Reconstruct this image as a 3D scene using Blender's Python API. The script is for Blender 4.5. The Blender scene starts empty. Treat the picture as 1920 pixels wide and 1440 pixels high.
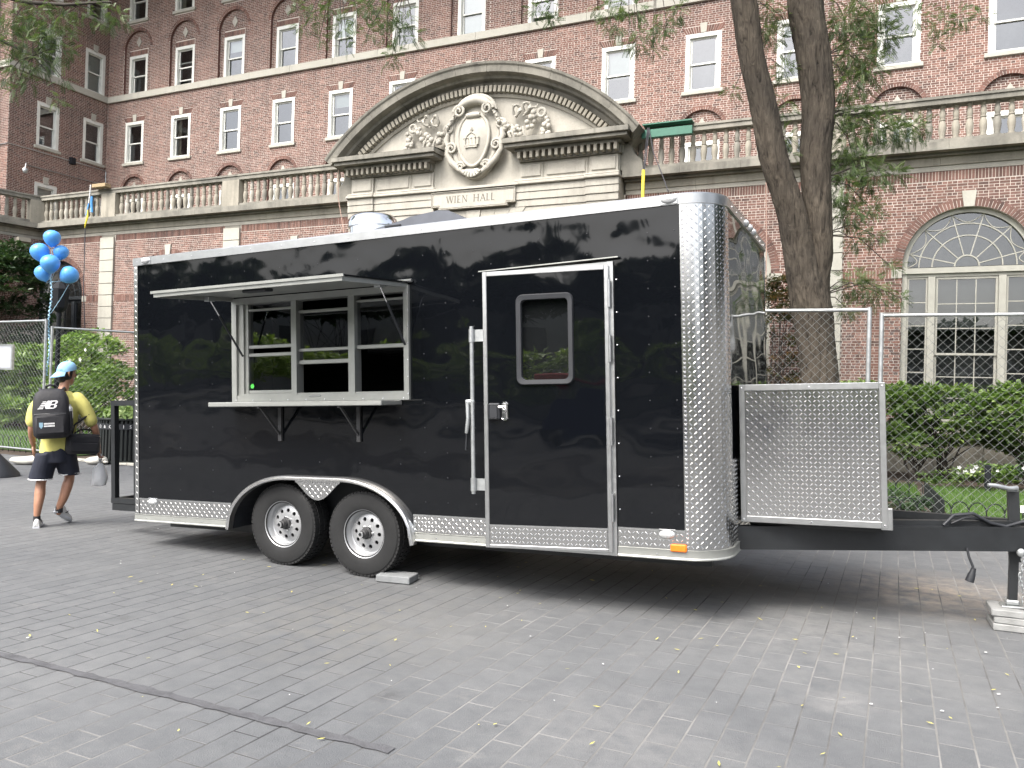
import bpy, math, random
import numpy as np
from mathutils import Vector, Matrix, noise as mnoise

random.seed(7); RNG = np.random.default_rng(11)
sc = bpy.context.scene; COL = sc.collection
RAD = math.radians; PI = math.pi

# ------------------------------------------------------------------ camera
cam_d = bpy.data.cameras.new('camera'); cam = bpy.data.objects.new('camera', cam_d); COL.objects.link(cam)
cam_d.sensor_width = 36.0; cam_d.lens = 1510.18/1920*36; cam_d.clip_start = 0.05; cam_d.clip_end = 800
_r = Vector((0.909985, 0.41358, 0.029641)); _u = Vector((-0.022509, -0.022108, 0.999502)); _f = Vector((-0.414029, 0.910199, 0.010809))
cam.matrix_world = Matrix(((_r.x,_u.x,-_f.x,0),(_r.y,_u.y,-_f.y,0),(_r.z,_u.z,-_f.z,1.6),(0,0,0,1)))
sc.camera = cam

# ------------------------------------------------------------------ sky, sun, exposure
SUN_EL, SUN_AZ = RAD(52), RAD(195)          # azimuth: clockwise from +Y
world = bpy.data.worlds.new('World'); sc.world = world; world.use_nodes = True
wn = world.node_tree; wn.nodes.clear()
wo = wn.nodes.new('ShaderNodeOutputWorld'); wb = wn.nodes.new('ShaderNodeBackground')
sky = wn.nodes.new('ShaderNodeTexSky'); sky.sky_type = 'NISHITA'; sky.sun_disc = False
sky.sun_elevation = SUN_EL; sky.sun_rotation = SUN_AZ
sky.air_density = 1.0; sky.dust_density = 6.0; sky.ozone_density = 1.0; sky.altitude = 50
hs = wn.nodes.new('ShaderNodeHueSaturation'); hs.inputs['Saturation'].default_value = 0.5
wn.links.new(sky.outputs[0], hs.inputs['Color']); wn.links.new(hs.outputs[0], wb.inputs['Color'])
wb.inputs['Strength'].default_value = 0.15
wn.links.new(wb.outputs[0], wo.inputs['Surface'])
sun_d = bpy.data.lights.new('sun', 'SUN'); sun_d.energy = 1.1; sun_d.angle = RAD(25); sun_d.color = (1.0, 0.96, 0.9)
sun = bpy.data.objects.new('sun', sun_d); COL.objects.link(sun)
_sd = Vector((math.sin(SUN_AZ)*math.cos(SUN_EL), math.cos(SUN_AZ)*math.cos(SUN_EL), math.sin(SUN_EL)))
sun.rotation_euler = _sd.to_track_quat('Z', 'Y').to_euler(); sun.location = (0, -10, 30)
sc.view_settings.view_transform = 'Standard'; sc.view_settings.look = 'None'
sc.view_settings.exposure = 1.55; sc.view_settings.gamma = 1.0
try: sc.view_settings.use_curve_mapping = False
except Exception: pass
try:
    sc.cycles.use_denoising = True; sc.cycles.max_bounces = 8; sc.cycles.diffuse_bounces = 4
    sc.cycles.glossy_bounces = 4; sc.cycles.transparent_max_bounces = 12; sc.cycles.sample_clamp_indirect = 6
    sc.cycles.caustics_reflective = False; sc.cycles.caustics_refractive = False
except Exception: pass

# ------------------------------------------------------------------ helpers
def world_m(o):
    if o.parent is None: return o.matrix_basis.copy()
    return world_m(o.parent) @ o.matrix_parent_inverse @ o.matrix_basis
def par(o, p, keep=False):
    o.parent = p
    o.matrix_parent_inverse = world_m(p).inverted() if keep else Matrix.Identity(4)
    return o
def tag(o, label=None, cat=None, group=None, kind=None):
    if label: o['label'] = label
    if cat: o['category'] = cat
    if group: o['group'] = group
    if kind: o['kind'] = kind
    return o
def empty(name, loc=(0,0,0), label=None, cat=None, group=None, M=None):
    o = bpy.data.objects.new(name, None); COL.objects.link(o); o.empty_display_size = 0.2
    if M is not None: o.matrix_basis = M
    else: o.location = loc
    return tag(o, label, cat, group)
def copy_tree(o, parent=None):
    c = o.copy(); COL.objects.link(c)
    if parent is not None: c.parent = parent
    for ch in list(KIDS.get(o.name, [])):
        d = copy_tree(ch, c); KIDS.setdefault(c.name, []).append(d)
    return c
KIDS = {}
class MB:
    def __init__(s): s.v = []; s.f = []
    def add(s, vs, fs):
        n = len(s.v); s.v.extend(tuple(p) for p in vs); s.f.extend(tuple(i+n for i in f) for f in fs)
        return s
    def box(s, x0, x1, y0, y1, z0, z1):
        v = [(x,y,z) for z in (z0,z1) for y in (y0,y1) for x in (x0,x1)]
        return s.add(v, [(0,2,3,1),(4,5,7,6),(0,1,5,4),(2,6,7,3),(0,4,6,2),(1,3,7,5)])
    def cbox(s, x0, x1, y0, y1, z0, z1, c=0.01):          # chamfered box
        v = []; idx = {}
        xs, ys, zs = (x0,x1), (y0,y1), (z0,z1)
        for i in (0,1):
            for j in (0,1):
                for k in (0,1):
                    sx, sy, sz = (1,-1)[i], (1,-1)[j], (1,-1)[k]
                    for a in range(3):
                        p = [xs[i], ys[j], zs[k]]; d = [sx*c, sy*c, sz*c]
                        q = [p[t]+(0 if t == a else d[t]) for t in range(3)]
                        idx[i,j,k,a] = len(v); v.append(q)
        f = []
        for i in (0,1): f.append([idx[i,j,k,0] for j,k in ((0,0),(1,0),(1,1),(0,1))])
        for j in (0,1): f.append([idx[i,j,k,1] for i,k in ((0,0),(1,0),(1,1),(0,1))])
        for k in (0,1): f.append([idx[i,j,k,2] for i,j in ((0,0),(1,0),(1,1),(0,1))])
        for i in (0,1):
            for j in (0,1): f.append([idx[i,j,0,0],idx[i,j,0,1],idx[i,j,1,1],idx[i,j,1,0]])
        for i in (0,1):
            for k in (0,1): f.append([idx[i,0,k,0],idx[i,0,k,2],idx[i,1,k,2],idx[i,1,k,0]])
        for j in (0,1):
            for k in (0,1): f.append([idx[0,j,k,1],idx[0,j,k,2],idx[1,j,k,2],idx[1,j,k,1]])
        for i in (0,1):
            for j in (0,1):
                for k in (0,1): f.append([idx[i,j,k,0],idx[i,j,k,1],idx[i,j,k,2]])
        return s.add(v, f)
    def bar(s, p, q, w, h, up=(0,0,1)):
        p, q = Vector(p), Vector(q); d = (q-p).normalized(); up = Vector(up)
        a = d.cross(up)
        if a.length < 1e-4: a = d.cross(Vector((1,0,0)))
        a.normalize(); b = a.cross(d)
        v = [t+a*(sx*w/2)+b*(sz*h/2) for t in (p,q) for sx,sz in ((-1,-1),(1,-1),(1,1),(-1,1))]
        return s.add(v, [(0,3,2,1),(4,5,6,7),(0,1,5,4),(1,2,6,5),(2,3,7,6),(3,0,4,7)])
    def tube(s, pts, r, n=8, cap=True, closed=False):
        pts = [Vector(p) for p in pts]; m = len(pts)
        if not isinstance(r, (list, tuple)): r = [r]*m
        v = []; f = []; a = None
        for i in range(m):
            if closed: t = pts[(i+1) % m]-pts[i-1]
            else: t = pts[min(i+1,m-1)]-pts[max(i-1,0)]
            if t.length < 1e-9: t = Vector((0,0,1))
            t.normalize()
            if a is None:
                a = t.cross(Vector((0,0,1)))
                if a.length < 0.05: a = t.cross(Vector((0,1,0)))
            a = a - t*a.dot(t)
            if a.length < 1e-6: a = t.orthogonal()
            a.normalize(); b = t.cross(a)
            for k in range(n):
                th = 2*PI*k/n; v.append(pts[i]+a*(r[i]*math.cos(th))+b*(r[i]*math.sin(th)))
        for i in range(m if closed else m-1):
            j = (i+1) % m
            for k in range(n):
                l = (k+1) % n; f.append((i*n+k, i*n+l, j*n+l, j*n+k))
        if cap and not closed:
            f.append(tuple(range(n-1,-1,-1))); f.append(tuple((m-1)*n+k for k in range(n)))
        return s.add(v, f)
    def lathe(s, prof, n=20, M=None, cap=True):            # prof: (radius, height) about z
        v = []; f = []; m = len(prof)
        for (r, z) in prof:
            for k in range(n):
                th = 2*PI*k/n; p = Vector((r*math.cos(th), r*math.sin(th), z)); v.append(M @ p if M else p)
        for i in range(m-1):
            for k in range(n):
                l = (k+1) % n; f.append((i*n+k, i*n+l, (i+1)*n+l, (i+1)*n+k))
        if cap:
            f.append(tuple(range(n-1,-1,-1))); f.append(tuple((m-1)*n+k for k in range(n)))
        return s.add(v, f)
    def prism(s, poly, d0, d1, M=None):                    # poly in (x, z), extruded along y
        n = len(poly)
        v = [Vector((x,d0,z)) for x,z in poly]+[Vector((x,d1,z)) for x,z in poly]
        if M: v = [M @ p for p in v]
        f = [tuple(range(n)), tuple(range(2*n-1, n-1, -1))]+[(i,i+n,(i+1)%n+n,(i+1)%n) for i in range(n)]
        return s.add(v, f)
    def ball(s, c, r, nu=10, nv=7, sc3=(1,1,1), M=None):
        v = []; f = []
        for j in range(nv+1):
            ph = PI*j/nv
            for i in range(nu):
                th = 2*PI*i/nu
                p = Vector((c[0]+r*sc3[0]*math.sin(ph)*math.cos(th), c[1]+r*sc3[1]*math.sin(ph)*math.sin(th), c[2]+r*sc3[2]*math.cos(ph)))
                v.append(M @ p if M else p)
        for j in range(nv):
            for i in range(nu):
                k = (i+1) % nu; f.append((j*nu+i, (j+1)*nu+i, (j+1)*nu+k, j*nu+k))
        return s.add(v, f)
    def sweep(s, path, prof, closed=False):               # path: list of (pos, side, up); prof: (side, up) closed polygon
        n = len(prof); v = []; f = []; m = len(path)
        for pos, a, b in path:
            for (x, y) in prof: v.append(Vector(pos)+Vector(a)*x+Vector(b)*y)
        for i in range(m if closed else m-1):
            j = (i+1) % m
            for k in range(n): f.append((i*n+k, i*n+(k+1)%n, j*n+(k+1)%n, j*n+k))
        if not closed: f.append(tuple(range(n-1,-1,-1))); f.append(tuple((m-1)*n+k for k in range(n)))
        return s.add(v, f)
    def xform(s, M): s.v = [tuple(M @ Vector(p)) for p in s.v]; return s
    def join(s, o): return s.add(o.v, o.f)
    def build(s, name, m, parent=None, smooth=None, keep=False, fix=True):
        me = bpy.data.meshes.new(name); me.from_pydata(s.v, [], s.f)
        if fix:
            import bmesh
            bm = bmesh.new(); bm.from_mesh(me); bmesh.ops.recalc_face_normals(bm, faces=bm.faces); bm.to_mesh(me); bm.free()
        if m: me.materials.append(m)
        if smooth is not None:
            me.polygons.foreach_set('use_smooth', [True]*len(me.polygons))
            if smooth < 179: me.set_sharp_from_angle(angle=RAD(smooth))
        me.update()
        return link(name, me, parent, keep)
def link(name, me, parent=None, keep=False):
    o = bpy.data.objects.new(name, me); COL.objects.link(o)
    if parent is not None:
        par(o, parent, keep); KIDS.setdefault(parent.name, []).append(o)
    return o
def np_mesh(name, V, F, m, parent=None, tone=None, keep=False, smooth=False):
    V = np.asarray(V, dtype=np.float32); F = np.asarray(F, dtype=np.int32); k = F.shape[1]
    me = bpy.data.meshes.new(name)
    me.vertices.add(len(V)); me.vertices.foreach_set('co', V.ravel())
    me.loops.add(F.size); me.loops.foreach_set('vertex_index', F.ravel())
    me.polygons.add(len(F)); me.polygons.foreach_set('loop_start', np.arange(0, F.size, k, dtype=np.int32))
    me.polygons.foreach_set('use_smooth', np.full(len(F), bool(smooth)))
    if tone is not None:
        a = me.attributes.new('tone', 'FLOAT', 'POINT'); a.data.foreach_set('value', np.asarray(tone, dtype=np.float32))
    me.materials.append(m); me.update(calc_edges=True); me.validate()
    return link(name, me, parent, keep)
def scatter(T, TF, pos, mats):                            # instance template verts T (n,3) by matrices
    k = len(pos); n = len(T)
    V = np.einsum('kij,nj->kni', mats, T)+pos[:,None,:]
    F = (TF[None,:,:]+(np.arange(k)*n)[:,None,None]).reshape(-1, TF.shape[1])
    return V.reshape(-1,3), F
def rand_rot(k, up_bias=None):
    q = RNG.normal(size=(k,4)); q /= np.linalg.norm(q,axis=1)[:,None]
    w,x,y,z = q.T
    return np.stack([1-2*(y*y+z*z),2*(x*y-z*w),2*(x*z+y*w),2*(x*y+z*w),1-2*(x*x+z*z),2*(y*z-x*w),2*(x*z-y*w),2*(y*z+x*w),1-2*(x*x+y*y)],axis=1).reshape(k,3,3)
def frame_rot(nrm, spin):                                 # rotation whose z axis is nrm, spun by angle
    nrm = nrm/np.linalg.norm(nrm,axis=1)[:,None]
    ref = np.where(np.abs(nrm[:,2:3])>0.95, np.array([[1.,0,0]]), np.array([[0,0,1.]]))
    a = np.cross(ref, nrm); a /= np.linalg.norm(a,axis=1)[:,None]; b = np.cross(nrm, a)
    c, s_ = np.cos(spin)[:,None], np.sin(spin)[:,None]
    x = a*c+b*s_; y = -a*s_+b*c
    return np.stack([x,y,nrm],axis=2)

# ------------------------------------------------------------------ materials
def new_mat(name):
    m = bpy.data.materials.new(name); m.use_nodes = True; nt = m.node_tree
    return m, nt, nt.nodes['Principled BSDF']
def ramp(nt, stops, fac):
    r = nt.nodes.new('ShaderNodeValToRGB'); e = r.color_ramp.elements
    while len(e) < len(stops): e.new(0.5)
    for i,(p,c) in enumerate(stops): e[i].position = p; e[i].color = (*c,1) if len(c)==3 else c
    nt.links.new(fac, r.inputs[0]); return r.outputs[0]
def tex(nt, scale=5, detail=4, rough=0.55, coord='Object', stretch=None, kind='noise', dist=0):
    tc = nt.nodes.new('ShaderNodeTexCoord'); out = tc.outputs[coord]
    if stretch:
        mp = nt.nodes.new('ShaderNodeMapping'); mp.inputs['Scale'].default_value = stretch; nt.links.new(out, mp.inputs[0]); out = mp.outputs[0]
    if kind == 'noise':
        n = nt.nodes.new('ShaderNodeTexNoise'); n.inputs['Scale'].default_value = scale; n.inputs['Detail'].default_value = detail
        n.inputs['Roughness'].default_value = rough; n.inputs['Distortion'].default_value = dist
    else:
        n = nt.nodes.new('ShaderNodeTexVoronoi'); n.inputs['Scale'].default_value = scale
    nt.links.new(out, n.inputs['Vector']); return n.outputs[0]
def mix(nt, fac, a, b, mode='MIX'):
    n = nt.nodes.new('ShaderNodeMix'); n.data_type = 'RGBA'; n.blend_type = mode
    for v, i in ((fac,0),(a,6),(b,7)):
        if hasattr(v, 'links'): nt.links.new(v, n.inputs[i])
        elif i == 0: n.inputs[0].default_value = v
        else: n.inputs[i].default_value = (*v,1)
    return n.outputs[2]
def bump(nt, bsdf, h, strength=0.3, dist=0.01):
    b = nt.nodes.new('ShaderNodeBump'); b.inputs['Strength'].default_value = strength; b.inputs['Distance'].default_value = dist
    nt.links.new(h, b.inputs['Height']); nt.links.new(b.outputs[0], bsdf.inputs['Normal'])
def simple(name, col, rough=0.5, metal=0.0, var=0.25, scale=6, bmp=0.0, bscale=60, spec=0.5, coat=0, rvar=0.0, stretch=None, alt=None):
    m, nt, b = new_mat(name)
    n = tex(nt, scale, 5, 0.6, stretch=stretch)
    lo = alt if alt else tuple(c*(1-var) for c in col); hi = tuple(min(1,c*(1+var*0.5)) for c in col)
    nt.links.new(ramp(nt, [(0.3,lo),(0.72,hi)], n), b.inputs['Base Color'])
    b.inputs['Roughness'].default_value = rough; b.inputs['Metallic'].default_value = metal
    b.inputs['Specular IOR Level'].default_value = spec; b.inputs['Coat Weight'].default_value = coat
    if rvar:
        mr = nt.nodes.new('ShaderNodeMapRange'); mr.inputs[3].default_value = max(0,rough-rvar); mr.inputs[4].default_value = min(1,rough+rvar)
        nt.links.new(tex(nt, scale*2.3, 6, 0.65), mr.inputs[0]); nt.links.new(mr.outputs[0], b.inputs['Roughness'])
    if bmp: bump(nt, b, tex(nt, bscale, 6, 0.6, stretch=stretch), bmp)
    return m
def attr_fac(nt, how):
    if how == 'tone':
        a = nt.nodes.new('ShaderNodeAttribute'); a.attribute_name = 'tone'; return a.outputs['Fac']
    return nt.nodes.new('ShaderNodeObjectInfo').outputs['Random']
def brick_mat(name, how, dark=1.0, browner=0.0):
    m, nt, b = new_mat(name)
    c = ramp(nt, [(0.0,(.088*dark,.060*dark,.054*dark)),(0.3,(.145*dark,.085*dark,.070*dark)),(0.65,(.185*dark,.105*dark,.086*dark)),(1.0,(.245*dark,.152*dark,.126*dark))], attr_fac(nt, how))
    n = tex(nt, 0.35, 4, 0.6)
    st = ramp(nt, [(0.35,(.82,.84,.86)),(0.7,(1.1,1.04,1.0))], n)
    c = mix(nt, 1.0, c, st, 'MULTIPLY')
    c = mix(nt, 1.0, c, ramp(nt, [(0.36,(.74,.75,.76)),(0.55,(1,1,1)),(0.75,(1.07,1.04,1.02))], tex(nt, 1.0, 6, .65, stretch=(1.5,1.5,.16))), 'MULTIPLY')
    c = mix(nt, 0.5, c, ramp(nt, [(0.3,(.72,.72,.72)),(0.7,(1.15,1.15,1.15))], tex(nt, 40, 5, 0.7)), 'MULTIPLY')
    nt.links.new(c, b.inputs['Base Color']); b.inputs['Roughness'].default_value = 0.88; b.inputs['Specular IOR Level'].default_value = 0.3
    bump(nt, b, tex(nt, 90, 5, 0.7), 0.35, 0.004)
    return m
def stone_mat(name, base, stain, amt=0.6, streak=True):
    m, nt, b = new_mat(name)
    n1 = tex(nt, 1.1, 6, 0.65)
    c = mix(nt, ramp(nt, [(0.38,(0,0,0)),(0.68,(amt,amt,amt))], n1), base, stain)
    if streak:
        n2 = tex(nt, 1.0, 6, 0.7, stretch=(3.2,3.2,0.35))
        c = mix(nt, ramp(nt, [(0.5,(0,0,0)),(0.75,(amt*.7,)*3)], n2), c, tuple(x*.6 for x in stain))
    c = mix(nt, 0.6, c, ramp(nt, [(0.3,(.85,.85,.85)),(0.7,(1.1,1.1,1.1))], tex(nt, 22, 6, 0.7)), 'MULTIPLY')
    nt.links.new(c, b.inputs['Base Color']); b.inputs['Roughness'].default_value = 0.9; b.inputs['Specular IOR Level'].default_value = 0.25
    bump(nt, b, tex(nt, 55, 6, 0.65), 0.3, 0.006)
    return m
def leaf_mat(name, stops, rough=0.45, trans=0.25):
    m, nt, b = new_mat(name)
    c = ramp(nt, stops, attr_fac(nt, 'tone'))
    nt.links.new(c, b.inputs['Base Color']); b.inputs['Roughness'].default_value = rough
    b.inputs['Specular IOR Level'].default_value = 0.4
    out = nt.nodes['Material Output']; tr = nt.nodes.new('ShaderNodeBsdfTranslucent'); ms = nt.nodes.new('ShaderNodeMixShader')
    nt.links.new(mix(nt, 1.0, c, (1.3,1.5,.6), 'MULTIPLY'), tr.inputs[0]); ms.inputs[0].default_value = trans
    nt.links.new(b.outputs[0], ms.inputs[1]); nt.links.new(tr.outputs[0], ms.inputs[2]); nt.links.new(ms.outputs[0], out.inputs['Surface'])
    return m
def glass_mat(name, tint=(.75,.8,.8), refl=0.22, dark=0.0, rough=0.01, wave=0.0):
    m, nt, b = new_mat(name); nt.nodes.remove(b); out = nt.nodes['Material Output']
    tr = nt.nodes.new('ShaderNodeBsdfTransparent'); tr.inputs[0].default_value = (*tint,1)
    gl = nt.nodes.new('ShaderNodeBsdfGlossy'); gl.inputs['Roughness'].default_value = rough; gl.inputs[0].default_value = (.9,.93,.97,1)
    lw = nt.nodes.new('ShaderNodeFresnel'); lw.inputs['IOR'].default_value = 1.5
    mp = nt.nodes.new('ShaderNodeMath'); mp.operation = 'ADD'; mp.use_clamp = True; mp.inputs[1].default_value = refl
    nt.links.new(lw.outputs[0], mp.inputs[0])
    ms = nt.nodes.new('ShaderNodeMixShader'); nt.links.new(mp.outputs[0], ms.inputs[0])
    nt.links.new(tr.outputs[0], ms.inputs[1]); nt.links.new(gl.outputs[0], ms.inputs[2]); nt.links.new(ms.outputs[0], out.inputs['Surface'])
    if wave:
        bp = nt.nodes.new('ShaderNodeBump'); bp.inputs['Strength'].default_value = wave; bp.inputs['Distance'].default_value = 0.02
        nt.links.new(tex(nt, 1.2, 2, 0.5), bp.inputs['Height']); nt.links.new(bp.outputs[0], gl.inputs['Normal'])
    return m

M = {}
M['brick'] = brick_mat('brick_wall', 'tone', 1.16); M['brick_one'] = brick_mat('brick_single', 'random', 1.08)
M['mortar'] = simple('mortar', (.60,.545,.49), .95, var=.2, scale=3, bmp=.3)
M['recess'] = brick_mat('brick_recess', 'tone', .95)
M['recess_plain'] = simple('brick_reveal', (.17,.085,.07), .9, var=.3, scale=18, bmp=.4)
M['stone'] = stone_mat('limestone', (.43,.41,.36), (.27,.26,.23), .6)
M['stone_grey'] = stone_mat('weathered_limestone', (.285,.272,.235), (.125,.122,.108), .9)
M['stone_mid'] = stone_mat('soiled_limestone', (.36,.335,.28), (.20,.19,.16), .75)
M['stone_pale'] = stone_mat('pale_limestone', (.43,.42,.37), (.34,.325,.285), .4)
M['white_paint'] = simple('white_window_paint', (.66,.67,.63), .45, var=.1, scale=4)
M['cream_paint'] = simple('cream_window_paint', (.36,.355,.31), .5, var=.12, scale=4)
M['dark_frame'] = simple('dark_window_paint', (.03,.035,.04), .5)
M['glass'] = glass_mat('window_glass', (.74,.78,.77), .11, wave=.03)
M['glass_dark'] = glass_mat('tall_window_glass', (.70,.74,.74), .07, wave=.03)
M['blind'] = simple('roller_blind', (.60,.66,.62), .8, var=.06)
M['curtain'] = simple('curtain', (.35,.32,.26), .9, var=.35, scale=9, stretch=(6,6,.3))
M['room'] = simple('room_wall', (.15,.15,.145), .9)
M['grey_blind'] = simple('grey_blind', (.20,.20,.195), .85, var=.06)
def paver_mat(name, how):
    m, nt, b = new_mat(name)
    c = ramp(nt, [(0.0,(.119,.123,.127)),(0.5,(.124,.128,.132)),(1.0,(.130,.134,.138))], attr_fac(nt, how))
    def wtex(*a, **k): return tex(nt, *a, **k)
    # stains and wear lie in world space so that they run across the pavers
    def geo(scale, det, ro):
        g = nt.nodes.new('ShaderNodeNewGeometry'); n = nt.nodes.new('ShaderNodeTexNoise'); n.inputs['Scale'].default_value = scale
        n.inputs['Detail'].default_value = det; n.inputs['Roughness'].default_value = ro; nt.links.new(g.outputs['Position'], n.inputs['Vector']); return n.outputs[0]
    c = mix(nt, 1.0, c, ramp(nt, [(0.3,(.80,.81,.83)),(0.72,(1.16,1.15,1.13))], geo(.55,5,.6)), 'MULTIPLY')
    c = mix(nt, 1.0, c, ramp(nt, [(0.25,(.82,.83,.84)),(0.75,(1.16,1.16,1.15))], geo(7,7,.72)), 'MULTIPLY')
    c = mix(nt, ramp(nt, [(0.58,(0,0,0)),(0.74,(.5,.5,.5))], geo(2.7,8,.75)), c, (.22,.215,.205))
    c = mix(nt, 0.7, c, ramp(nt, [(0.3,(.78,.78,.78)),(0.7,(1.18,1.18,1.18))], geo(170,3,.6)), 'MULTIPLY')
    def patch(cx, cy, rad, col, amt, c):                   # a stain with a place of its own
        g = nt.nodes.new('ShaderNodeNewGeometry'); vm = nt.nodes.new('ShaderNodeVectorMath'); vm.operation = 'DISTANCE'; vm.inputs[1].default_value = (cx,cy,0)
        nt.links.new(g.outputs['Position'], vm.inputs[0]); mr = nt.nodes.new('ShaderNodeMapRange'); mr.inputs[1].default_value = rad; mr.inputs[2].default_value = 0; mr.inputs[3].default_value = 0; mr.inputs[4].default_value = 1
        nt.links.new(vm.outputs['Value'], mr.inputs[0]); ml = nt.nodes.new('ShaderNodeMath'); ml.operation = 'MULTIPLY'; nt.links.new(mr.outputs[0], ml.inputs[0])
        nt.links.new(ramp(nt, [(0.36,(0,0,0)),(0.62,(amt,amt,amt))], geo(6,8,.7)), ml.inputs[1]); return mix(nt, ml.outputs[0], c, col)
    c = patch(-.17, 4.68, .26, (.24,.236,.23), .7, c); c = patch(.5, 7.8, 1.1, (.36,.30,.235), .8, c); c = patch(-.3, 6.0, 1.6, (.20,.20,.195), .7, c)
    c = patch(-3.2, 4.6, 1.3, (.16,.155,.14), .7, c); c = patch(-1.1, 3.7, .8, (.19,.19,.187), .7, c); c = patch(-2.3, 3.6, .12, (.05,.05,.052), 1, c); c = patch(-4.6, 3.9, .1, (.06,.06,.06), 1, c); c = patch(-.6, 3.45, .1, (.055,.055,.055), 1, c)
    nt.links.new(c, b.inputs['Base Color']); b.inputs['Roughness'].default_value = .8; b.inputs['Specular IOR Level'].default_value = .35
    mr = nt.nodes.new('ShaderNodeMapRange'); mr.inputs[3].default_value = .55; mr.inputs[4].default_value = .9
    nt.links.new(geo(1.6,5,.6), mr.inputs[0]); nt.links.new(mr.outputs[0], b.inputs['Roughness'])
    ad = nt.nodes.new('ShaderNodeMath'); ad.operation = 'ADD'; nt.links.new(geo(14,6,.7), ad.inputs[0]); nt.links.new(geo(140,3,.6), ad.inputs[1])
    bump(nt, b, ad.outputs[0], .55, .006)
    return m
M['paver'] = paver_mat('paver_joined', 'tone'); M['paver_one'] = paver_mat('paver_single', 'random')
def joint_mat():
    m, nt, b = new_mat('paver_joint')
    g = nt.nodes.new('ShaderNodeNewGeometry'); n = nt.nodes.new('ShaderNodeTexNoise'); n.inputs['Scale'].default_value = .7; n.inputs['Detail'].default_value = 7
    n.inputs['Roughness'].default_value = .62
    nt.links.new(g.outputs['Position'], n.inputs['Vector'])
    sx = nt.nodes.new('ShaderNodeSeparateXYZ'); nt.links.new(g.outputs['Position'], sx.inputs[0])
    mr = nt.nodes.new('ShaderNodeMapRange'); mr.inputs[1].default_value = -4.5; mr.inputs[2].default_value = -.8; mr.inputs[3].default_value = -.11; mr.inputs[4].default_value = .06
    nt.links.new(sx.outputs[0], mr.inputs[0]); ad = nt.nodes.new('ShaderNodeMath'); nt.links.new(n.outputs[0], ad.inputs[0]); nt.links.new(mr.outputs[0], ad.inputs[1])
    nt.links.new(ramp(nt, [(0.40,(.035,.035,.037)),(0.55,(.14,.138,.132)),(0.74,(.27,.264,.252))], ad.outputs[0]), b.inputs['Base Color']); b.inputs['Roughness'].default_value = .95
    return m
M['joint'] = joint_mat()
M['asphalt'] = simple('asphalt_ground', (.09,.092,.094), .9, var=.2, scale=1.5, bmp=.3)
M['tar'] = simple('tar_seam', (.086,.087,.093), .85, var=.3, scale=12, bmp=.5)
M['soil'] = simple('soil', (.075,.055,.04), .95, var=.4, scale=5, bmp=.6, bscale=30)
M['lawn'] = simple('lawn_base', (.07,.13,.03), .95, var=.4, scale=3, bmp=.5)
def gloss_panel(name, col, wave):
    m, nt, b = new_mat(name)
    b.inputs['Base Color'].default_value = (*col,1); b.inputs['Roughness'].default_value = .035; b.inputs['Specular IOR Level'].default_value = .4
    n1 = tex(nt, 1.0, 1, .4, stretch=(1.25,1,1.9)); n2 = tex(nt, 1.0, 1, .5, stretch=(3.4,1,4.2))
    ad = nt.nodes.new('ShaderNodeMath'); ad.operation = 'MULTIPLY_ADD'; ad.inputs[1].default_value = .22
    nt.links.new(n2, ad.inputs[0]); nt.links.new(n1, ad.inputs[2]); bump(nt, b, ad.outputs[0], wave, .05)
    return m
M['black'] = gloss_panel('black_gloss_panel', (.0035,.0042,.0055), .24)
M['black_ribbed'] = gloss_panel('black_front_panel', (.0035,.004,.005), .5)
M['black_metal'] = simple('black_frame_steel', (.016,.018,.02), .42, var=.3, bmp=.08, rvar=.12)
M['alu'] = simple('brushed_aluminium', (.56,.57,.57), .34, 1.0, var=.1, scale=12, rvar=.1, stretch=(1,1,1))
M['alu_white'] = simple('mill_aluminium_frame', (.40,.41,.385), .42, .55, var=.1, scale=8, rvar=.1)
M['tread'] = simple('bright_tread_plate', (.58,.58,.57), .2, 1.0, var=.08, scale=4, rvar=.08)
M['chrome'] = simple('polished_steel', (.82,.82,.82), .12, 1.0, var=.05)
M['galv'] = simple('galvanised_steel', (.48,.50,.50), .42, .8, var=.25, scale=14, rvar=.12)
M['wire'] = simple('fence_wire', (.26,.275,.27), .6, .35, var=.2)
M['rubber'] = simple('tyre_rubber', (.0115,.012,.0125), .75, var=.3, scale=7, bmp=.15, rvar=.12)
M['alu_bright'] = simple('bright_fender_aluminium', (.78,.78,.77), .3, 1.0, var=.08, scale=20)
M['rim'] = simple('silver_rim_paint', (.46,.47,.48), .38, .6, var=.12, rvar=.1)
M['hub'] = simple('dusty_hub', (.08,.08,.082), .55, .5, var=.3)
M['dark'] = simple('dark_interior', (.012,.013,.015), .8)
M['plastic_black'] = simple('black_plastic', (.02,.022,.026), .5, var=.2, rvar=.1)
M['plastic_grey'] = simple('grey_vent_plastic', (.10,.11,.13), .55, var=.15)
M['glass_trailer'] = glass_mat('serving_glass', (.5,.52,.52), .07, wave=.12)
M['amber'] = simple('amber_lens', (.85,.20,.02), .25, var=.15, scale=40)
M['clear_lens'] = simple('clear_lens', (.62,.63,.63), .12, .3, var=.2, scale=40)
M['green_dot'] = simple('green_sticker', (.10,.75,.10), .6, var=.02)
M['concrete'] = simple('grey_paver_block', (.21,.22,.225), .9, var=.2, scale=12, bmp=.5)
M['concrete_pale'] = simple('pale_paver_block', (.27,.275,.27), .9, var=.2, scale=12, bmp=.5)
M['lamp_black'] = simple('black_lamp_paint', (.012,.014,.018), .75, spec=.25)
M['iron'] = simple('black_iron', (.014,.018,.017), .5)
M['bark'] = None
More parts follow.
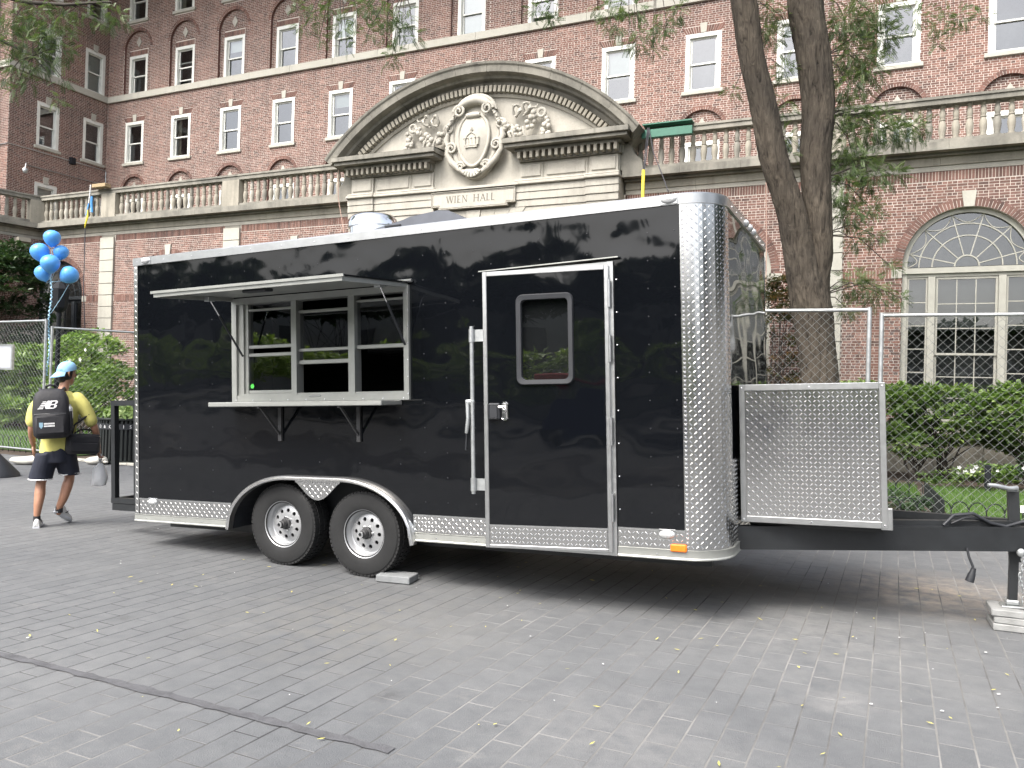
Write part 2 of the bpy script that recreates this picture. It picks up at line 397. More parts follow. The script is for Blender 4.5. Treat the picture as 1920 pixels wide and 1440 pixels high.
def bark():
    m, nt, b = new_mat('tree_bark')
    v = tex(nt, 1.0, 7, .62, stretch=(17,17,3.4), dist=1.0); n = tex(nt, 1.6, 5, .6)
    c = ramp(nt, [(0.30,(.014,.0125,.011)),(0.42,(.056,.048,.041)),(0.75,(.112,.098,.084))], v)
    c = mix(nt, 1.0, c, ramp(nt, [(0.3,(.62,.62,.6)),(0.7,(1.15,1.12,1.02))], n), 'MULTIPLY')
    nt.links.new(c, b.inputs['Base Color']); b.inputs['Roughness'].default_value = .95; b.inputs['Specular IOR Level'].default_value = .2
    bump(nt, b, v, .9, .05); return m
M['bark'] = bark(); M['twig'] = simple('twig_bark', (.05,.042,.035), .9)
M['leaf_locust'] = leaf_mat('locust_leaf', [(0,(.04,.068,.026)),(.5,(.088,.132,.052)),(1,(.165,.21,.095))])
M['leaf_shrub'] = leaf_mat('shrub_leaf', [(0,(.055,.105,.027)),(.5,(.16,.25,.068)),(1,(.31,.40,.13))], .4)
M['leaf_light'] = leaf_mat('light_shrub_leaf', [(0,(.05,.10,.025)),(.5,(.14,.22,.06)),(1,(.26,.34,.12))], .45)
M['leaf_dark'] = leaf_mat('evergreen_leaf', [(0,(.014,.034,.014)),(.5,(.035,.07,.028)),(1,(.08,.125,.05))], .35, .12)
M['leaf_red'] = leaf_mat('bronze_leaf', [(0,(.02,.03,.012)),(.35,(.045,.055,.02)),(.7,(.10,.07,.03)),(1,(.16,.085,.03))], .5)
M['leaf_bright'] = leaf_mat('bright_hedge_leaf', [(0,(.16,.24,.06)),(1,(.42,.50,.2))])
M['grass'] = leaf_mat('grass_blade', [(0,(.045,.10,.018)),(.5,(.085,.165,.032)),(1,(.15,.24,.06))], .6, .3)
M['flower'] = simple('white_petal', (.80,.79,.80), .7, var=.05)
M['yellow_leaf'] = simple('fallen_yellow_leaf', (.55,.50,.12), .7, var=.25, scale=20)
M['balloon'] = simple('blue_balloon_rubber', (.10,.36,.80), .32, var=.04, spec=.5)
M['ribbon'] = simple('blue_curling_ribbon', (.42,.68,.85), .4)
M['skin'] = simple('skin', (.36,.185,.115), .5, var=.12, scale=12)
M['shirt'] = simple('yellow_cotton', (.60,.56,.17), .9, var=.12, scale=7, bmp=.5, bscale=14)
M['shorts'] = simple('navy_sports_shorts', (.010,.013,.026), .75, var=.25, bmp=.4, bscale=18)
M['white_cloth'] = simple('white_fabric', (.62,.62,.61), .8, var=.12, scale=9, bmp=.4, bscale=22)
M['cap'] = simple('light_blue_cap_cloth', (.27,.50,.72), .85, var=.1, scale=14)
M['navy'] = simple('navy_print', (.03,.05,.14), .8)
M['hair'] = simple('black_hair', (.012,.010,.010), .5)
M['pack'] = simple('black_backpack_cloth', (.018,.018,.022), .7, var=.35, scale=6, bmp=.4, bscale=24)
M['print_white'] = simple('white_print', (.82,.82,.82), .6, var=.02)
M['print_blue'] = simple('pale_blue_print', (.25,.40,.50), .6, var=.02)
M['bag'] = simple('white_thin_plastic', (.6,.61,.62), .4, var=.1, scale=12, bmp=.6, bscale=25)
M['sand'] = simple('white_sandbag_weave', (.58,.56,.50), .85, var=.2, scale=9, bmp=.5)
M['green_beam'] = simple('green_painted_beam', (.035,.14,.095), .5, var=.15)
M['yellow'] = simple('yellow_strap', (.75,.62,.05), .6, var=.1)
M['wood'] = simple('pale_timber', (.34,.26,.15), .8, var=.25, scale=9, stretch=(1,8,8))
M['rope'] = simple('pale_pink_cord', (.50,.34,.28), .8)
M['strap_dark'] = simple('dark_strap', (.06,.06,.07), .8)
M['board_white'] = simple('white_sign_board', (.56,.58,.62), .5, var=.03)
M['far_stone'] = simple('far_grey_stone', (.46,.45,.42), .9, var=.15, scale=.6)
M['cart_blue'] = simple('blue_cart_paint', (.02,.035,.16), .4)
M['cart_red'] = simple('red_cart_awning', (.50,.03,.03), .6)

# ================================================================== GROUND
def sheet(name, x0, x1, y0, y1, z, m, kind='structure', label=None):
    o = MB().add([(x0,y0,z),(x1,y0,z),(x1,y1,z),(x0,y1,z)], [(0,1,2,3)]).build(name, m, fix=False)
    return tag(o, label, kind=kind)
sheet('ground', -400, 400, -400, 400, -0.03, M['asphalt'], label='grey ground reaching to the horizon')
pav = sheet('pavement', -24, 9, -4, 11.0, -0.001, M['joint'], label='grey concrete paver pavement with pale sandy joints')
sheet('soil', -31, 12, 11.02, 21.2, 0.0, M['soil'], label='dark planting soil between the pavement and the building')
UNIT_TOP = None
def paver_field():
    pw, pl, g, H = .155, .335, .0062, .03
    ang = RAD(-1.0)
    ca, sa = math.cos(ang), math.sin(ang)
    cells = []
    for i in range(-150, 62):
        for j in range(-14, 36):
            cx = -1.413+pw*(i+.5); cy = 4.211+pl*(j+.5)+(pl/2 if i % 2 else 0)
            x = -1.4+(cx+1.4)*ca-(cy-4.2)*sa; y = 4.2+(cx+1.4)*sa+(cy-4.2)*ca
            if -23.9 < x < 8.9 and -3.9 < y < 10.9: cells.append((x,y))
    C = np.array(cells); k = len(C)
    cam_p = np.array([0,0,1.6]); P3 = np.concatenate([C, np.zeros((k,1))],1)-cam_p
    r = np.array(_r); u = np.array(_u); f = np.array(_f)
    d = P3@f; px = .5+1510.18/1920*(P3@r)/d; py = .5-1510.18/1440*(P3@u)/d
    vis = (d > .5)&(px > 0)&(px < 1)&(py > 0)&(py < 1)
    order = np.argsort(np.where(vis, d, 1e9))[:300]
    one = np.zeros(k, bool); one[order] = True
    # shared single paver mesh with a worn edge
    mb = MB(); c = .0022; hx, hy = (pw-g)/2, (pl-g)/2
    v = [(sx*hx,sy*hy,-H) for sx,sy in ((-1,-1),(1,-1),(1,1),(-1,1))]+[(sx*hx,sy*hy,-c) for sx,sy in ((-1,-1),(1,-1),(1,1),(-1,1))]+[(sx*(hx-c),sy*(hy-c),0) for sx,sy in ((-1,-1),(1,-1),(1,1),(-1,1))]
    F = [(8,9,10,11)]+[(i,(i+1)%4,(i+1)%4+4,i+4) for i in range(4)]+[(i+4,(i+1)%4+4,(i+1)%4+8,i+8) for i in range(4)]
    mb.add(v, F)
    first = None
    for q in order:
        if first is None:
            first = o = mb.build('paver', M['paver_one'], pav, fix=False)
        else:
            o = bpy.data.objects.new('paver', first.data); COL.objects.link(o); o.parent = pav
        o.location = (C[q,0], C[q,1], random.uniform(-.0003,.0006)); o.rotation_euler = (random.gauss(0,.001), random.gauss(0,.001), ang+random.gauss(0,.006))
    rest = C[~one]; n = len(rest)
    T = np.array(v); mats = np.zeros((n,3,3)); th = ang+RNG.normal(0,.006,n)
    mats[:,0,0] = np.cos(th); mats[:,0,1] = -np.sin(th); mats[:,1,0] = np.sin(th); mats[:,1,1] = np.cos(th); mats[:,2,2] = 1
    mats[:,2,0] = RNG.normal(0,.001,n); mats[:,2,1] = RNG.normal(0,.001,n)
    pos = np.concatenate([rest, RNG.uniform(-.0003,.0006,(n,1))],1)
    V, FF = scatter(T, np.array(F), pos, mats)
    o = np_mesh('pavers', V, FF, M['paver'], pav, tone=np.repeat(RNG.uniform(0,1,n), len(T))); o['kind'] = 'stuff'
paver_field()
# tar filled seam running across the near pavers
mb = MB(); up_, dn_ = [], []
for i in range(60):
    x = -5.6+i*3.68/59
    t_ = min(1,i/22); up_.append((x, 3.045+.035*t_+random.uniform(-.011,.011), .0055)); dn_.append((x, 3.035-.014*t_+random.uniform(-.011,.011), .0055))
n = len(up_); mb.add(up_+dn_, [(i,i+n,i+n+1,i+1) for i in range(n-1)])
o = mb.build('tar_seam', M['tar'], fix=False); tag(o, 'dark tar filled seam across the near grey pavers', kind='structure')
# white chalky scuff is in the paver material; fallen leaflets lie loose
k = 150; pos = np.stack([RNG.uniform(-6,2,k), RNG.uniform(2.6,8,k), np.full(k,.012)],1)
T = np.array([(-.02,0,0),(0,-.0055,.002),(.022,0,.004),(0,.0055,.002)]); sp = RNG.uniform(0,6.3,k)
V, F = scatter(T, np.array([(0,1,2,3)]), pos, frame_rot(np.stack([RNG.normal(0,.15,k),RNG.normal(0,.15,k),np.ones(k)],1), sp)*RNG.uniform(.5,1.25,k)[:,None,None])
o = np_mesh('fallen_leaves', V, F, M['yellow_leaf']); tag(o, 'tiny yellow leaflets scattered over the grey pavers', kind='stuff')
k = 90; pos = np.stack([RNG.uniform(-8,2,k), RNG.uniform(2.6,8.5,k), np.full(k,.011)],1)
T = np.array([(-.006,-.004,0),(.007,-.003,.001),(.005,.005,.002),(-.005,.004,.001)])
V, F = scatter(T, np.array([(0,1,2,3)]), pos, frame_rot(np.tile([[0,0,1.]],(k,1)), RNG.uniform(0,6.3,k))*RNG.uniform(.5,1.5,k)[:,None,None])
o = np_mesh('litter', V, F, M['white_cloth']); tag(o, 'small white petals and crumbs on the grey pavers', kind='stuff')
mb = MB()
for i in range(28): mb.cbox(-15.5+i*.62, -15.5+i*.62+.612, 10.98, 11.14, -.02, .035, .01)
tag(mb.build('kerb', M['stone_pale']), 'low pale stone kerb along the back edge of the pavers', kind='structure')

def lawn(name, x0, x1, y0, y1, n, label, z=.02):
    o = MB().add([(x0,y0,z),(x1,y0,z),(x1,y1,z),(x0,y1,z)], [(0,1,2,3)]).build(name, M['lawn'], fix=False); tag(o, label, kind='structure')
    pos = np.stack([RNG.uniform(x0,x1,n), RNG.uniform(y0,y1,n), np.full(n,z)],1)
    T = np.array([(-.005,0,0),(.005,0,0),(0,.012,.085)])
    Rm = frame_rot(np.stack([RNG.normal(0,.28,n),RNG.normal(0,.28,n),np.ones(n)],1), RNG.uniform(0,6.3,n))*RNG.uniform(.6,1.3,n)[:,None,None]
    V, F = scatter(T, np.array([(0,1,2)]), pos, Rm)
    g = np_mesh('grass', V, F, M['grass'], tone=np.repeat(RNG.uniform(0,1,n),3)); tag(g, 'short green grass blades on the '+label, kind='stuff')
lawn('lawn', .95, 9, 12.2, 17.6, 26000, 'green lawn beside the box shrubs')
lawn('lawn', -3.5, .7, 14.9, 17.6, 9000, 'strip of lawn behind the low hoop fence')
lawn('lawn', -29, -15.2, 11.6, 17.5, 30000, 'lawn behind the fence on the left')

# ================================================================== DORMITORY BUILDING
B = empty('dormitory_building', (-10.8,21.2,0), 'red brick hall of residence with white sash windows and a carved stone portal', 'building')
CS = .0677                      # brick course
STR, HDR = .212, .105
def sub(iv, a, b):
    out = []
    for s, e in iv:
        if b <= s or a >= e: out.append((s,e)); continue
        if a > s: out.append((s,a))
        if b < e: out.append((b,e))
    return out
class Wall:
    """brick face on the plane through o, running along t (horizontal), outward normal n"""
    def __init__(s, o, t, n): s.o = np.array(o,float); s.t = np.array(t,float); s.n = np.array(n,float)
    def P(s, a, z, d=0.0): return s.o+s.t*a+s.n*d+np.array([0,0,z])
def brick_boxes(s0, s1, z0, z1, rects=(), arches=(), pick=None):
    out = []
    k0 = int(round(z0/CS)); k1 = int(round(z1/CS))
    for k in range(k0, k1):
        za, zb = k*CS, (k+1)*CS-.0125; zm = (za+zb)/2
        iv = [(s0,s1)]
        for (a,b,c,d) in rects:
            if c-.01 < zm < d+.01: iv = sub(iv, a, b)
        for (c,zc,r) in arches:
            if zc <= zm < zc+r:
                w = math.sqrt(r*r-(zm-zc)**2); iv = sub(iv, c-w, c+w)
        L = STR if k % 2 else HDR; off = (0, .03, .106, .03+.053)[k % 4]
        for a, b in iv:
            i = math.floor((a-off)/L)
            while True:
                p = off+i*L; q = p+L-.0125; i += 1
                if p >= b: break
                p2, q2 = max(p,a), min(q,b)
                if q2-p2 > .02: out.append((p2,q2,za,zb))
    return np.array(out)
def brick_mesh(name, wall, bx, m, parent, proud=.0035, kind='stuff', tone=None):
    k = len(bx)
    pr = proud+RNG.uniform(-.0015,.0025,k)
    V = np.zeros((k,8,3)); idx = 0
    for d in (0,1):
        for (ai,zi) in ((0,2),(1,2),(1,3),(0,3)):
            V[:,idx,:] = wall.o+wall.t*bx[:,ai:ai+1]+wall.n*((pr*d-(1-d)*.004)[:,None])
            V[:,idx,2] += bx[:,zi]; idx += 1
    F = np.array([(4,5,6,7),(0,1,5,4),(1,2,6,5),(2,3,7,6),(3,0,4,7)])
    if np.dot(np.cross(wall.t,[0,0,1]), wall.n) < 0: F = F[:,::-1]
    FF = (F[None]+(np.arange(k)*8)[:,None,None]).reshape(-1,4)
    t = np.clip(RNG.beta(2.0,2.0,k),0,1) if tone is None else tone
    o = np_mesh(name, V.reshape(-1,3), FF, m, parent, tone=np.repeat(t,8), keep=True)
    if kind: o['kind'] = kind
    return o
def wall_plane(mb, wall, s0, s1, z0, z1, holes, d=0.0):
    xs = sorted({s0,s1,*[h[0] for h in holes],*[h[1] for h in holes]}); zs = sorted({z0,z1,*[h[2] for h in holes],*[h[3] for h in holes]})
    xs = [x for x in xs if s0 <= x <= s1]; zs = [z for z in zs if z0 <= z <= z1]
    for i in range(len(xs)-1):
        for j in range(len(zs)-1):
            cx, cz = (xs[i]+xs[i+1])/2, (zs[j]+zs[j+1])/2
            if any(h[0] < cx < h[1] and h[2] < cz < h[3] for h in holes): continue
            mb.add([wall.P(xs[i],zs[j],d),wall.P(xs[i+1],zs[j],d),wall.P(xs[i+1],zs[j+1],d),wall.P(xs[i],zs[j+1],d)], [(0,1,2,3)])
def spandrel(mb, wall, c, zc, r, d=0.0, n=20):          # between the arch and its bounding rectangle
    for i in range(n):
        a0, a1 = PI*i/n, PI*(i+1)/n
        p0 = (c+r*math.cos(a0), zc+r*math.sin(a0)); p1 = (c+r*math.cos(a1), zc+r*math.sin(a1))
        mb.add([wall.P(*p0,d),wall.P(*p1,d),wall.P(p1[0],zc+r,d),wall.P(p0[0],zc+r,d)], [(0,1,2,3)])
def reveal(mb, wall, pts, depth, d=0.0):
    for p, q in zip(pts[:-1], pts[1:]):
        mb.add([wall.P(*p,d),wall.P(*q,d),wall.P(*q,d-depth),wall.P(*p,d-depth)], [(0,1,2,3)])
def arc_pts(c, zc, r, z_low, n=20):
    return [(c-r,z_low)]+[(c-r*math.cos(PI*i/n), zc+r*math.sin(PI*i/n)) for i in range(n+1)]+[(c+r,z_low)]
def arch_ring(name, wall, c, zc, r0, r1, parent, proud=.008, step=.075, skip=0.0, legs=0.0, m=None):
    n = max(8, int(PI*(r0+r1)/2/step)); V = []; F = []; t = []
    for i in range(n):
        a0 = PI*i/n; a1 = PI*(i+1)/n-.0135/r1
        if skip and abs((a0+a1)/2-PI/2) < skip: continue
        b = len(V); pr = proud+random.uniform(-.003,.003)
        for dd in (-.004, pr):
            for (rr,aa) in ((r0,a0),(r1,a0),(r1,a1),(r0,a1)):
                V.append(wall.P(c+rr*math.cos(aa), zc+rr*math.sin(aa), dd))
        F += [[b+4,b+5,b+6,b+7],[b,b+1,b+5,b+4],[b+1,b+2,b+6,b+5],[b+2,b+3,b+7,b+6],[b+3,b,b+4,b+7]]
        t += [random.betavariate(2,2)*.9]*8
    for sgn in (-1,1):
        z = zc-legs
        while legs and z < zc-.03:
            b = len(V); x0, x1 = sorted((c+sgn*r0, c+sgn*r1))
            for dd in (-.004, proud):
                for (x,zz) in ((x0,z),(x1,z),(x1,z+.066),(x0,z+.066)): V.append(wall.P(x,zz,dd))
            F += [[b+4,b+5,b+6,b+7],[b,b+1,b+5,b+4],[b+1,b+2,b+6,b+5],[b+2,b+3,b+7,b+6],[b+3,b,b+4,b+7]]; t += [random.betavariate(2,2)*.9]*8
            z += .0755
    o = np_mesh(name, V, F, m or M['brick'], parent, tone=t, keep=True); o['kind'] = 'stuff'
    return o
def soldier(wall, s0, s1, z0, z1, parent, rects=()):
    bx = []; s = s0
    while s < s1-.03:
        e = min(s+.0677-.0125, s1)
        if not any(a < (s+e)/2 < b for a,b in rects): bx.append((s,e,z0,z1))
        s += .0677
    return brick_mesh('soldier_course', wall, np.array(bx), M['brick'], parent, .008)

PITCH = 2.742
XW = [.30-PITCH*k for k in range(-4, 12)]                # window axes of the upper wall
UP = Wall((0,25.0,0), (1,0,0), (0,-1,0))
XC = -31.58; X1 = 13.4; ZT = 20.0
def row_holes():
    R_, A_, H_ = [], [], []
    for c in XW:
        H_.append((c-.55,c+.55,11.16,12.96)); R_.append((c-.55,c+.55,11.04,12.96)); R_.append((c-.57,c+.57,12.96,13.18))
        H_.append((c-.78,c+.78,14.2,16.19+.78)); R_.append((c-.78,c+.78,14.2,16.19)); A_.append((c,16.19,.85))
        H_.append((c-.69,c+.69,7.6,9.87+.69)); R_.append((c-.69,c+.69,7.6,9.87)); A_.append((c,9.87,.76))
        H_.append((c-.55,c+.55,17.42,19.2)); R_.append((c-.55,c+.55,17.28,19.2))
    R_.append((XC-1,X1+1,13.93,14.2))
    return R_, A_, H_
RR, AA, HH = row_holes()
mb = MB(); wall_plane(mb, UP, XC, X1, 7.4, ZT, HH); rv = MB()
for c in XW:
    spandrel(mb, UP, c, 16.19, .78); spandrel(mb, UP, c, 9.87, .69)
    reveal(rv, UP, arc_pts(c,16.19,.78,14.2), .1); reveal(rv, UP, arc_pts(c,9.87,.69,7.6), .1)
    reveal(mb, UP, [(c-.55,11.16),(c-.55,12.96),(c+.55,12.96),(c+.55,11.16)], .25); reveal(mb, UP, [(c-.55,17.42),(c-.55,19.2),(c+.55,19.2),(c+.55,17.42)], .25)
# recessed panels behind the arches
UPR_ = Wall((0,25.1,0), (1,0,0), (0,-1,0))
for c in XW:
    wall_plane(mb, UPR_, c-.8, c+.8, 14.0, 17.0, [(c-.55,c+.55,14.2,15.92)]); wall_plane(mb, UPR_, c-.7, c+.7, 7.5, 10.6, [(c-.55,c+.55,7.7,9.6)])
    reveal(rv, UPR_, [(c-.55,14.2),(c-.55,15.92),(c+.55,15.92),(c+.55,14.2)], .2); reveal(mb, UPR_, [(c-.55,7.7),(c-.55,9.6),(c+.55,9.6),(c+.55,7.7)], .2)
mb.build('upper_wall', M['mortar'], B, keep=True); rv.build('brick_reveal', M['recess_plain'], B, keep=True)['kind'] = 'stuff'
bx = brick_boxes(XC, X1, 7.6, ZT, RR, AA); brick_mesh('brickwork', UP, bx, M['brick'], B)
bb = []
for c in XW:
    for (r, zc, z0, zw) in ((.78,16.19,14.2,15.92+.22),(.69,9.87,7.6,9.6)):
        b = brick_boxes(c-r-.02, c+r+.02, z0, zc+r+.02, [(c-.55,c+.55,z0,zw)])
        bb.extend(b)
brick_mesh('recess_brickwork', UPR_, np.array(bb), M['recess'], B, .0035)
for c in XW:
    arch_ring('arch_ring', UP, c, 16.19, .78, .905, B); arch_ring('arch_ring', UP, c, 9.87, .69, .815, B)
    soldier(UPR_, c-.55, c+.55, 15.93, 16.13, B)
    V = []; F = []; t = []
    for i in range(16):                                   # splayed flat arch over the third floor windows
        f0, f1 = i/16, (i+1)/16-.009
        if 6.6 < i+.5 < 9.4: continue
        b = len(V)
        for dd in (-.004,.009):
            for (ff,zz) in ((f0,0),(f1,0),(f1,1),(f0,1)):
                hw = .55+.13*zz; V.append(UP.P(c-hw+2*hw*ff, 12.965+.21*zz, dd))
        F += [[b+4,b+5,b+6,b+7],[b,b+1,b+5,b+4],[b+1,b+2,b+6,b+5],[b+2,b+3,b+7,b+6],[b+3,b,b+4,b+7]]; t += [random.betavariate(2,2)*.8]*8
    o = np_mesh('flat_arch', V, F, M['brick'], B, tone=t, keep=True); o['kind'] = 'stuff'
# stone string course of the upper wall, in lengths
x = XC
while x < X1-.1:
    e = min(x+2.05, X1); MB().cbox(x+.003, e-.003, 24.9, 25.05, 13.93, 14.2, .006).build('string_course_stone', M['stone_pale'], B, keep=True); x = e
# small diamond and triangle stones in the arch heads
for c in XW:
    mb = MB(); mb.prism([(c-.15,16.5),(c,16.26),(c+.15,16.5),(c,16.74)], 25.07, 25.1); mb.prism([(c-.2,10.02),(c+.2,10.02),(c,10.33)], 25.06, 25.1)
    mb.build('diamond_stone', M['stone'], B, keep=True)

# ---- sash windows
def make_window(w, h, sill=True, key=True, low_open=0.0, blind=0.0, curtain=False):
    f = MB(); j = .125
    f.box(-w/2, -w/2+j, -.012, .19, 0, h); f.box(w/2-j, w/2, -.012, .19, 0, h); f.box(-w/2+j, w/2-j, -.012, .19, h-j, h); f.box(-w/2+j, w/2-j, .0, .19, 0, .05)
    f.box(-w/2+j, -w/2+j+.02, .03, .19, .05, h-j); f.box(w/2-j-.02, w/2-j, .03, .19, .05, h-j)
    win = f.build('window', M['white_paint'])
    x0, x1 = -w/2+j+.02, w/2-j-.02; mid = .05+(h-j-.05)*.5
    def sash(z0, z1, y):
        s = MB(); b = .05
        s.box(x0, x0+b, y, y+.04, z0, z1); s.box(x1-b, x1, y, y+.04, z0, z1); s.box(x0+b, x1-b, y, y+.04, z0, z0+b); s.box(x0+b, x1-b, y, y+.04, z1-b, z1)
        s.build('sash', M['white_paint'], win)
        MB().add([(x0+b,y+.02,z0+b),(x1-b,y+.02,z0+b),(x1-b,y+.02,z1-b),(x0+b,y+.02,z1-b)], [(0,1,2,3)]).build('pane', M['glass'], win, fix=False)
    sash(mid-.025, h-j, .075); sash(.05+low_open, mid+.025+low_open, .12)
    if sill: MB().cbox(-w/2-.09, w/2+.09, -.075, .1, -.125, -.003, .008).build('sill', M['stone_pale'], win)
    if key: MB().prism([(-.085,h+.012),(.085,h+.012),(.115,h+.31),(-.115,h+.31)], -.03, .05).build('keystone', M['stone_pale'], win)
    if blind: MB().box(x0, x1, .2, .205, h-j-(h-j-.05)*blind, h-j).build('blind', M['blind'], win)
    if curtain:
        cv = MB(); n = 14
        for (a,b) in ((x0,x0+.22),(x1-.22,x1)):
            v = [(a+(b-a)*i/n, .22+.02*math.sin(i*1.9), z) for z in (.05,h-j) for i in range(n+1)]
            cv.add(v, [(i,i+1,i+n+2,i+n+1) for i in range(n)])
        cv.build('curtain', M['curtain'], win)
    return win
protos = {}
def window_at(kind, args, loc, rot=0.0):
    key = (kind, tuple(sorted(args.items())))
    if key not in protos: o = protos[key] = make_window(**args); first = True
    else: o = copy_tree(protos[key]); first = False
    o.location = loc; o.rotation_euler = (0,0,rot)
    o.parent = B; o.matrix_parent_inverse = Matrix.Translation(-B.location)
    return o
var3 = [dict(curtain=True), dict(), dict(blind=.25), dict(), dict(), dict(blind=.2), dict(), dict(blind=.55), dict(), dict(blind=.48), dict(curtain=True), dict(blind=.3), dict(), dict()]
for i, c in enumerate(XW):
    k = len(XW)-1-i                                       # XW runs right to left from the photo's right edge
    window_at('r3', dict(w=1.1, h=1.79, **var3[i % 14]), (c,25.0,11.165))
    window_at('r4', dict(w=1.1, h=1.70, sill=False, key=False, **[dict(blind=.5),dict(),dict(blind=.3),dict(low_open=.22),dict(),dict(low_open=.25),dict(blind=1.0),dict(),dict(low_open=.22),dict(blind=.95),dict(curtain=True)][i % 11]), (c,25.1,14.21))
    window_at('r2', dict(w=1.1, h=1.88, sill=False, key=False, **[dict(),dict(blind=.2),dict(curtain=True)][i % 3]), (c,25.1,7.71))
    window_at('r5', dict(w=1.1, h=1.76, key=True, **[dict(curtain=True),dict(blind=.3)][i % 2]), (c,25.0,17.43))

# ---- left wing, its face looking along +x
WG = Wall((XC,0,0), (0,1,0), (1,0,0)); WF = Wall((0,20.55,0), (1,0,0), (0,-1,0))
YWc = (22.2, 24.3); hol, rec = [], []
for c in YWc:
    for z0, z1 in ((11.16,12.96),(14.21,16.0),(17.43,19.2),(7.8,9.64)):
        hol.append((c-.49,c+.49,z0,z1)); rec.append((c-.49,c+.49,z0-.12,z1)); rec.append((c-.12,c+.12,z1,z1+.3))
rec.append((20,25.1,13.93,14.2))
mb = MB(); wall_plane(mb, WG, 20.55, 25.0, 0, ZT, hol); wall_plane(mb, WF, XC-9, XC, 0, ZT, [])
for h in hol: reveal(mb, WG, [(h[0],h[2]),(h[0],h[3]),(h[1],h[3]),(h[1],h[2])], .25)
mb.build('wing_wall', M['mortar'], B, keep=True)
brick_mesh('brickwork', WG, brick_boxes(20.55, 24.99, 7.6, ZT, rec), M['brick'], B)
brick_mesh('brickwork', WF, brick_boxes(XC-5, XC, 7.6, ZT, [(XC-6,XC+1,13.93,14.2)]), M['brick'], B)
for c in YWc:
    for q, (z0, h) in enumerate(((11.165,1.79),(14.22,1.77),(17.44,1.75),(7.81,1.82))):
        window_at('w', dict(w=.98, h=h, sill=q != 1, **[dict(),dict(blind=.95),dict(curtain=True),dict(blind=.9)][q]), (XC,c,z0), PI/2)
for (a,b,c,d) in ((XC-.05,XC+.1,20.45,22.7),(XC-.05,XC+.1,22.71,24.89)): MB().cbox(a,b,c,d,13.93,14.2,.006).build('string_course_stone', M['stone_pale'], B, keep=True)
MB().cbox(XC-6,XC-.06,20.45,20.6,13.93,14.2,.006).build('string_course_stone', M['stone_pale'], B, keep=True)
# conduits, camera and junction box on the wing
mb = MB(); mb.tube([(XC+.03,y,10.89+.012*(y-20.5)) for y in (20.5,22,23.5,24.95)], .018, 6); mb.tube([(XC-3,20.52,10.86),(XC-.02,20.52,10.88)], .018, 6)
mb.tube([(XC+.45,21.0,9.95),(XC+.45,21.02,10.12),(XC+.35,21.1,10.21),(XC+.05,21.3,10.22),(XC+.03,24.95,10.3)], .02, 6); mb.tube([(XC+.05,24.96,7.7),(XC+.05,24.96,10.9)], .018, 6)
mb.build('conduit', M['galv'], B, 60, keep=True)
mb = MB(); mb.ball((XC+.45,21.0,9.86), .1, 12, 8); mb.lathe([(.11,0),(.11,.06),(.05,.1)], 12, Matrix.Translation((XC+.45,21.0,9.88))); mb.build('security_camera', M['galv'], B, 60, keep=True)
MB().cbox(XC,XC+.16,23.2,23.42,10.78,11.06,.01).build('junction_box', M['lamp_black'], B, keep=True)
# dim rooms behind the windows
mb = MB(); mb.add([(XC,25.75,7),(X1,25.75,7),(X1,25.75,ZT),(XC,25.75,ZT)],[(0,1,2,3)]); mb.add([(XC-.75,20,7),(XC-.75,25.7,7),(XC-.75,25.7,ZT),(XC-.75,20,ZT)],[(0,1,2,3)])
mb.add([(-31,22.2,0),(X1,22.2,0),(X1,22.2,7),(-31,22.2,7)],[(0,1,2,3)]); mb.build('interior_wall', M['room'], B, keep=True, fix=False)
MB().box(XC-9, X1, 20.56, 40, ZT, ZT+.4).build('roof', M['stone_mid'], B, keep=True)

# ================================================================== GROUND FLOOR
PD = Wall((0,21.2,0), (1,0,0), (0,-1,0))
XA = [7.52, 1.81, -3.9, -17.7, -23.4, -29.2]                   # arched windows
ZS = 4.86; RA = 1.36; RO = 1.57; RX = 1.5
PIL = [10.5, 4.79, -1.23, -20.4, -26.5]                        # pilaster axes
rects, arcs, holes = [], [], []
for c in XA:
    holes.append((c-RA,c+RA,1.1,ZS+RA)); rects.append((c-RA,c+RA,0.9,ZS)); arcs.append((c,ZS,RX)); rects.append((c-.14,c+.14,6.2,6.58))
    rects.append((c-RA-.24,c-RA,4.59,4.81)); rects.append((c+RA,c+RA+.24,4.59,4.81))
for c in PIL: rects.append((c-.36,c+.36,0,7.1))
rects.append((-15.15,-6.4,0,7.1)); rects.append((-40,20,0,.9)); rects.append((-40,20,6.84,7.1)); rects.append((-40,20,4.585,4.815))
XP0 = -30.3; XP1 = 13.4
mb = MB(); wall_plane(mb, PD, XP0, XP1, 0, 7.1, holes)
for c in XA:
    spandrel(mb, PD, c, ZS, RA); reveal(mb, PD, arc_pts(c,ZS,RA,1.1), .35)
mb.build('ground_floor_wall', M['mortar'], B, keep=True)
bx = brick_boxes(XP0, XP1, .9, 6.84, rects, arcs)
# the bricks nearest to the lens between pilaster and tall window are single parts
sel = (bx[:,0] > -.87)&(bx[:,1] < .47)&(bx[:,2] > 1.9)&(bx[:,3] < 5.2)
ids = np.nonzero(sel)[0]; ids = ids[np.argsort(np.hypot(bx[ids,0]-.2, (bx[ids,2]-3.6)*.6))][:300]
one = np.zeros(len(bx), bool); one[ids] = True
brick_mesh('brickwork', PD, bx[~one], M['brick'], B)
bmesh_ = MB().box(-.5,.5,-.5,.5,-.5,.5); first = None
for i in ids:
    a, b, z0, z1 = bx[i]
    if first is None: o = first = bmesh_.build('brick', M['brick_one'], B)
    else: o = bpy.data.objects.new('brick', first.data); COL.objects.link(o); o.parent = B
    o.matrix_parent_inverse = Matrix.Translation(-B.location)
    o.location = ((a+b)/2, 21.2-.001+random.uniform(-.003,.003), (z0+z1)/2); o.scale = (b-a, .011, z1-z0)
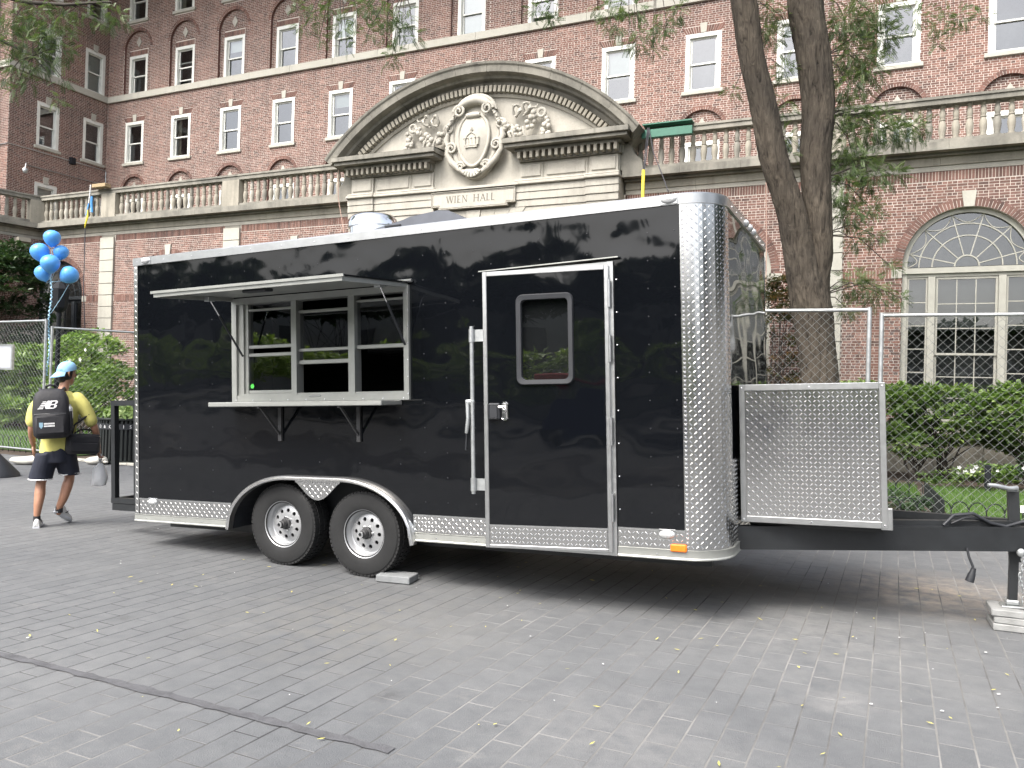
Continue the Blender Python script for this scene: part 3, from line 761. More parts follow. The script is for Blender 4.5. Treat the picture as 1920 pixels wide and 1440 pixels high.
soldier(PD, XP0, XP1, 6.85, 7.075, B, [(c-.36,c+.36) for c in PIL]+[(-15.2,-6.4)])
soldier(PD, XP0, XP1, 4.595, 4.805, B, [(c-.36,c+.36) for c in PIL]+[(-15.2,-6.4)]+[(c-RA-.24,c+RA+.24) for c in XA])
for c in XA:
    arch_ring('arch_ring', PD, c, ZS, RA, RO-.005, B, skip=.085, step=.072)
    MB().prism([(c-.105,6.205),(c+.105,6.205),(c+.15,6.575),(c-.15,6.575)], 21.15, 21.22).build('keystone', M['stone_pale'], B, keep=True)
    for s in (-1,1):
        a, b = sorted((c+s*RA, c+s*(RA+.235))); MB().cbox(a+.003,b-.003,21.18,21.23,4.595,4.805,.004).build('impost_stone', M['stone_pale'], B, keep=True)
# stone plinth blocks
x = XP0
while x < XP1:
    e = min(x+1.3, XP1)
    if not (-15.3 < (x+e)/2 < -6.3):
        MB().cbox(x+.004,e-.004,21.12,21.25,0,.78,.01).build('plinth_stone', M['stone_mid'], B, keep=True); MB().cbox(x+.004,e-.004,21.06,21.25,.785,.9,.012).build('plinth_cap', M['stone_pale'], B, keep=True)
    x = e
# pilasters of stacked stone blocks
for c in PIL:
    pm = MB().box(c-.355,c+.355,21.19,21.25,.9,7.08).build('pilaster', M['stone_grey'], B, keep=True); z = .91
    while z < 6.9:
        h = .415; MB().cbox(c-.36,c+.36,21.12,21.2,z,min(z+h,7.07),.006).build('stone_block', M['stone_pale'], pm, keep=True); z += h+.02
# arched windows
def arched_window(c, fm):
    P_ = lambda x, z: (c+x, z)
    f = MB(); y0, y1 = 21.33, 21.45
    ring = [(RA-.01, ZS)]; n = 28
    path = [((c+(RA-.05)*math.cos(PI*i/n), 21.39, ZS+(RA-.05)*math.sin(PI*i/n)), (math.cos(PI*i/n),0,math.sin(PI*i/n)), (0,1,0)) for i in range(n+1)]
    f.sweep(path, [(-.06,-.07),(.045,-.07),(.045,.07),(-.06,.07)])
    f.box(c-RA+.01,c-RA+.12,y0-.02,y1,1.1,ZS); f.box(c+RA-.12,c+RA-.01,y0-.02,y1,1.1,ZS)
    f.box(c-RA+.01,c+RA-.01,y0-.06,y1,4.70,4.83); f.box(c-RA+.12,c+RA-.12,y0,y1,4.62,4.70); f.box(c-RA+.01,c+RA-.01,y0,y1,1.1,1.22)
    for s in (-1,1):
        a, b = sorted((c+s*.64, c+s*.80)); f.cbox(a,b,y0-.04,y1,1.22,4.62,.012)
    win = f.build('arched_window', fm, B, keep=True)
    # sash frames and glazing bars
    g = MB(); pan = []
    def grid(xa, xb, za, zb, cols, rows, bw=.022, edge=.05, yy=21.38):
        g.box(c+xa,c+xa+edge,yy-.03,yy+.03,za,zb); g.box(c+xb-edge,c+xb,yy-.03,yy+.03,za,zb); g.box(c+xa+edge,c+xb-edge,yy-.03,yy+.03,za,za+edge); g.box(c+xa+edge,c+xb-edge,yy-.03,yy+.03,zb-edge,zb)
        xs = [xa+edge+(xb-xa-2*edge)*i/cols for i in range(cols+1)]; zs = [za+edge+(zb-za-2*edge)*i/rows for i in range(rows+1)]
        for x in xs[1:-1]: g.box(c+x-bw/2,c+x+bw/2,yy-.018,yy+.018,za+edge,zb-edge)
        for z in zs[1:-1]: g.box(c+xa+edge,c+xb-edge,yy-.016,yy+.016,z-bw/2,z+bw/2)
        for i in range(cols):
            for j in range(rows): pan.append((xs[i],xs[i+1],zs[j],zs[j+1],yy))
    grid(-.635,.635,2.78,4.61,3,3); grid(-.635,.635,1.23,2.82,3,3,yy=21.43)
    for s in (-1,1):
        a, b = sorted((s*.805, s*(RA-.125))); grid(a,b,1.23,4.61,1,6,edge=.035)
    g.build('glazing_bars', fm, win, keep=True)
    for i,(a,b,z0,z1,yy) in enumerate(pan):
        MB().add([(c+a,yy+.004,z0),(c+b,yy+.004,z0),(c+b,yy+.004,z1),(c+a,yy+.004,z1)],[(0,1,2,3)]).build('pane', M['glass_dark'], win, keep=True, fix=False)
    if fm is not M['dark_frame']: MB().box(c-RA+.13,c+RA-.13,21.56,21.57,3.38,4.6).build('blind', M['grey_blind'], win, keep=True)
    # fan light
    fb = MB(); R0, RIM = .25, RA-.11
    def arc(rr, w=.017): fb.tube([(c+rr*math.cos(PI*i/24), 21.385, ZS+rr*math.sin(PI*i/24)) for i in range(25)], w, 5)
    arc(R0,.02); arc(.72); arc(1.0)
    sp = [PI*(k+.5)/6 for k in range(6)]
    for a in sp: fb.bar((c+R0*math.cos(a),21.385,ZS+R0*math.sin(a)), (c+RIM*math.cos(a),21.385,ZS+RIM*math.sin(a)), .022, .03, (0,1,0))
    es = [0]+sp+[PI]
    for a0, a1 in zip(es[:-1], es[1:]):                   # hanging swags between the spokes at the rim
        pts = []
        for i in range(13):
            t = i/12; a = a0+(a1-a0)*t; sag = (.22 if (a0 > 0 and a1 < PI) else .2)*(math.sin(PI*t)**.8)
            pts.append((c+(RIM-sag)*math.cos(a), 21.385, ZS+(RIM-sag)*math.sin(a)))
        fb.tube(pts, .012, 5)
    fb.build('fan_bars', fm, win, keep=True)
    MB().add([(c,21.4,ZS)]+[(c+RIM*math.cos(PI*i/30),21.4,ZS+RIM*math.sin(PI*i/30)) for i in range(31)], [(0,i,i+1) for i in range(1,31)]).build('fan_pane', M['glass_dark'], win, keep=True, fix=False)
for c in XA: arched_window(c, M['dark_frame'] if c < -28 else M['cream_paint'])

# ---- entablature over the ground floor
def entab(a0, a1, wall, back=.5):
    def piece(nm, d, z0, z1, mt, L):
        s = a0
        while s < a1-.05:
            e = min(s+L, a1)
            p = [wall.P(s+.002,0,d),wall.P(e-.002,0,d),wall.P(e-.002,0,-back),wall.P(s+.002,0,-back)]
            mb = MB().add([(q[0],q[1],z0) for q in p]+[(q[0],q[1],z1) for q in p], [(0,1,2,3),(7,6,5,4),(0,4,5,1),(1,5,6,2),(2,6,7,3),(3,7,4,0)])
            mb.build(nm, mt, B, keep=True); s = e
    piece('frieze_stone', .02, 7.082, 7.20, M['stone'], 1.9); piece('frieze_stone', .055, 7.203, 7.40, M['stone_mid'], 1.9)
    piece('cornice_bed', .16, 7.403, 7.47, M['stone_grey'], 2.4); piece('cornice_stone', .40, 7.473, 7.66, M['stone_grey'], 1.55)
entab(-30.3, -15.2, PD); entab(-6.4, XP1, PD)
WPd = np.array([-.235,-.972,0]); WP = Wall((-30.3,21.2,0), tuple(WPd), (.972,-.235,0))
entab(0, 9, WP)
mb = MB(); wall_plane(mb, WP, 0, 9, 0, 7.1, []); mb.build('wing_podium_wall', M['mortar'], B, keep=True)
brick_mesh('brickwork', WP, brick_boxes(0, 9, 3.5, 7.08), M['brick'], B)
o = MB(); o.prism([(0,7.0),(.5,7.0),(.5,6.85),(.38,6.8),(.25,6.62),(.1,6.5),(0,6.2)], -.22, .22, Matrix.Translation((-30.42,20.4,0)) @ Matrix.Rotation(-.24,4,'Z')); o.build('bracket_stone', M['stone_mid'], B, keep=True)
MB().add([(XC-3,13,7.66),(XP1,13,7.66),(XP1,25,7.66),(XC-3,25,7.66)],[(0,1,2,3)]).v
mb = MB(); mb.box(-30.3,XP1,21.3,25.0,7.5,7.655); mb.build('terrace', M['stone_grey'], B, keep=True)
# ---- balustrade
def rail(wall, a0, a1):
    mb = MB()
    for (d0,d1,z0,z1) in ((.18,-.16,8.60,8.721),(.21,-.19,8.72,8.78),(.17,-.15,7.66,7.79)):
        p = [wall.P(a0,0,d0),wall.P(a1,0,d0),wall.P(a1,0,d1),wall.P(a0,0,d1)]
        mb.add([(q[0],q[1],z0) for q in p]+[(q[0],q[1],z1) for q in p], [(0,1,2,3),(7,6,5,4),(0,4,5,1),(1,5,6,2),(2,6,7,3),(3,7,4,0)])
    return mb.build('balustrade', M['stone_grey'], B, keep=True)
BAL = {'l': rail(PD, -30.2, -15.0), 'r': rail(PD, -6.5, XP1), 'w': rail(WP, .1, 9)}
def bal_of(wall, a): return BAL['w'] if wall is WP else BAL['l'] if a < -10 else BAL['r']
bal = BAL['l']
bp = [(.085,0),(.085,.05),(.06,.06),(.058,.09),(.078,.2),(.086,.29),(.08,.36),(.062,.43),(.052,.455),(.068,.465),(.068,.495),(.05,.505),(.058,.53),(.066,.6),(.06,.68),(.045,.735),(.05,.75),(.07,.76),(.07,.81)]
bm_ = MB().lathe(bp, 12); b0 = None
bays = [(PD,-30.16,-26.72),(PD,-25.98,-20.75),(PD,-20.0,-15.3),(PD,-6.15,-1.62),(PD,-.86,4.42),(PD,5.2,10.1),(WP,.55,4.6)]
mts = [M['stone_mid'],M['stone_mid'],M['stone_grey'],M['stone']]
bms = []
for m_ in (M['stone_mid'], M['stone_grey'], M['stone']):
    o = bm_.build('baluster', m_, bal, 40); bms.append(o)
cnt = 0
for wall, a, b in bays:
    n = int(round((b-a)/.283)); 
    for i in range(n):
        p = wall.P(a+(b-a)*(i+.5)/n, 7.79, .01)
        r_ = bms[(0,0,1,0,2,0,1,0,0)[cnt % 9]] ; cnt += 1
        if 'used' not in r_: o = r_; o['used'] = 1
        else: o = bpy.data.objects.new('baluster', r_.data); COL.objects.link(o)
        o.parent = bal_of(wall, a); o.matrix_parent_inverse = world_m(bal).inverted(); o.location = p
for o in bms:
    if 'used' in o: del o['used']
for wall, a, b in ((PD,-30.96,-30.16),(PD,-26.72,-25.98),(PD,-20.75,-20.0),(PD,-15.25,-14.9),(PD,-6.6,-6.15),(PD,-1.62,-.86),(PD,4.42,5.2),(WP,.0,.5),(WP,4.6,5.3)):
    p = [wall.P(a,0,.2),wall.P(b,0,.2),wall.P(b,0,-.2),wall.P(a,0,-.2)]
    mb = MB().add([(q[0],q[1],7.662) for q in p]+[(q[0],q[1],8.595) for q in p], [(0,1,2,3),(7,6,5,4),(0,4,5,1),(1,5,6,2),(2,6,7,3),(3,7,4,0)]); mb.build('pier', M['stone_mid'], bal_of(wall, a), keep=True)

# ================================================================== PORTAL
PX = -10.78; YF = 20.7
def pbox(mb, x0, x1, y0, y1, z0, z1, c=.008): mb.cbox(PX+x0,PX+x1,y0,y1,z0,z1,c)
mb = MB()
pbox(mb,-4.33,-2.0,20.72,21.4,0,8.2); pbox(mb,2.0,4.33,20.72,21.4,0,8.2); pbox(mb,-2.0,2.0,20.75,21.4,4.2,8.6); pbox(mb,-1.5,1.5,21.1,21.3,0,4.2)
# tympanum field under the arc
zc = 4.34; pts = [(PX-4.4,8.15)]+[(PX+6.05*math.cos(a), zc+6.05*math.sin(a)) for a in np.linspace(RAD(137),RAD(43),30)]+[(PX+4.4,8.15)]
mb.prism(pts, 20.76, 21.6)
portal = mb.build('portal', M['stone'], B, keep=True)
# curved cornice, cut into voussoir lengths
prof = [(-.52,.9),(-.52,.06),(-.40,-.02),(-.36,-.22),(-.3,-.26),(-.26,-.48),(-.1,-.52),(-.06,-.56),(0,-.58),(0,.9)]
angs = np.linspace(RAD(139.4),RAD(40.6),12)
for a0, a1 in zip(angs[:-1], angs[1:]):
    path = [((PX+6.6*math.cos(a),20.72,zc+6.6*math.sin(a)),(math.cos(a),0,math.sin(a)),(0,1,0)) for a in np.linspace(a0-.0006,a1+.0006,7)]
    MB().sweep(path, prof).build('arc_cornice_stone', M['stone_grey'], portal, 25, keep=True)
d0 = None
def dentil(loc, rot, mt):
    global d0
    if d0 is None: o = d0 = MB().cbox(-.045,.045,-.14,.06,-.095,.095,.006).build('dentil', mt, portal)
    else: o = bpy.data.objects.new('dentil', d0.data); COL.objects.link(o); o.parent = portal
    o.matrix_parent_inverse = world_m(portal).inverted(); o.matrix_basis = Matrix.Translation(loc) @ Matrix.Rotation(rot,4,'Y')
nd = 66
for i in range(nd):
    a = RAD(134)-(RAD(134)-RAD(46))*i/(nd-1); dentil((PX+5.96*math.cos(a),20.66,zc+5.96*math.sin(a)), PI/2-a, M['stone_mid'])
path = [((PX+5.84*math.cos(a),20.74,zc+5.84*math.sin(a)),(math.cos(a),0,math.sin(a)),(0,1,0)) for a in np.linspace(RAD(133),RAD(47),40)]
MB().sweep(path, [(-.07,.05),(-.07,-.03),(0,-.07),(.03,-.05),(.03,.05)]).build('arc_moulding', M['stone'], portal, 40, keep=True)
# broken horizontal cornices with dentils
for s in (-1,1):
    a, b = sorted((s*1.08, s*4.72))
    mb = MB(); pbox(mb,a,b,20.12,20.9,8.52,8.66); pbox(mb,a+.05,b-.05,20.2,20.9,8.42,8.515); pbox(mb,a+.28,b-.28,20.42,20.9,8.33,8.415); pbox(mb,a+.33,b-.33,20.6,20.9,8.10,8.33)
    mb.add([(PX+a,20.12,8.66),(PX+b,20.12,8.66),(PX+b,20.8,8.73),(PX+a,20.8,8.73)],[(0,1,2,3)])
    mb.build('broken_cornice', M['stone_grey'], portal, keep=True)
    n = 16
    for i in range(n): dentil((PX+a+.42+(b-a-.84)*i/(n-1),20.52,8.23), 0, M['stone_mid'])
# framed panels, entablature fascias, pilaster breaks
for s in (-1,1):
    for (p,q,y) in ((3.50,4.31,20.62),(2.18,3.44,20.66),(1.40,2.12,20.66)):
        a, b = sorted((s*p,s*q)); mb = MB(); pbox(mb,a,b,y+.035,20.74,7.62,8.09); pbox(mb,a+.06,b-.06,y,20.74,7.68,8.03,.02); mb.build('panel_stone', M['stone'], portal, keep=True)
    for (p,q,o_) in ((3.45,4.35,-.06),(1.33,3.45,0)):
        a, b = sorted((s*p,s*q)); mb = MB()
        pbox(mb,a,b,20.68+o_,20.74,6.62,6.84); pbox(mb,a-.01,b+.01,20.65+o_,20.74,6.845,7.03); pbox(mb,a-.02,b+.02,20.62+o_,20.74,7.035,7.24); pbox(mb,a-.02,b+.02,20.60+o_,20.74,7.245,7.44); pbox(mb,a-.05,b+.05,20.52+o_,20.74,7.445,7.53,.02); pbox(mb,a-.03,b+.03,20.58+o_,20.74,7.535,7.60,.02)
        mb.build('fascia_stone', M['stone'], portal, keep=True)
    a, b = sorted((s*3.5,s*4.34)); mb = MB(); z = 0.1
    while z < 6.5: pbox(mb,a,b,20.6,20.74,z,z+.42,.012); z += .43
    mb.build('pier_stone', M['stone_pale'], portal, keep=True)
    # scrolled buttress outside the portal
    mb = MB(); mb.prism([(s*4.33,7.66),(s*4.95,7.66),(s*4.92,7.9),(s*4.7,8.1),(s*4.6,8.35),(s*4.33,8.4)], 20.8, 21.3, Matrix.Translation((PX,0,0))); mb.build('buttress', M['stone_grey'], portal, keep=True)
# wedge stones of the flat arch below the sign
for i in range(-3,4):
    mb = MB(); x0, x1 = i*.42-.21+.006, i*.42+.21-.006
    mb.prism([(PX+x0*.8,6.2),(PX+x1*.8,6.2),(PX+x1*1.12,6.84),(PX+x0*1.12,6.84)], 20.66-(.03 if i == 0 else 0), 20.76); mb.build('voussoir', M['stone'], portal, keep=True)
# name panel
def outline(o_): return [(-1.36+o_,7.42-o_),(-1.36+o_,6.98+o_),(-1.12+o_,6.98+o_),(-1.12+o_,6.90+o_),(1.12-o_,6.90+o_),(1.12-o_,6.98+o_),(1.36-o_,6.98+o_),(1.36-o_,7.42-o_)]
mb = MB(); mb.prism([(PX+x,z) for x,z in outline(0)], 20.56, 20.74); mb.prism([(PX+x,z) for x,z in [(-1.45,7.45),(1.45,7.45),(1.45,7.52),(-1.45,7.52)]], 20.5, 20.74)
a_ = [(PX+x,20.54,z) for x,z in outline(.012)]; mb.tube(a_, .013, 5, closed=True); a_ = [(PX+x,20.553,z) for x,z in outline(.05)]; mb.tube(a_, .008, 4, closed=True)
sign = mb.build('name_panel', M['stone'], portal, keep=True)
M['incised'] = simple('incised_letter', (.13,.12,.10), .95)
def roman(word, x, z, h, y):
    """incised roman capitals as thin polygons with serifs"""
    mb = MB(); t1, t2 = .13*h, .07*h; n = [0]
    def st(ax,az,bx,bz,t):
        p, q = Vector((ax,0,az)), Vector((bx,0,bz)); d = (q-p).normalized(); s_ = Vector((-d.z,0,d.x))*(t/2); n[0] += 1
        yy = y-.0004*n[0]
        mb.add([(X0+r_.x*h,yy,z+r_.z*h) for r_ in (p-s_,p+s_,q+s_,q-s_)],[(0,1,2,3)])
    def ser(ax,az,w=.13): st(ax-w,az,ax+w,az,.035)
    X0 = x
    for ch in word:
        if ch == 'W':
            st(.05,1,.32,0,.13); st(.32,0,.58,1,.07); st(.58,1,.85,0,.13); st(.85,0,1.12,1,.07); ser(.05,1); ser(.58,1); ser(1.12,1); w = 1.3
        elif ch == 'I': st(.15,0,.15,1,.13); ser(.15,1,.15); ser(.15,0,.15); w = .46
        elif ch == 'E': st(.15,0,.15,1,.13); st(.15,.965,.58,.965,.07); st(.15,.5,.5,.5,.06); st(.15,.035,.6,.035,.07); ser(.12,1,.1); ser(.12,0,.1); w = .8
        elif ch == 'N': st(.15,0,.15,1,.07); st(.15,1,.8,0,.13); st(.8,0,.8,1,.07); ser(.12,1,.14); ser(.15,0,.14); ser(.8,1,.14); w = 1.1
        elif ch == 'H': st(.15,0,.15,1,.13); st(.8,0,.8,1,.13); st(.15,.5,.8,.5,.06); [ser(a,b,.15) for a in (.15,.8) for b in (0,1)]; w = 1.1
        elif ch == 'A': st(.08,0,.45,1,.07); st(.45,1,.82,0,.13); st(.22,.36,.66,.36,.06); ser(.08,0); ser(.82,0); w = .98
        elif ch == 'L': st(.15,0,.15,1,.13); st(.15,.035,.6,.035,.07); ser(.15,1,.15); ser(.12,0,.1); w = .74
        else: w = .75
        X0 += w*h
    return mb, X0-x
_, wd = roman('WIEN HALL', 0, 0, .2, 0); lx = PX-wd/2-.06
for ch in 'WIEN HALL':
    mb, w_ = roman(ch, lx, 7.08, .2, 20.556); lx += w_
    if ch != ' ': mb.build('letter', M['incised'], sign, keep=True, fix=False)
# cartouche
def egg(t, a, b, pinch=.28):
    x = a*math.sin(t); z = b*math.cos(t); return (x*(1+pinch*math.cos(t)*.6), z)
mb = MB(); C0 = (PX+.02, 8.87)
def egg_disc(a, b, y0, y1, dome, m=None, pinch=.28, rings=6, n=36, tgt=None):
    v = []; f = []
    for j in range(rings+1):
        s = 1-j/rings
        for i in range(n):
            x, z = egg(2*PI*i/n, a*s, b*s, pinch); v.append((C0[0]+x, y0-dome*(1-s*s) if True else y0, C0[1]+z))
    for j in range(rings):
        for i in range(n): f.append((j*n+i,j*n+(i+1)%n,(j+1)*n+(i+1)%n,(j+1)*n+i))
    k = len(v); v += [(C0[0]+egg(2*PI*i/n,a,b,pinch)[0], y1, C0[1]+egg(2*PI*i/n,a,b,pinch)[1]) for i in range(n)]
    f += [(i,(i+1)%n,k+(i+1)%n,k+i) for i in range(n)]
    return (tgt or mb).add(v, f)
egg_disc(.83,1.14,20.66,20.8,.05); egg_disc(.70,1.0,20.58,20.7,.1)
mb.tube([(C0[0]+egg(2*PI*i/40,.74,1.06)[0], 20.6, C0[1]+egg(2*PI*i/40,.74,1.06)[1]) for i in range(40)], .085, 8, closed=True)
mb.tube([(C0[0]+egg(2*PI*i/40,.49,.76,.2)[0], 20.47, C0[1]-.03+egg(2*PI*i/40,.49,.76,.2)[1]) for i in range(40)], .05, 8, closed=True)
# hood and volutes
mb.tube([(C0[0]+.52*math.cos(a), 20.45, C0[1]+.78+.32*math.sin(a)) for a in np.linspace(PI*.98,PI*.02,14)], [.07,.09,.11,.12,.13,.13,.13,.13,.13,.13,.12,.11,.09,.07], 10)
mb.tube([(C0[0]+.66*math.cos(a), 20.56, C0[1]+.7+.58*math.sin(a)) for a in np.linspace(PI*.95,PI*.05,16)], .06, 8)
mb.tube([(C0[0]+x, 20.42, C0[1]+.66) for x in np.linspace(-.22,.22,6)], [.06,.08,.085,.085,.08,.06], 10)
def volute(x, z, r, s, y=20.45):
    pts = []; rad = []
    for i in range(26):
        a = i/25*PI*3.2; rr = r*(1-.78*i/25); pts.append((C0[0]+x+s*rr*math.cos(a), y-.05*i/25, C0[1]+z+rr*math.sin(a))); rad.append(max(.018,.05*(1-.55*i/25)))
    mb.tube(pts, rad, 7)
for s in (-1,1):
    volute(s*.45,.80,.19,s,20.40); volute(s*.83,.36,.15,s,20.52); volute(s*.72,-.22,.17,s,20.5); volute(s*.42,-.78,.15,-s,20.5)
    mb.tube([(C0[0]+s*x,20.52,C0[1]+z) for x,z in ((.86,.25),(.92,.02),(.84,-.12),(.88,-.35),(.72,-.62),(.5,-.8),(.25,-.98))], [.06,.09,.07,.08,.1,.09,.07], 8)
    for q in range(16): mb.ball((C0[0]+s*(.55+.02*q+random.uniform(-.03,.03)),20.44+random.uniform(-.03,.03),C0[1]+.85-.033*q), random.uniform(.035,.06), 7, 5)
cart = mb.build('cartouche', M['stone'], portal, 50, keep=True)
sh = MB(); C1 = C0; C0 = (C0[0], C0[1]-.03); egg_disc(.46,.72,20.46,20.6,.13,pinch=.2,tgt=sh); sh.build('shield', M['stone'], portal, 50, keep=True); C0 = C1
cr = MB(); cx, cz = C0[0], C0[1]-.05                     # crown in low relief
cr.box(cx-.19,cx+.19,20.315,20.4,cz-.24,cz-.17); cr.box(cx-.2,cx+.2,20.305,20.4,cz-.19,cz-.165)
for i in range(5):
    x = -.2+.1*i; cr.prism([(cx+x-.035,cz-.165),(cx+x+.035,cz-.165),(cx+x*1.15+.012,cz+.02),(cx+x*1.15-.012,cz+.02)], 20.32, 20.4); cr.ball((cx+x*1.15,20.33,cz+.035), .03, 8, 6)
for s in (-1,1): cr.tube([(cx+s*x,20.33,cz+z) for x,z in ((.19,-.12),(.2,.0),(.14,.11),(.05,.17),(0,.19))], .02, 6)
cr.box(cx-.014,cx+.014,20.31,20.4,cz+.19,cz+.34); cr.box(cx-.05,cx+.05,20.31,20.4,cz+.25,cz+.278)
cr.build('crown', M['stone'], portal, 40, keep=True)
sl = MB()
for i in range(7):
    a = RAD(-62+i*124/6); sl.tube([(C0[0]+.05*math.sin(a),20.48,C0[1]-.86-.02), (C0[0]+.2*math.sin(a),20.40,C0[1]-.86-.13*math.cos(a)), (C0[0]+.30*math.sin(a),20.42,C0[1]-.86-.25*math.cos(a))], [.022,.042,.05], 7)
sl.build('shell', M['stone_pale'], portal, 50, keep=True)
# fruit festoons with ribbons
for s in (-1,1):
    fe = MB(); rr = random.Random(3+s)
    def fruit(x, z, r, y): fe.ball((PX+s*x,y,z), r, 8, 6, (1,.9,1))
    for i in range(46):                                   # swag
        t = rr.random(); x = .92+1.02*t; zz = 9.28-.46*math.sin(PI*t)**.9+.16*t; w = .06+.15*math.sin(PI*t)
        fruit(x+rr.uniform(-.05,.05), zz+rr.uniform(-w,w), rr.uniform(.05,.09), 20.6-rr.uniform(0,.1))
    for i in range(20):                                   # drop
        t = rr.random(); fruit(2.22+rr.uniform(-.1,.1)*(.5+t), 9.3-.5*t, rr.uniform(.045,.08), 20.62-rr.uniform(0,.07))
    fe.tube([(PX+s*(2.08+.11*math.cos(a)),20.58,9.42+.11*math.sin(a)) for a in np.linspace(0,2*PI,14)[:-1]], .045, 7, closed=True)
    for t in (.35,.68):
        x = .92+1.02*t; fe.tube([(PX+s*(x-.06),20.5,9.06),(PX+s*x,20.44,8.85),(PX+s*(x+.08),20.52,8.64)], .035, 6)
    for (x,z,r) in ((1.32,9.56,.16),(1.62,9.6,.15)):      # ribbon loops
        fe.tube([(PX+s*(x+r*.7*math.cos(a)),20.56+.05*math.sin(2*a),z+r*math.sin(a)) for a in np.linspace(0,2*PI,12)[:-1]], [.055,.03]*5+[.05], 6, closed=True)
    fe.tube([(PX+s*x,20.6,z) for x,z in ((1.5,9.4),(1.68,9.46),(1.8,9.62),(1.92,9.6),(1.96,9.68))], .028, 6)
    fe.build('festoon', M['stone'], portal, 50, keep=True)

# ================================================================== FOOD TRAILER
TM = Matrix(((0.99909,0.0067,-0.04211,-6.59409),(-0.00728,0.99988,-0.01369,5.69103),(0.04201,0.01398,0.99902,0.23757),(0,0,0,1)))
T = empty('food_trailer', label='black and silver concession food trailer with an open serving window', cat='trailer', M=TM)
L, W, HB, RC = 5.68, 2.49, 2.574, .28
def part(mb, name, m, parent=None, smooth=None): return mb.build(name, m, parent or T, smooth)
# ---- near side panel with openings for window, door and wheels
def side_arch(u):                                         # underside of the fender line
    c1, c2 = 1.80, 2.63
    r = .56
    if u < 1.92: x = (1.92-u)/.68; return .47*math.sqrt(max(0,1-x*x))
    if u > 2.48: x = (u-2.48)/.70; return .47*math.sqrt(max(0,1-x*x))
    return .47
holes = [(1.30,3.15,1.17,2.07),(3.86,4.90,.01,2.12),(1.24,3.18,0,.47)]
def grid_panel(mb, u0, u1, c0, c1, holes, b):
    xs = sorted({u0,u1,*[h[0] for h in holes],*[h[1] for h in holes]}); zs = sorted({c0,c1,*[h[2] for h in holes],*[h[3] for h in holes]})
    for i in range(len(xs)-1):
        for j in range(len(zs)-1):
            cx, cz = (xs[i]+xs[i+1])/2, (zs[j]+zs[j+1])/2
            if any(h[0] < cx < h[1] and h[2] < cz < h[3] for h in holes): continue
            mb.add([(xs[i],b,zs[j]),(xs[i+1],b,zs[j]),(xs[i+1],b,zs[j+1]),(xs[i],b,zs[j+1])],[(0,1,2,3)])
mb = MB(); grid_panel(mb, .0, 5.42, 0, 2.55, holes, 0)
us = np.linspace(1.24,3.18,41)
for a, b_ in zip(us[:-1], us[1:]): mb.add([(a,0,side_arch(a)),(b_,0,side_arch(b_)),(b_,0,.47),(a,0,.47)],[(0,1,2,3)])
part(mb, 'side_panel', M['black'])
def plan(n=8, off=0.0, rear=True):                        # body outline from rear near corner round the nose to the far rear
    p = [((0 if rear else 0,-off,0),(0,-1,0)), ((L-RC,-off,0),(0,-1,0))]
    for i in range(1,n+1):
        a = -PI/2+PI/2*i/n; p.append(((L-RC+(RC+off)*math.cos(a), RC+(RC+off)*math.sin(a), 0),(math.cos(a),math.sin(a),0)))
    p.append(((L+off,W-RC,0),(1,0,0)))
    for i in range(1,n+1):
        a = PI/2*i/n; p.append(((L-RC+(RC+off)*math.cos(a), W-RC+(RC+off)*math.sin(a), 0),(math.cos(a),math.sin(a),0)))
    p.append(((0,W+off,0),(0,1,0))); return p
PL = plan()
mb = MB()
mb.add([(L,RC,.69),(L,W-RC,.69),(L,W-RC,2.53),(L,RC,2.53)],[(0,1,2,3)]); part(mb, 'front_panel', M['black_ribbed'])
mb = MB(); mb.add([(0,W,0),(L-RC,W,0),(L-RC,W,2.53),(0,W,2.53)],[(0,1,2,3)]); part(mb, 'far_side_panel', M['black'])
mb = MB(); mb.add([(0.004,0.02,0),(0.004,W,0),(0.004,W,2.53),(0.004,.02,2.53)],[(0,1,2,3)]); part(mb, 'rear_panel', M['black'])
def flat_top(z): pts = [p[0] for p in PL]; return [(x,y,z) for x,y,_ in pts]
mb = MB(); t_ = flat_top(2.56); mb.add(t_, [tuple(range(len(t_)))]); part(mb, 'roof', M['alu'])
mb = MB(); mb.box(.02,1.22,.03,2.45,.005,.03); mb.box(3.2,5.35,.03,2.45,.005,.03); mb.box(1.22,3.2,.36,2.45,.005,.03); mb.box(5.35,5.62,.3,2.2,.005,.03); part(mb, 'floor', M['black_metal'])
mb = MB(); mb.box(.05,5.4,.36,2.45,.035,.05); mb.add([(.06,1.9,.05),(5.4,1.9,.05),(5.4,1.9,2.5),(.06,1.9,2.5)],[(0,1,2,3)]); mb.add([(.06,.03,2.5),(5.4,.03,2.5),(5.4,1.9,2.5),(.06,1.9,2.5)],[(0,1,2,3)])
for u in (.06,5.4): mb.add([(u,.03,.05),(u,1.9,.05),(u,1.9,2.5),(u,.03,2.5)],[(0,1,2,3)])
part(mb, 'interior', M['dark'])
mb = MB(); mb.cbox(1.9,2.9,1.2,1.88,1.62,2.1,.02); mb.box(1.3,3.3,1.1,1.88,.06,.95); part(mb, 'kitchen_hood', M['hub'])
# roof edge trim
tr = [(0,-.068),(.014,-.066),(.016,.0),(.004,.012),(-.06,.016),(-.06,0),(0,0)]
mb = MB(); mb.sweep([((p[0],p[1],2.565),n,(0,0,1)) for p,n in PL], tr); part(mb, 'roof_trim', M['alu'], smooth=30)
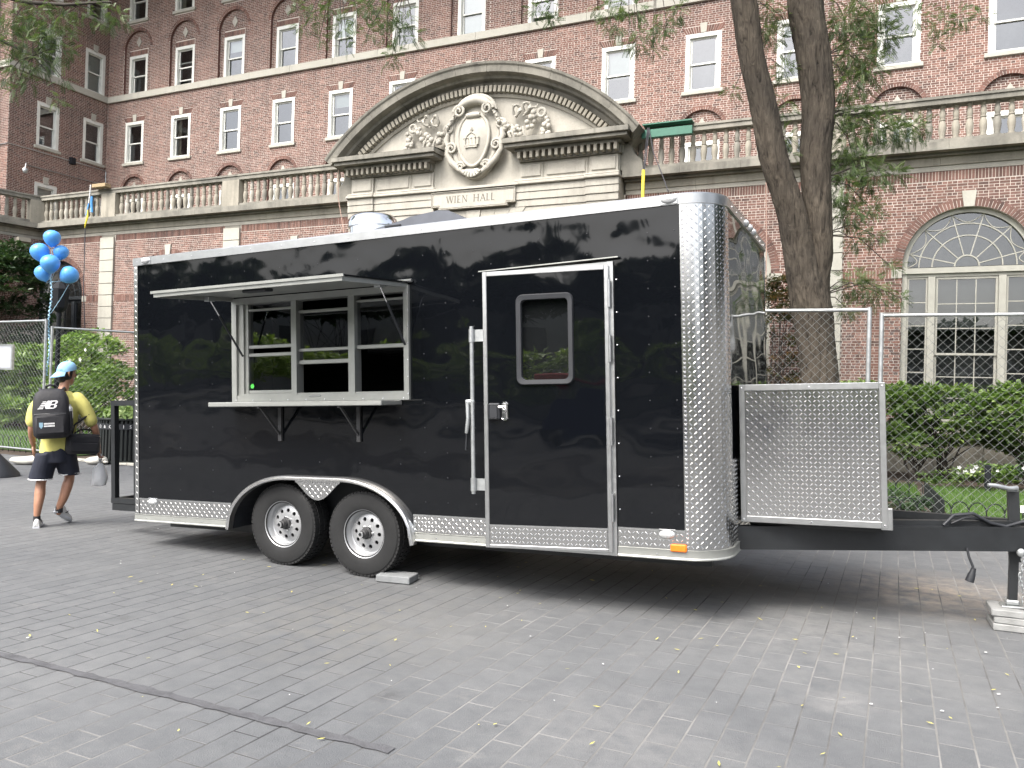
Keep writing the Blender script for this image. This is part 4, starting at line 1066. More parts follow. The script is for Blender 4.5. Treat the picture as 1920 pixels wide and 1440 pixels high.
# lower aluminium strip, interrupted at the wheels and the door
st = [(0,.0),(.016,.0),(.018,.008),(.012,.016),(.012,.062),(.016,.07),(0,.072)]
for a, b_ in ((0,1.235),(3.185,3.86)): part(MB().sweep([((a,0,0),(0,-1,0),(0,0,1)),((b_,0,0),(0,-1,0),(0,0,1))], st), 'lower_trim', M['alu_white'])
path = [((4.915,0,0),(0,-1,0),(0,0,1))]+[((p[0],p[1],0),n,(0,0,1)) for p,n in PL[1:11]]+[((L,1.1,0),(1,0,0),(0,0,1))]
part(MB().sweep(path, st), 'lower_trim', M['alu_white'], smooth=30)
# ---- tread plate: raised lugs on a mapped surface
def lugs(mb, fn, s0, s1, t0, t1, p=.0305, h=.0021):
    ni, nj = int((s1-s0)/p), int((t1-t0)/p)
    if ni < 1 or nj < 1: return
    ds, dt = (s1-s0)/ni, (t1-t0)/nj
    for i in range(ni):
        for j in range(nj):
            cs, ct = s0+(i+.5)*ds, t0+(j+.5)*dt; sg = 1 if (i+j) % 2 else -1
            c, s_ = math.cos(sg*PI/4), math.sin(sg*PI/4); l, w = .0138, .0030
            base = [(-l,0),(-l*.45,-w),(l*.45,-w),(l,0),(l*.45,w),(-l*.45,w)]; top = [(-l*.5,0),(l*.5,0)]
            vs = [fn(cs+x*c-y*s_, ct+x*s_+y*c, 0.0004) for x,y in base]+[fn(cs+x*c-y*s_, ct+x*s_+y*c, h) for x,y in top]
            mb.add(vs, [(0,1,6),(1,2,7,6),(2,3,7),(3,4,7),(4,5,6,7),(5,0,6)])
def plane_fn(o, e1, e2, n):
    o, e1, e2, n = map(Vector, (o,e1,e2,n)); return lambda s, t, h: o+e1*s+e2*t+n*h
def skirt(name, a, b_, c0, c1, bb=-.004, edge=True):
    mb = MB(); fn = plane_fn((a,bb,c0),(1,0,0),(0,0,1),(0,-1,0)); w, h = b_-a, c1-c0
    mb.add([(a,bb,c0),(b_,bb,c0),(b_,bb,c1),(a,bb,c1)],[(0,1,2,3)]); lugs(mb, fn, .005, w-.005, .004, h-.004)
    o = part(mb, name, M['tread'])
    if edge: MB().box(a,b_,bb-.006,0,c1,c1+.012).build('edge_strip', M['alu'], o)
skirt('tread_skirt', .06, 1.235, .073, .213); skirt('tread_skirt', 3.185, 3.86, .073, .205); skirt('tread_skirt', 4.915, 5.40, .073, .197)
skirt('rear_corner_guard', .0, .052, .073, 2.5, -.005, False)
# front corner guard wrapping the nose
ARC = RC*PI/2
def corner_fn(s, t, h):
    r = RC+.005+h; s0 = .03
    if s < s0: return Vector((5.40-.0+s-.03+.03, -.005-h, t))
    a = (s-s0)/RC-PI/2
    if a <= 0: return Vector((L-RC+r*math.cos(a), RC+r*math.sin(a), t))
    return Vector((L+.005+h, RC+(s-s0-ARC), t))
SE = .03+ARC+.01
def guard(name, fn, s_list, t0, t1, s0, s1):
    mb = MB()
    for a, b_ in zip(s_list[:-1], s_list[1:]): mb.add([fn(a,t0,0),fn(b_,t0,0),fn(b_,t1,0),fn(a,t1,0)],[(0,1,2,3)])
    lugs(mb, fn, s0, s1, t0+.004, t1-.004); return part(mb, name, M['tread'])
guard('corner_guard', corner_fn, [0,.03]+[.03+ARC*i/14 for i in range(1,15)]+[SE], .073, 2.498, .002, SE-.002)
ff = plane_fn((L+.004,RC+.012,.073),(0,1,0),(0,0,1),(1,0,0))
mb = MB(); mb.add([ff(0,0,0),ff(1.94,0,0),ff(1.94,.615,0),ff(0,.615,0)],[(0,1,2,3)]); lugs(mb, ff, .004, .45, .004, .611, h=.0026); lugs(mb, ff, .45, 1.935, .004, .611); part(mb, 'stone_guard', M['tread'])
mb = MB()
mb.sweep([((p[0],p[1],0),n,(0,0,1)) for p,n in PL[11:20]], [(.004,.073),(.006,.073),(.006,2.498),(.004,2.498)]); part(mb, 'far_corner_guard', M['tread'])
# rivets and screws
mb = MB()
def stud(u, c, r=.0054, b=0.0): mb.ball((u,b,c), r, 6, 4, (1,.55,1))
for u in (.20,.601,1.013,3.30,3.507,3.76,5.166,5.36):
    c = .32
    while c < 2.42: stud(u, c); c += .2
for u in (1.414,1.822,2.24,2.663,3.066):
    for c in (.62,.82,1.0,2.2,2.34): stud(u, c)
for u in (3.917,4.329,4.71):
    for c in (2.2,2.36): stud(u, c)
part(mb, 'panel_rivets', M['plastic_black'])['kind'] = 'stuff'
mb = MB()
u = .06
while u < 5.4:
    stud(u, 2.53, .006, -.016); stud(u+.1, .035, .006, -.013) if not (1.2 < u+.1 < 3.2 or 3.8 < u+.1 < 4.95) else None; u += .36
for a in np.linspace(.4,2.1,9): mb.ball((L+.016,a,2.53), .006, 6, 4)
for c in np.linspace(.1,2.0,9): stud(4.935, c, .006, -.016)
for c in np.linspace(1.2,2.02,7): stud(3.165, c, .006, -.03)
for a in np.linspace(1.33,3.12,10): stud(a, 1.163, .006, -.03)
part(mb, 'trim_screws', M['chrome'])['kind'] = 'stuff'
# marker lights
def marker(u, c, m, w=.055, h=.022, amb=False):
    mb = MB(); mb.cbox(u-w,u+w,-.024,-.004,c-h,c+h,.008); o = part(mb, 'marker_light', m)
    return o
o = part(MB().cbox(5.30,5.415,-.03,-.004,.058,.112,.008), 'side_reflector', M['amber']); o['label'] = 'amber rectangular side reflector'
def clear_light(u, c, b=-.004):
    mb = MB(); mb.lathe([(.052,0),(.05,.01),(.03,.022),(.0,.026)], 14, Matrix.Translation((u,b,c)) @ Matrix.Rotation(PI/2,4,'X') @ Matrix.Diagonal((1.15,.62,1,1))); o = part(mb, 'clearance_light', M['clear_lens'], smooth=60)
    MB().cbox(u-.062,u+.062,b-.004,b+.002,c-.036,c+.036,.003).build('base', M['alu'], o)
clear_light(5.275,.175,-.006); clear_light(.24,.195,-.006); clear_light(5.33,2.538,-.017); clear_light(.18,2.538,-.017)
mb = MB()
for v in (1.05,1.25,1.45): mb.lathe([(.05,0),(.05,.012),(.028,.026),(0,.03)], 12, Matrix.Translation((L+.014,v,2.532)) @ Matrix.Rotation(PI/2,4,'Y') @ Matrix.Diagonal((.62,1.1,1,1)))
part(mb, 'nose_lights', M['clear_lens'], smooth=60)

# ---- serving window
fr = MB()
fr.box(1.28,1.335,-.028,.09,1.15,2.09); fr.box(3.125,3.172,-.028,.09,1.15,2.09); fr.box(1.335,3.125,-.028,.09,2.035,2.09); fr.box(1.335,3.125,-.024,.09,1.15,1.205)
fr.box(1.335,1.40,-.005,.09,1.205,2.035); fr.box(1.955,2.012,-.016,.08,1.205,2.035); fr.box(2.565,2.63,-.016,.08,1.205,2.035)
fr.box(1.40,1.44,.012,.08,1.205,2.035); fr.box(1.335,3.125,-.01,.06,1.205,1.222)
sw = part(fr, 'serving_window', M['alu_white'])
def bars(a, b_, cs, y=.015): 
    for c, h in cs: MB().cbox(a,b_,y,y+.03,c-h/2,c+h/2,.004).build('sash_rail', M['alu_white'], sw)
bars(1.44,1.955,((1.98,.02),(1.645,.03),(1.572,.03),(1.236,.03))); bars(2.012,2.565,((1.935,.025),(1.597,.028),(1.49,.036))); bars(2.63,3.125,((1.60,.034),(1.99,.02)))
for (a,b_,c0,c1,y) in ((1.44,1.955,1.645,2.035,.045),(1.44,1.955,1.236,1.572,.03),(2.012,2.565,1.60,1.94,.04),(2.012,2.565,1.51,1.60,.03),(2.63,3.125,1.60,2.0,.03)):
    MB().add([(a,y,c0),(b_,y,c0),(b_,y,c1),(a,y,c1)],[(0,1,2,3)]).build('pane', M['glass_trailer'], sw, fix=False)
mb = MB(); mb.lathe([(.0,0),(.021,0),(.021,.001),(0,.001)], 18, Matrix.Translation((1.47,.028,1.29)) @ Matrix.Rotation(PI/2,4,'X'), cap=False); mb.build('green_sticker', M['green_dot'], sw)
MB().cbox(2.15,2.28,-.03,-.02,1.185,1.2,.003).build('latch', M['alu'], sw)
# lifted awning flap
ang = math.atan2(.055,.87); FL = .875
FM = Matrix.Translation((0,-.012,2.105)) @ Matrix.Rotation(ang,4,'X')
mb = MB(); mb.box(1.265,3.16,-FL,0,-.004,.0); fl = part(mb.xform(FM), 'awning_flap', M['alu_white'])
def fpart(mb, name, m): return mb.xform(FM).build(name, m, fl)
fpart(MB().box(1.255,3.17,-FL-.008,.004,.001,.012), 'flap_skin', M['black'])
mb = MB(); mb.box(1.27,3.155,-FL,-FL+.03,-.034,-.005); mb.box(1.265,1.295,-FL+.03,0,-.036,-.005); mb.box(3.13,3.16,-FL+.03,0,-.036,-.005); mb.box(1.25,3.175,-FL-.012,-FL-.002,-.005,.016)
fpart(mb, 'flap_frame', M['alu_white'])
mb = MB(); mb.box(1.265,3.21,-.03,.01,.014,.026); mb.tube([(1.265,-.01,.016),(3.21,-.01,.016)], .014, 8); fpart(mb, 'hinge', M['alu'])
for (u,us_,c) in ((1.32,1.415,1.56),(3.1,3.14,1.60)):
    p = FM @ Vector((u,-.32,-.03)); q = Vector((us_,-.03,c)); mid = p.lerp(q,.28)
    mb = MB(); mb.tube([p,mid], .0055, 8); o = part(mb, 'strut_rod', M['chrome'], smooth=60); MB().tube([mid,q], .0095, 8).build('strut_cylinder', M['plastic_black'], o, 60)
    fpart(MB().cbox(u-.03,u+.03,-.36,-.28,-.05,-.006,.006), 'strut_bracket', M['galv'])
fpart(MB().cbox(1.95,2.2,-.6,-.5,-.03,-.006,.008), 'latch', M['plastic_black'])
# serving shelf on brackets
mb = MB(); mb.cbox(1.27,3.09,-.31,-.002,1.108,1.148,.006); sf = part(mb, 'shelf', M['alu_white'])
for u in (1.822,2.663):
    mb = MB(); mb.box(u-.018,u+.018,-.022,0,.80,1.108); mb.bar((u,-.02,.86),(u,-.26,1.10),.014,.02); mb.box(u-.012,u+.012,-.29,-.01,1.094,1.107); mb.build('bracket', M['hub'], sf)
# ---- side door, a little ajar
fr = MB(); fr.box(4.868,4.912,-.02,.05,.0,2.135); fr.box(3.852,3.895,-.012,.05,.0,2.135); fr.box(3.895,4.868,-.012,.05,2.09,2.135); fr.box(3.895,4.868,-.012,.06,0,.03)
part(fr, 'door_frame', M['alu'])
mb = MB(); mb.add([(3.83,-.004,2.142),(4.96,-.004,2.162),(4.96,-.05,2.156),(3.83,-.05,2.136),(3.83,-.004,2.15),(4.96,-.004,2.17),(4.96,-.05,2.164),(3.83,-.05,2.144)],[(0,1,2,3),(4,5,6,7),(0,1,5,4),(2,3,7,6),(1,2,6,5),(0,3,7,4)]); part(mb, 'drip_rail', M['alu_white'])
th = math.atan2(.135,.96); DW, DH0, DH1 = .968, .025, 2.11
DM = Matrix.Translation((3.925,-.17,0)) @ Matrix.Rotation(th,4,'Z')
mb = MB(); w0, w1, z0, z1 = .295, .675, 1.275, 1.895
hl = [(w0,w1,z0,z1)]
grid_panel(mb, .02, DW-.02, .19, DH1-.02, hl, 0); grid_panel(mb, .02, DW-.02, .03, DH1-.02, hl, .04)
door = part(mb.xform(DM), 'door', M['black'])
def dp(mb, name, m, smooth=None, parent=None): return mb.xform(DM).build(name, m, parent or door, smooth)
mb = MB(); mb.cbox(0,.034,-.008,.045,DH0,DH1,.004); mb.cbox(DW-.034,DW,-.008,.045,DH0,DH1,.004); mb.cbox(.034,DW-.034,-.008,.045,DH1-.034,DH1,.004); mb.cbox(.034,DW-.034,-.008,.045,DH0,DH0+.026,.004); mb.box(.034,DW-.034,-.005,.0,.188,.2)
dp(mb, 'door_edge', M['alu'])
mb = MB(); fn = plane_fn((.036,-.004,.052),(1,0,0),(0,0,1),(0,-1,0)); mb.add([fn(0,0,0),fn(DW-.072,0,0),fn(DW-.072,.136,0),fn(0,.136,0)],[(0,1,2,3)]); lugs(mb, fn, .004, DW-.076, .003, .133); dp(mb, 'kick_plate', M['tread'])
def rrect(x0, x1, z0, z1, r, n=6):
    o = []
    for cx, cz, a0 in ((x1-r,z1-r,0),(x0+r,z1-r,PI/2),(x0+r,z0+r,PI),(x1-r,z0+r,1.5*PI)):
        for i in range(n+1): a = a0+PI/2*i/n; o.append((cx+r*math.cos(a), cz+r*math.sin(a)))
    return o
oo = rrect(.262,.705,1.245,1.925,.055); ii = rrect(.302,.665,1.285,1.885,.035); n = len(oo)
mb = MB()
v = [(x,-.004,z) for x,z in oo]+[(x,-.022,z) for x,z in rrect(.27,.697,1.253,1.917,.05)]+[(x,-.018,z) for x,z in ii]+[(x,.03,z) for x,z in ii]
mb.add(v, [(k*n+i,k*n+(i+1)%n,(k+1)*n+(i+1)%n,(k+1)*n+i) for k in range(3) for i in range(n)]); dp(mb, 'door_window', M['plastic_black'], 40)
mb = MB(); mb.add([(x,.012,z) for x,z in ii],[tuple(range(n))]); dp(mb, 'pane', M['glass_trailer'])
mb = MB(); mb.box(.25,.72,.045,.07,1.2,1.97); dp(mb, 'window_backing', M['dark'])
mb = MB(); mb.cbox(.04,.135,-.03,0,.99,1.115,.01); mb.cbox(.052,.118,-.036,-.03,1.0,1.1,.006); dp(mb, 'lock_box', M['plastic_black'])
mb = MB(); mb.cbox(.145,.195,-.02,0,.985,1.125,.015); mb.tube([(.13,-.04,1.085),(.17,-.045,1.085)], .012, 8); mb.cbox(.15,.19,-.045,-.02,1.04,1.07,.008); dp(mb, 'lock_plate', M['chrome'])
mb = MB()
for c in (.35,.9,1.5,1.9): mb.tube([(DW+.004,-.012,c-.1),(DW+.004,-.012,c+.1)], .012, 8)
dp(mb, 'hinges', M['alu'], 60)
mb = MB(); mb.tube([(-.085,-.02,.43),(-.085,-.02,1.70)], .0165, 10); lb = dp(mb, 'lock_bar', M['galv'], 60)
for c in (.50,1.63):
    mb = MB(); mb.tube([(-.085,-.02,c-.05),(-.085,-.02,c+.05)], .022, 10); mb.box(-.085,.006,-.012,-.004,c-.045,c+.045); dp(mb, 'bracket', M['galv'], None, lb)
mb = MB(); mb.cbox(-.14,-.07,-.034,-.004,1.105,1.145,.005); mb.tube([(-.122,-.03,1.12),(-.116,-.04,1.0),(-.122,-.045,.93),(-.13,-.04,.89)], [.016,.014,.015,.012], 8); dp(mb, 'lever', M['galv'], 60, lb)
mb = MB(); mb.tube([(-.133,-.02,.89),(-.145,-.012,.76)], .009, 6); dp(mb, 'lever_grip', M['plastic_black'], 60, lb)
# ---- fender, wheel wells, wheels
fpath = []
for u in np.linspace(1.225,3.195,57):
    uu = min(max(u,1.2401),3.1799); fpath.append((u, side_arch(uu)))
fpath[0] = (1.235,-.01); fpath[-1] = (3.185,-.03)
mb = MB(); path = []
for i,(u,c) in enumerate(fpath):
    a = fpath[min(i+1,len(fpath)-1)]; b_ = fpath[max(i-1,0)]; d = Vector((a[0]-b_[0],0,a[1]-b_[1])).normalized(); nn = Vector((-d.z,0,d.x)); path.append(((u,0,c),nn,(0,-1,0)))
mb.sweep(path, [(.028,0),(.03,.045),(.022,.06),(.012,.05),(.002,.062),(-.008,.056),(-.01,0)]); fd = part(mb, 'fender', M['alu_bright'], smooth=35)
mb = MB()                                                  # tread plate web between the wheels
v0 = []; N = 24
for i in range(N+1):
    u = 1.98+(2.46-1.98)*i/N; t = i/N; v0.append((u, .445-.155*math.sin(PI*t)**1.25))
for i in range(N): mb.add([(v0[i][0],-.012,v0[i][1]),(v0[i+1][0],-.012,v0[i+1][1]),(v0[i+1][0],-.012,.462),(v0[i][0],-.012,.462)],[(0,1,2,3)])
for i in range(16):
    for j in range(6):
        u, c = 1.99+.0305*i, .29+.0305*j; t = min(1,max(0,(u-1.98)/.48))
        if .445-.155*math.sin(PI*t)**1.25+.012 < c < .45: lugs(mb, plane_fn((u-.0155,-.0125,c-.0155),(1,0,0),(0,0,1),(0,-1,0)), 0, .031, 0, .031, .0301) if (i+j) % 2 else lugs(mb, plane_fn((u+.0155,-.0125,c-.0155),(-1,0,0),(0,0,1),(0,-1,0)), 0, .031, 0, .031, .0301)
mb.build('fender_web', M['tread'], fd)
mb = MB(); mb.add([(u,y,c) for u,c in fpath for y in (.0,.34)], [(2*i,2*i+1,2*i+3,2*i+2) for i in range(len(fpath)-1)]); mb.add([(1.2,.34,-.02),(3.2,.34,-.02),(3.2,.34,.5),(1.2,.34,.5)],[(0,1,2,3)]); part(mb, 'wheel_well', M['plastic_black'])
def make_wheel(u, c, spin):
    Mw = Matrix.Translation((u,.155,c)) @ Matrix.Rotation(PI/2,4,'X') @ Matrix.Rotation(spin,4,'Z')   # z axis points to the viewer
    R0 = .366
    e = part(MB().lathe([(.185,-.1),(.225,-.112),(.29,-.117),(.335,-.112),(.352,-.098),(.360,-.08),(R0,0),(.360,.08),(.352,.098),(.335,.112),(.318,.1155),(.30,.1165),(.285,.1175),(.25,.1155),(.222,.112),(.208,.106),(.203,.096),(.19,.09)], 64, Mw, cap=False), 'wheel', M['rubber'], smooth=25)
    mb = MB()
    for i in range(60):                                   # tread blocks on the shoulders
        a = 2*PI*i/60; ca, sa = math.cos(a), math.sin(a); tx = Vector((-sa,ca,0)); rx = Vector((ca,sa,0))
        for z0_, z1_, off in ((.062,.104,0),(-.104,-.062,.05),(.012,.052,.04),(-.052,-.012,.02)):
            vs = []
            for rr in (.340,R0+.0045 if abs(z0_+z1_) < .1 else R0+.001):
                for zz in (z0_,z1_):
                    for w_ in (-.0145,.0145): vs.append(rx*(rr-(.006 if abs(zz) > .09 else 0))+tx*(w_+off*.4)+Vector((0,0,zz)))
            mb.add([Mw @ p for p in vs], [(4,5,7,6),(0,1,5,4),(2,6,7,3),(0,4,6,2),(1,3,7,5)])
    mb.build('tread_block', M['rubber'], e)['kind'] = 'stuff'
    # rim: barrel, dish with ten holes
    mb = MB().lathe([(.200,.100),(.206,.104),(.208,.098),(.196,.086),(.188,.07),(.180,.06),(.176,.036),(.168,.03),(.158,.035)], 48, Mw, cap=False)
    prof_z = lambda r: .035+.016*(1-((r-.07)/.088)**2) if r > .07 else .051
    hr, rc_ = .0175, .118
    for k in range(10):
        a0 = 2*PI*k/10; n_ = 16; ring = []; outer = []
        for i in range(n_):
            th_ = 2*PI*i/n_; ring.append((rc_+hr*math.cos(th_), hr*math.sin(th_)))
            ct_, st_ = math.cos(th_), math.sin(th_); m_ = max(abs(ct_),abs(st_)); fx, fy = ct_/m_, st_/m_
            rr = rc_+fx*(.040 if fx > 0 else .043); outer.append((rr, fy*PI/10))
        def P3_(r, ang_or_off, polar): 
            if polar: a = a0+ang_or_off; x, y = r*math.cos(a), r*math.sin(a)
            else: x, y = r*math.cos(a0)-ang_or_off*math.sin(a0), r*math.sin(a0)+ang_or_off*math.cos(a0)
            q = math.hypot(x,y); return Mw @ Vector((x,y,prof_z(q)))
        vi = [P3_(r,o,False) for r,o in ring]; vo = [P3_(r,o,True) for r,o in outer]
        vb = [p-(Mw.to_3x3() @ Vector((0,0,.012))) for p in vi]
        mb.add(vi+vo+vb, [(i,(i+1)%n_,n_+(i+1)%n_,n_+i) for i in range(n_)]+[(i,(i+1)%n_,2*n_+(i+1)%n_,2*n_+i) for i in range(n_)])
    mb.lathe([(.0755,.0505),(.06,.052),(.057,.056),(.05,.056)], 32, Mw, cap=False)
    mb.build('rim', M['rim'], e, 35)
    mb = MB().lathe([(.055,.05),(.05,.075),(.036,.078),(.034,.125),(.026,.128),(.026,.15),(.019,.152),(.017,.142),(0,.142)], 24, Mw); mb.build('hub', M['hub'], e, 40)
    mb = MB().lathe([(.0265,.150),(.0265,.158),(.017,.158),(.016,.148)], 20, Mw, cap=False); mb.build('hub_cap', M['rim'], e, 40)
    for i in range(6):
        a = 2*PI*(i+.5)/6; MB().lathe([(.0095,.05),(.0095,.066),(.007,.072),(0,.073)], 6, Mw @ Matrix.Translation((.057*math.cos(a),.057*math.sin(a),0))).build('lug_nut', M['chrome'], e)
    mb = MB().lathe([(.16,.02),(0,.02)], 24, Mw, cap=False); mb.build('brake_drum', M['dark'], e)
    return e
make_wheel(1.785,.053,.2); make_wheel(2.655,.0165,.55)
mb = MB()
for v in (.42,2.05): mb.box(.0,5.5,v,v+.06,-.12,.004)
for u, c in ((1.785,.053),(2.655,.0165)): mb.bar((u,.1,c),(u,2.4,c),.07,.07); mb.lathe([(.366,-.11),(.366,.11)], 32, Matrix.Translation((u,2.33,c)) @ Matrix.Rotation(PI/2,4,'X'))
for u in np.linspace(.3,5.3,9): mb.box(u-.02,u+.02,.40,2.44,-.045,.004)
part(mb, 'chassis', M['black_metal'])
# ---- front storage box in tread plate
BX0, BX1, BV0, BV1, BC0, BC1 = 5.705, 6.69, .5, 1.95, .215, 1.225
mb = MB(); mb.cbox(BX0,BX1,BV0+.004,BV1,BC0,BC1,.004); bx_ = part(mb, 'storage_box', M['tread'])
fn = plane_fn((BX0,BV0,BC0),(1,0,0),(0,0,1),(0,-1,0)); mb = MB(); mb.add([fn(0,0,0),fn(BX1-BX0,0,0),fn(BX1-BX0,BC1-BC0,0),fn(0,BC1-BC0,0)],[(0,1,2,3)]); lugs(mb, fn, .045, BX1-BX0-.045, .05, BC1-BC0-.05); mb.build('box_front', M['tread'], bx_)
mb = MB()
for (a,b_,c,d) in ((0,.04,0,1.01),(.945,.985,0,1.01),(.04,.945,.965,1.01),(.04,.945,0,.045)): mb.cbox(BX0+a,BX0+b_,BV0-.012,BV0-.001,BC0+c,BC0+d,.003)
mb.cbox(BX0+.94,BX1+.03,BV0-.008,BV0+.05,BC0-.01,BC0+.14,.004); mb.build('edge_frame', M['alu'], bx_)
mb = MB()
for u in (.02,.49,.965):
    for c in (.02,.985): mb.ball((BX0+u,BV0-.013,BC0+c), .007, 6, 4, (1,.5,1))
mb.build('bolts', M['chrome'], bx_)
# ---- drawbar, jack, chain, cables
def beam(p, q, name):
    mb = MB(); p, q = Vector(p), Vector(q); d = (q-p).normalized(); s_ = Vector((-d.y,d.x,0)); h = .16
    for (z, hh, w) in ((0,.012,.075),(h,.012,.075)): mb.bar(p+s_*.03+Vector((0,0,z)), q+s_*.03+Vector((0,0,z)), w, hh)
    mb.bar(p+Vector((0,0,h/2)), q+Vector((0,0,h/2)), .014, h); return part(mb, name, M['black_metal'])
beam((5.60,.47,.014),(7.78,1.22,.008),'drawbar'); beam((5.60,2.02,.014),(7.78,1.28,.008),'drawbar')
mb = MB(); mb.cbox(7.6,8.25,1.19,1.31,.0,.16,.01); part(mb, 'coupler', M['black_metal'])
mb = MB(); mb.box(5.75,6.66,.62,1.9,.17,.2); mb.bar((6.7,.95,.19),(7.5,1.2,.185),.06,.05); mb.bar((6.7,1.5,.19),(7.5,1.3,.185),.06,.05); part(mb, 'drawbar_plate', M['black_metal'])
Mi = TM.inverted()
def Lc(p): return Mi @ Vector(p)
JU, JV = 7.52, 1.25; jt = Vector((JU,JV,.42)); jw = TM @ jt; base = Vector((jw.x+.012, jw.y, .155))
mb = MB(); mb.bar(jt, (JU+.004,JV,-.02), .072, .072, (0,1,0)); mb.bar((JU,JV,-.0),Lc(base+Vector((0,0,.02))), .058, .058, (0,1,0)); mb.bar((JU,JV,.0),(JU+.003,JV,-.09), .074, .074, (0,1,0)); jk = part(mb, 'jack', M['black_metal'])
b3 = Lc(base); mb = MB(); mb.cbox(b3.x-.075,b3.x+.075,b3.y-.075,b3.y+.075,b3.z,b3.z+.012,.004); mb.cbox(b3.x-.045,b3.x+.045,b3.y-.045,b3.y+.045,b3.z+.012,b3.z+.05,.01); mb.build('jack_foot', M['galv'], jk)
mb = MB(); mb.lathe([(.036,0),(.036,.02),(.02,.035)], 14, Matrix.Translation((JU,JV,.42))); mb.tube([(JU+.02,JV-.03,.445),(JU-.03,JV-.08,.445),(JU-.12,JV-.12,.47),(JU-.17,JV-.14,.475)], [.02,.016,.015,.012], 8); mb.build('crank', M['galv'], jk, 60)
MB().box(JU+.04,JU+.075,JV-.04,JV-.03,.27,.32).build('tag', M['print_white'], jk)
mb = MB()
p0 = Vector((7.55,1.1,-.0)); zz = -.02
for i in range(13):
    c = Vector((7.545+.012*math.sin(i*.8),1.10,zz-.028*i)); r_ = 0 if i % 2 else PI/2
    pts = [c+Vector((math.cos(a)*.011*math.cos(r_), math.cos(a)*.011*math.sin(r_), math.sin(a)*.02)) for a in np.linspace(0,2*PI,9)[:-1]]; mb.tube(pts, .0038, 5, closed=True)
mb.ball((7.545,1.1,.0), .03, 10, 8, (1,.6,1)); part(mb, 'safety_chain', M['galv'], smooth=60)
mb = MB(); mb.tube([(7.05,.95,.19),(7.12,1.0,.26),(7.25,1.05,.27),(7.36,1.1,.2),(7.46,1.14,.175),(7.56,1.16,.21),(7.7,1.2,.22)], .013, 7); mb.tube([(7.1,1.0,.2),(7.2,1.03,.245),(7.3,1.1,.22),(7.42,1.14,.175),(7.5,1.15,.10),(7.6,1.16,.06)], .009, 6); part(mb, 'cable', M['plastic_black'], smooth=60)
mb = MB(); mb.tube([(7.2,1.0,.03),(7.21,.99,-.03),(7.235,.98,-.105)], .009, 7); cb = part(mb, 'plug_cable', M['plastic_black'], smooth=60)
mb = MB(); mb.lathe([(.016,0),(.02,.03),(.026,.05),(.03,.1),(.024,.102),(.0,.09)], 14, Matrix.Translation((7.238,.978,-.108)) @ Matrix.Rotation(PI+.3,4,'Y')); mb.build('plug', M['plastic_black'], cb, 60)
# ---- rear frame
mb = MB(); u0 = -.72
def post(u, v, w=.055): mb.box(u-w/2,u+w/2,v,v+w,.11,1.18)
post(u0+.03,.3); post(-.36,.3,.05); post(u0+.03,.85); post(-.36,.85,.05)
for v in (.3,.85):
    mb.box(u0,.0,v-.001,v+.056,1.125,1.181); mb.box(u0,.0,v-.001,v+.056,.105,.16); mb.box(u0+.01,.0,v+.005,v+.05,.03,.10)
for u in (u0+.005,-.05): mb.box(u,u+.05,.355,.85,1.127,1.178); mb.box(u,u+.05,.355,.85,.108,.158)
part(mb, 'rear_rack', M['black_metal'])
mb = MB()
for p, q in (((-.6,.5,.175),(-.42,.72,.19)),((-.3,.5,.18),(-.08,.7,.2))): mb.bar(p,q,.02,.02)
part(mb, 'rack_brace', M['galv'])
# ---- roof vent and air conditioner
mb = MB(); mb.lathe([(.33,0),(.30,.03),(.245,.05),(.245,.40),(.262,.41),(.262,.45),(.25,.5),(.22,.53),(.12,.555),(0,.56)], 40, Matrix.Translation((1.79,1.5,2.56))); part(mb, 'roof_vent', M['chrome'], smooth=35)
mb = MB(); c = [(0,0),(0,.10),(.05,.155),(.40,.215),(.47,.235),(.78,.262),(.88,.25),(1.08,.14),(1.10,0)]
mb.prism([(2.26+x,2.603+z) for x,z in c], .72, 1.35); ac = part(mb, 'air_conditioner', M['plastic_grey'])
for i in range(3): MB().box(2.40+.03*i,2.64,.712,.73,2.705+.03*i,2.719+.03*i).build('vent_slot', M['dark'], ac)

# ---- paver blocks under wheel and jack
def block(name, corners_c, sx, sy, z0, h, rot, m, label, group=None):
    o = MB().cbox(-sx/2,sx/2,-sy/2,sy/2,0,h,.006).build(name, m); o.location = (corners_c[0],corners_c[1],z0); o.rotation_euler = (0,0,rot); return tag(o, label, 'paver block', group)
block('paver_block', (-3.62,5.76), .30,.20,.004,.058,.16, M['concrete'], 'single grey paver block lying as a chock at the front trailer wheel')
jx, jy = base.x, base.y
for i,(dx,r_,mt,lb) in enumerate(((.02,.03,M['concrete_pale'],'bottom pale paver block of the stack under the jack'),(.035,-.04,M['concrete_pale'],'middle pale paver block of the stack under the jack'),(.01,.02,M['concrete_pale'],'top pale paver block right under the jack foot'))):
    block('paver_block', (jx+dx,jy-.01), .32,.30,.002+i*.0505,.049,r_, mt, lb)

# ================================================================== TREES AND PLANTS
RIGHT=[(-0.62,14.04,7.80,0.39),(-0.19,14.23,7.90,0.35),(-0.49,14.10,7.28,0.39),(-0.06,14.29,7.56,0.30),(-0.56,14.08,6.76,0.35),(-0.25,14.21,7.03,0.30),(-0.47,14.12,6.28,0.30),(-0.54,14.10,5.89,0.35),(-0.15,14.27,6.08,0.35),(0.17,14.42,6.00,0.26),(0.48,14.56,6.10,0.22),(-0.45,14.14,5.46,0.35),(-0.60,14.08,5.07,0.35),(-0.13,14.29,5.30,0.26),(0.18,14.43,5.31,0.17),(-0.51,14.12,4.68,0.26),(-0.20,14.26,4.78,0.22),(-0.42,14.17,4.25,0.17),(-0.11,14.31,4.34,0.16),(-0.41,14.18,3.55,0.26),(-0.09,14.33,3.43,0.26),(0.14,14.43,3.83,0.13),(0.31,14.51,3.32,0.10),(-0.48,14.16,3.12,0.13)]
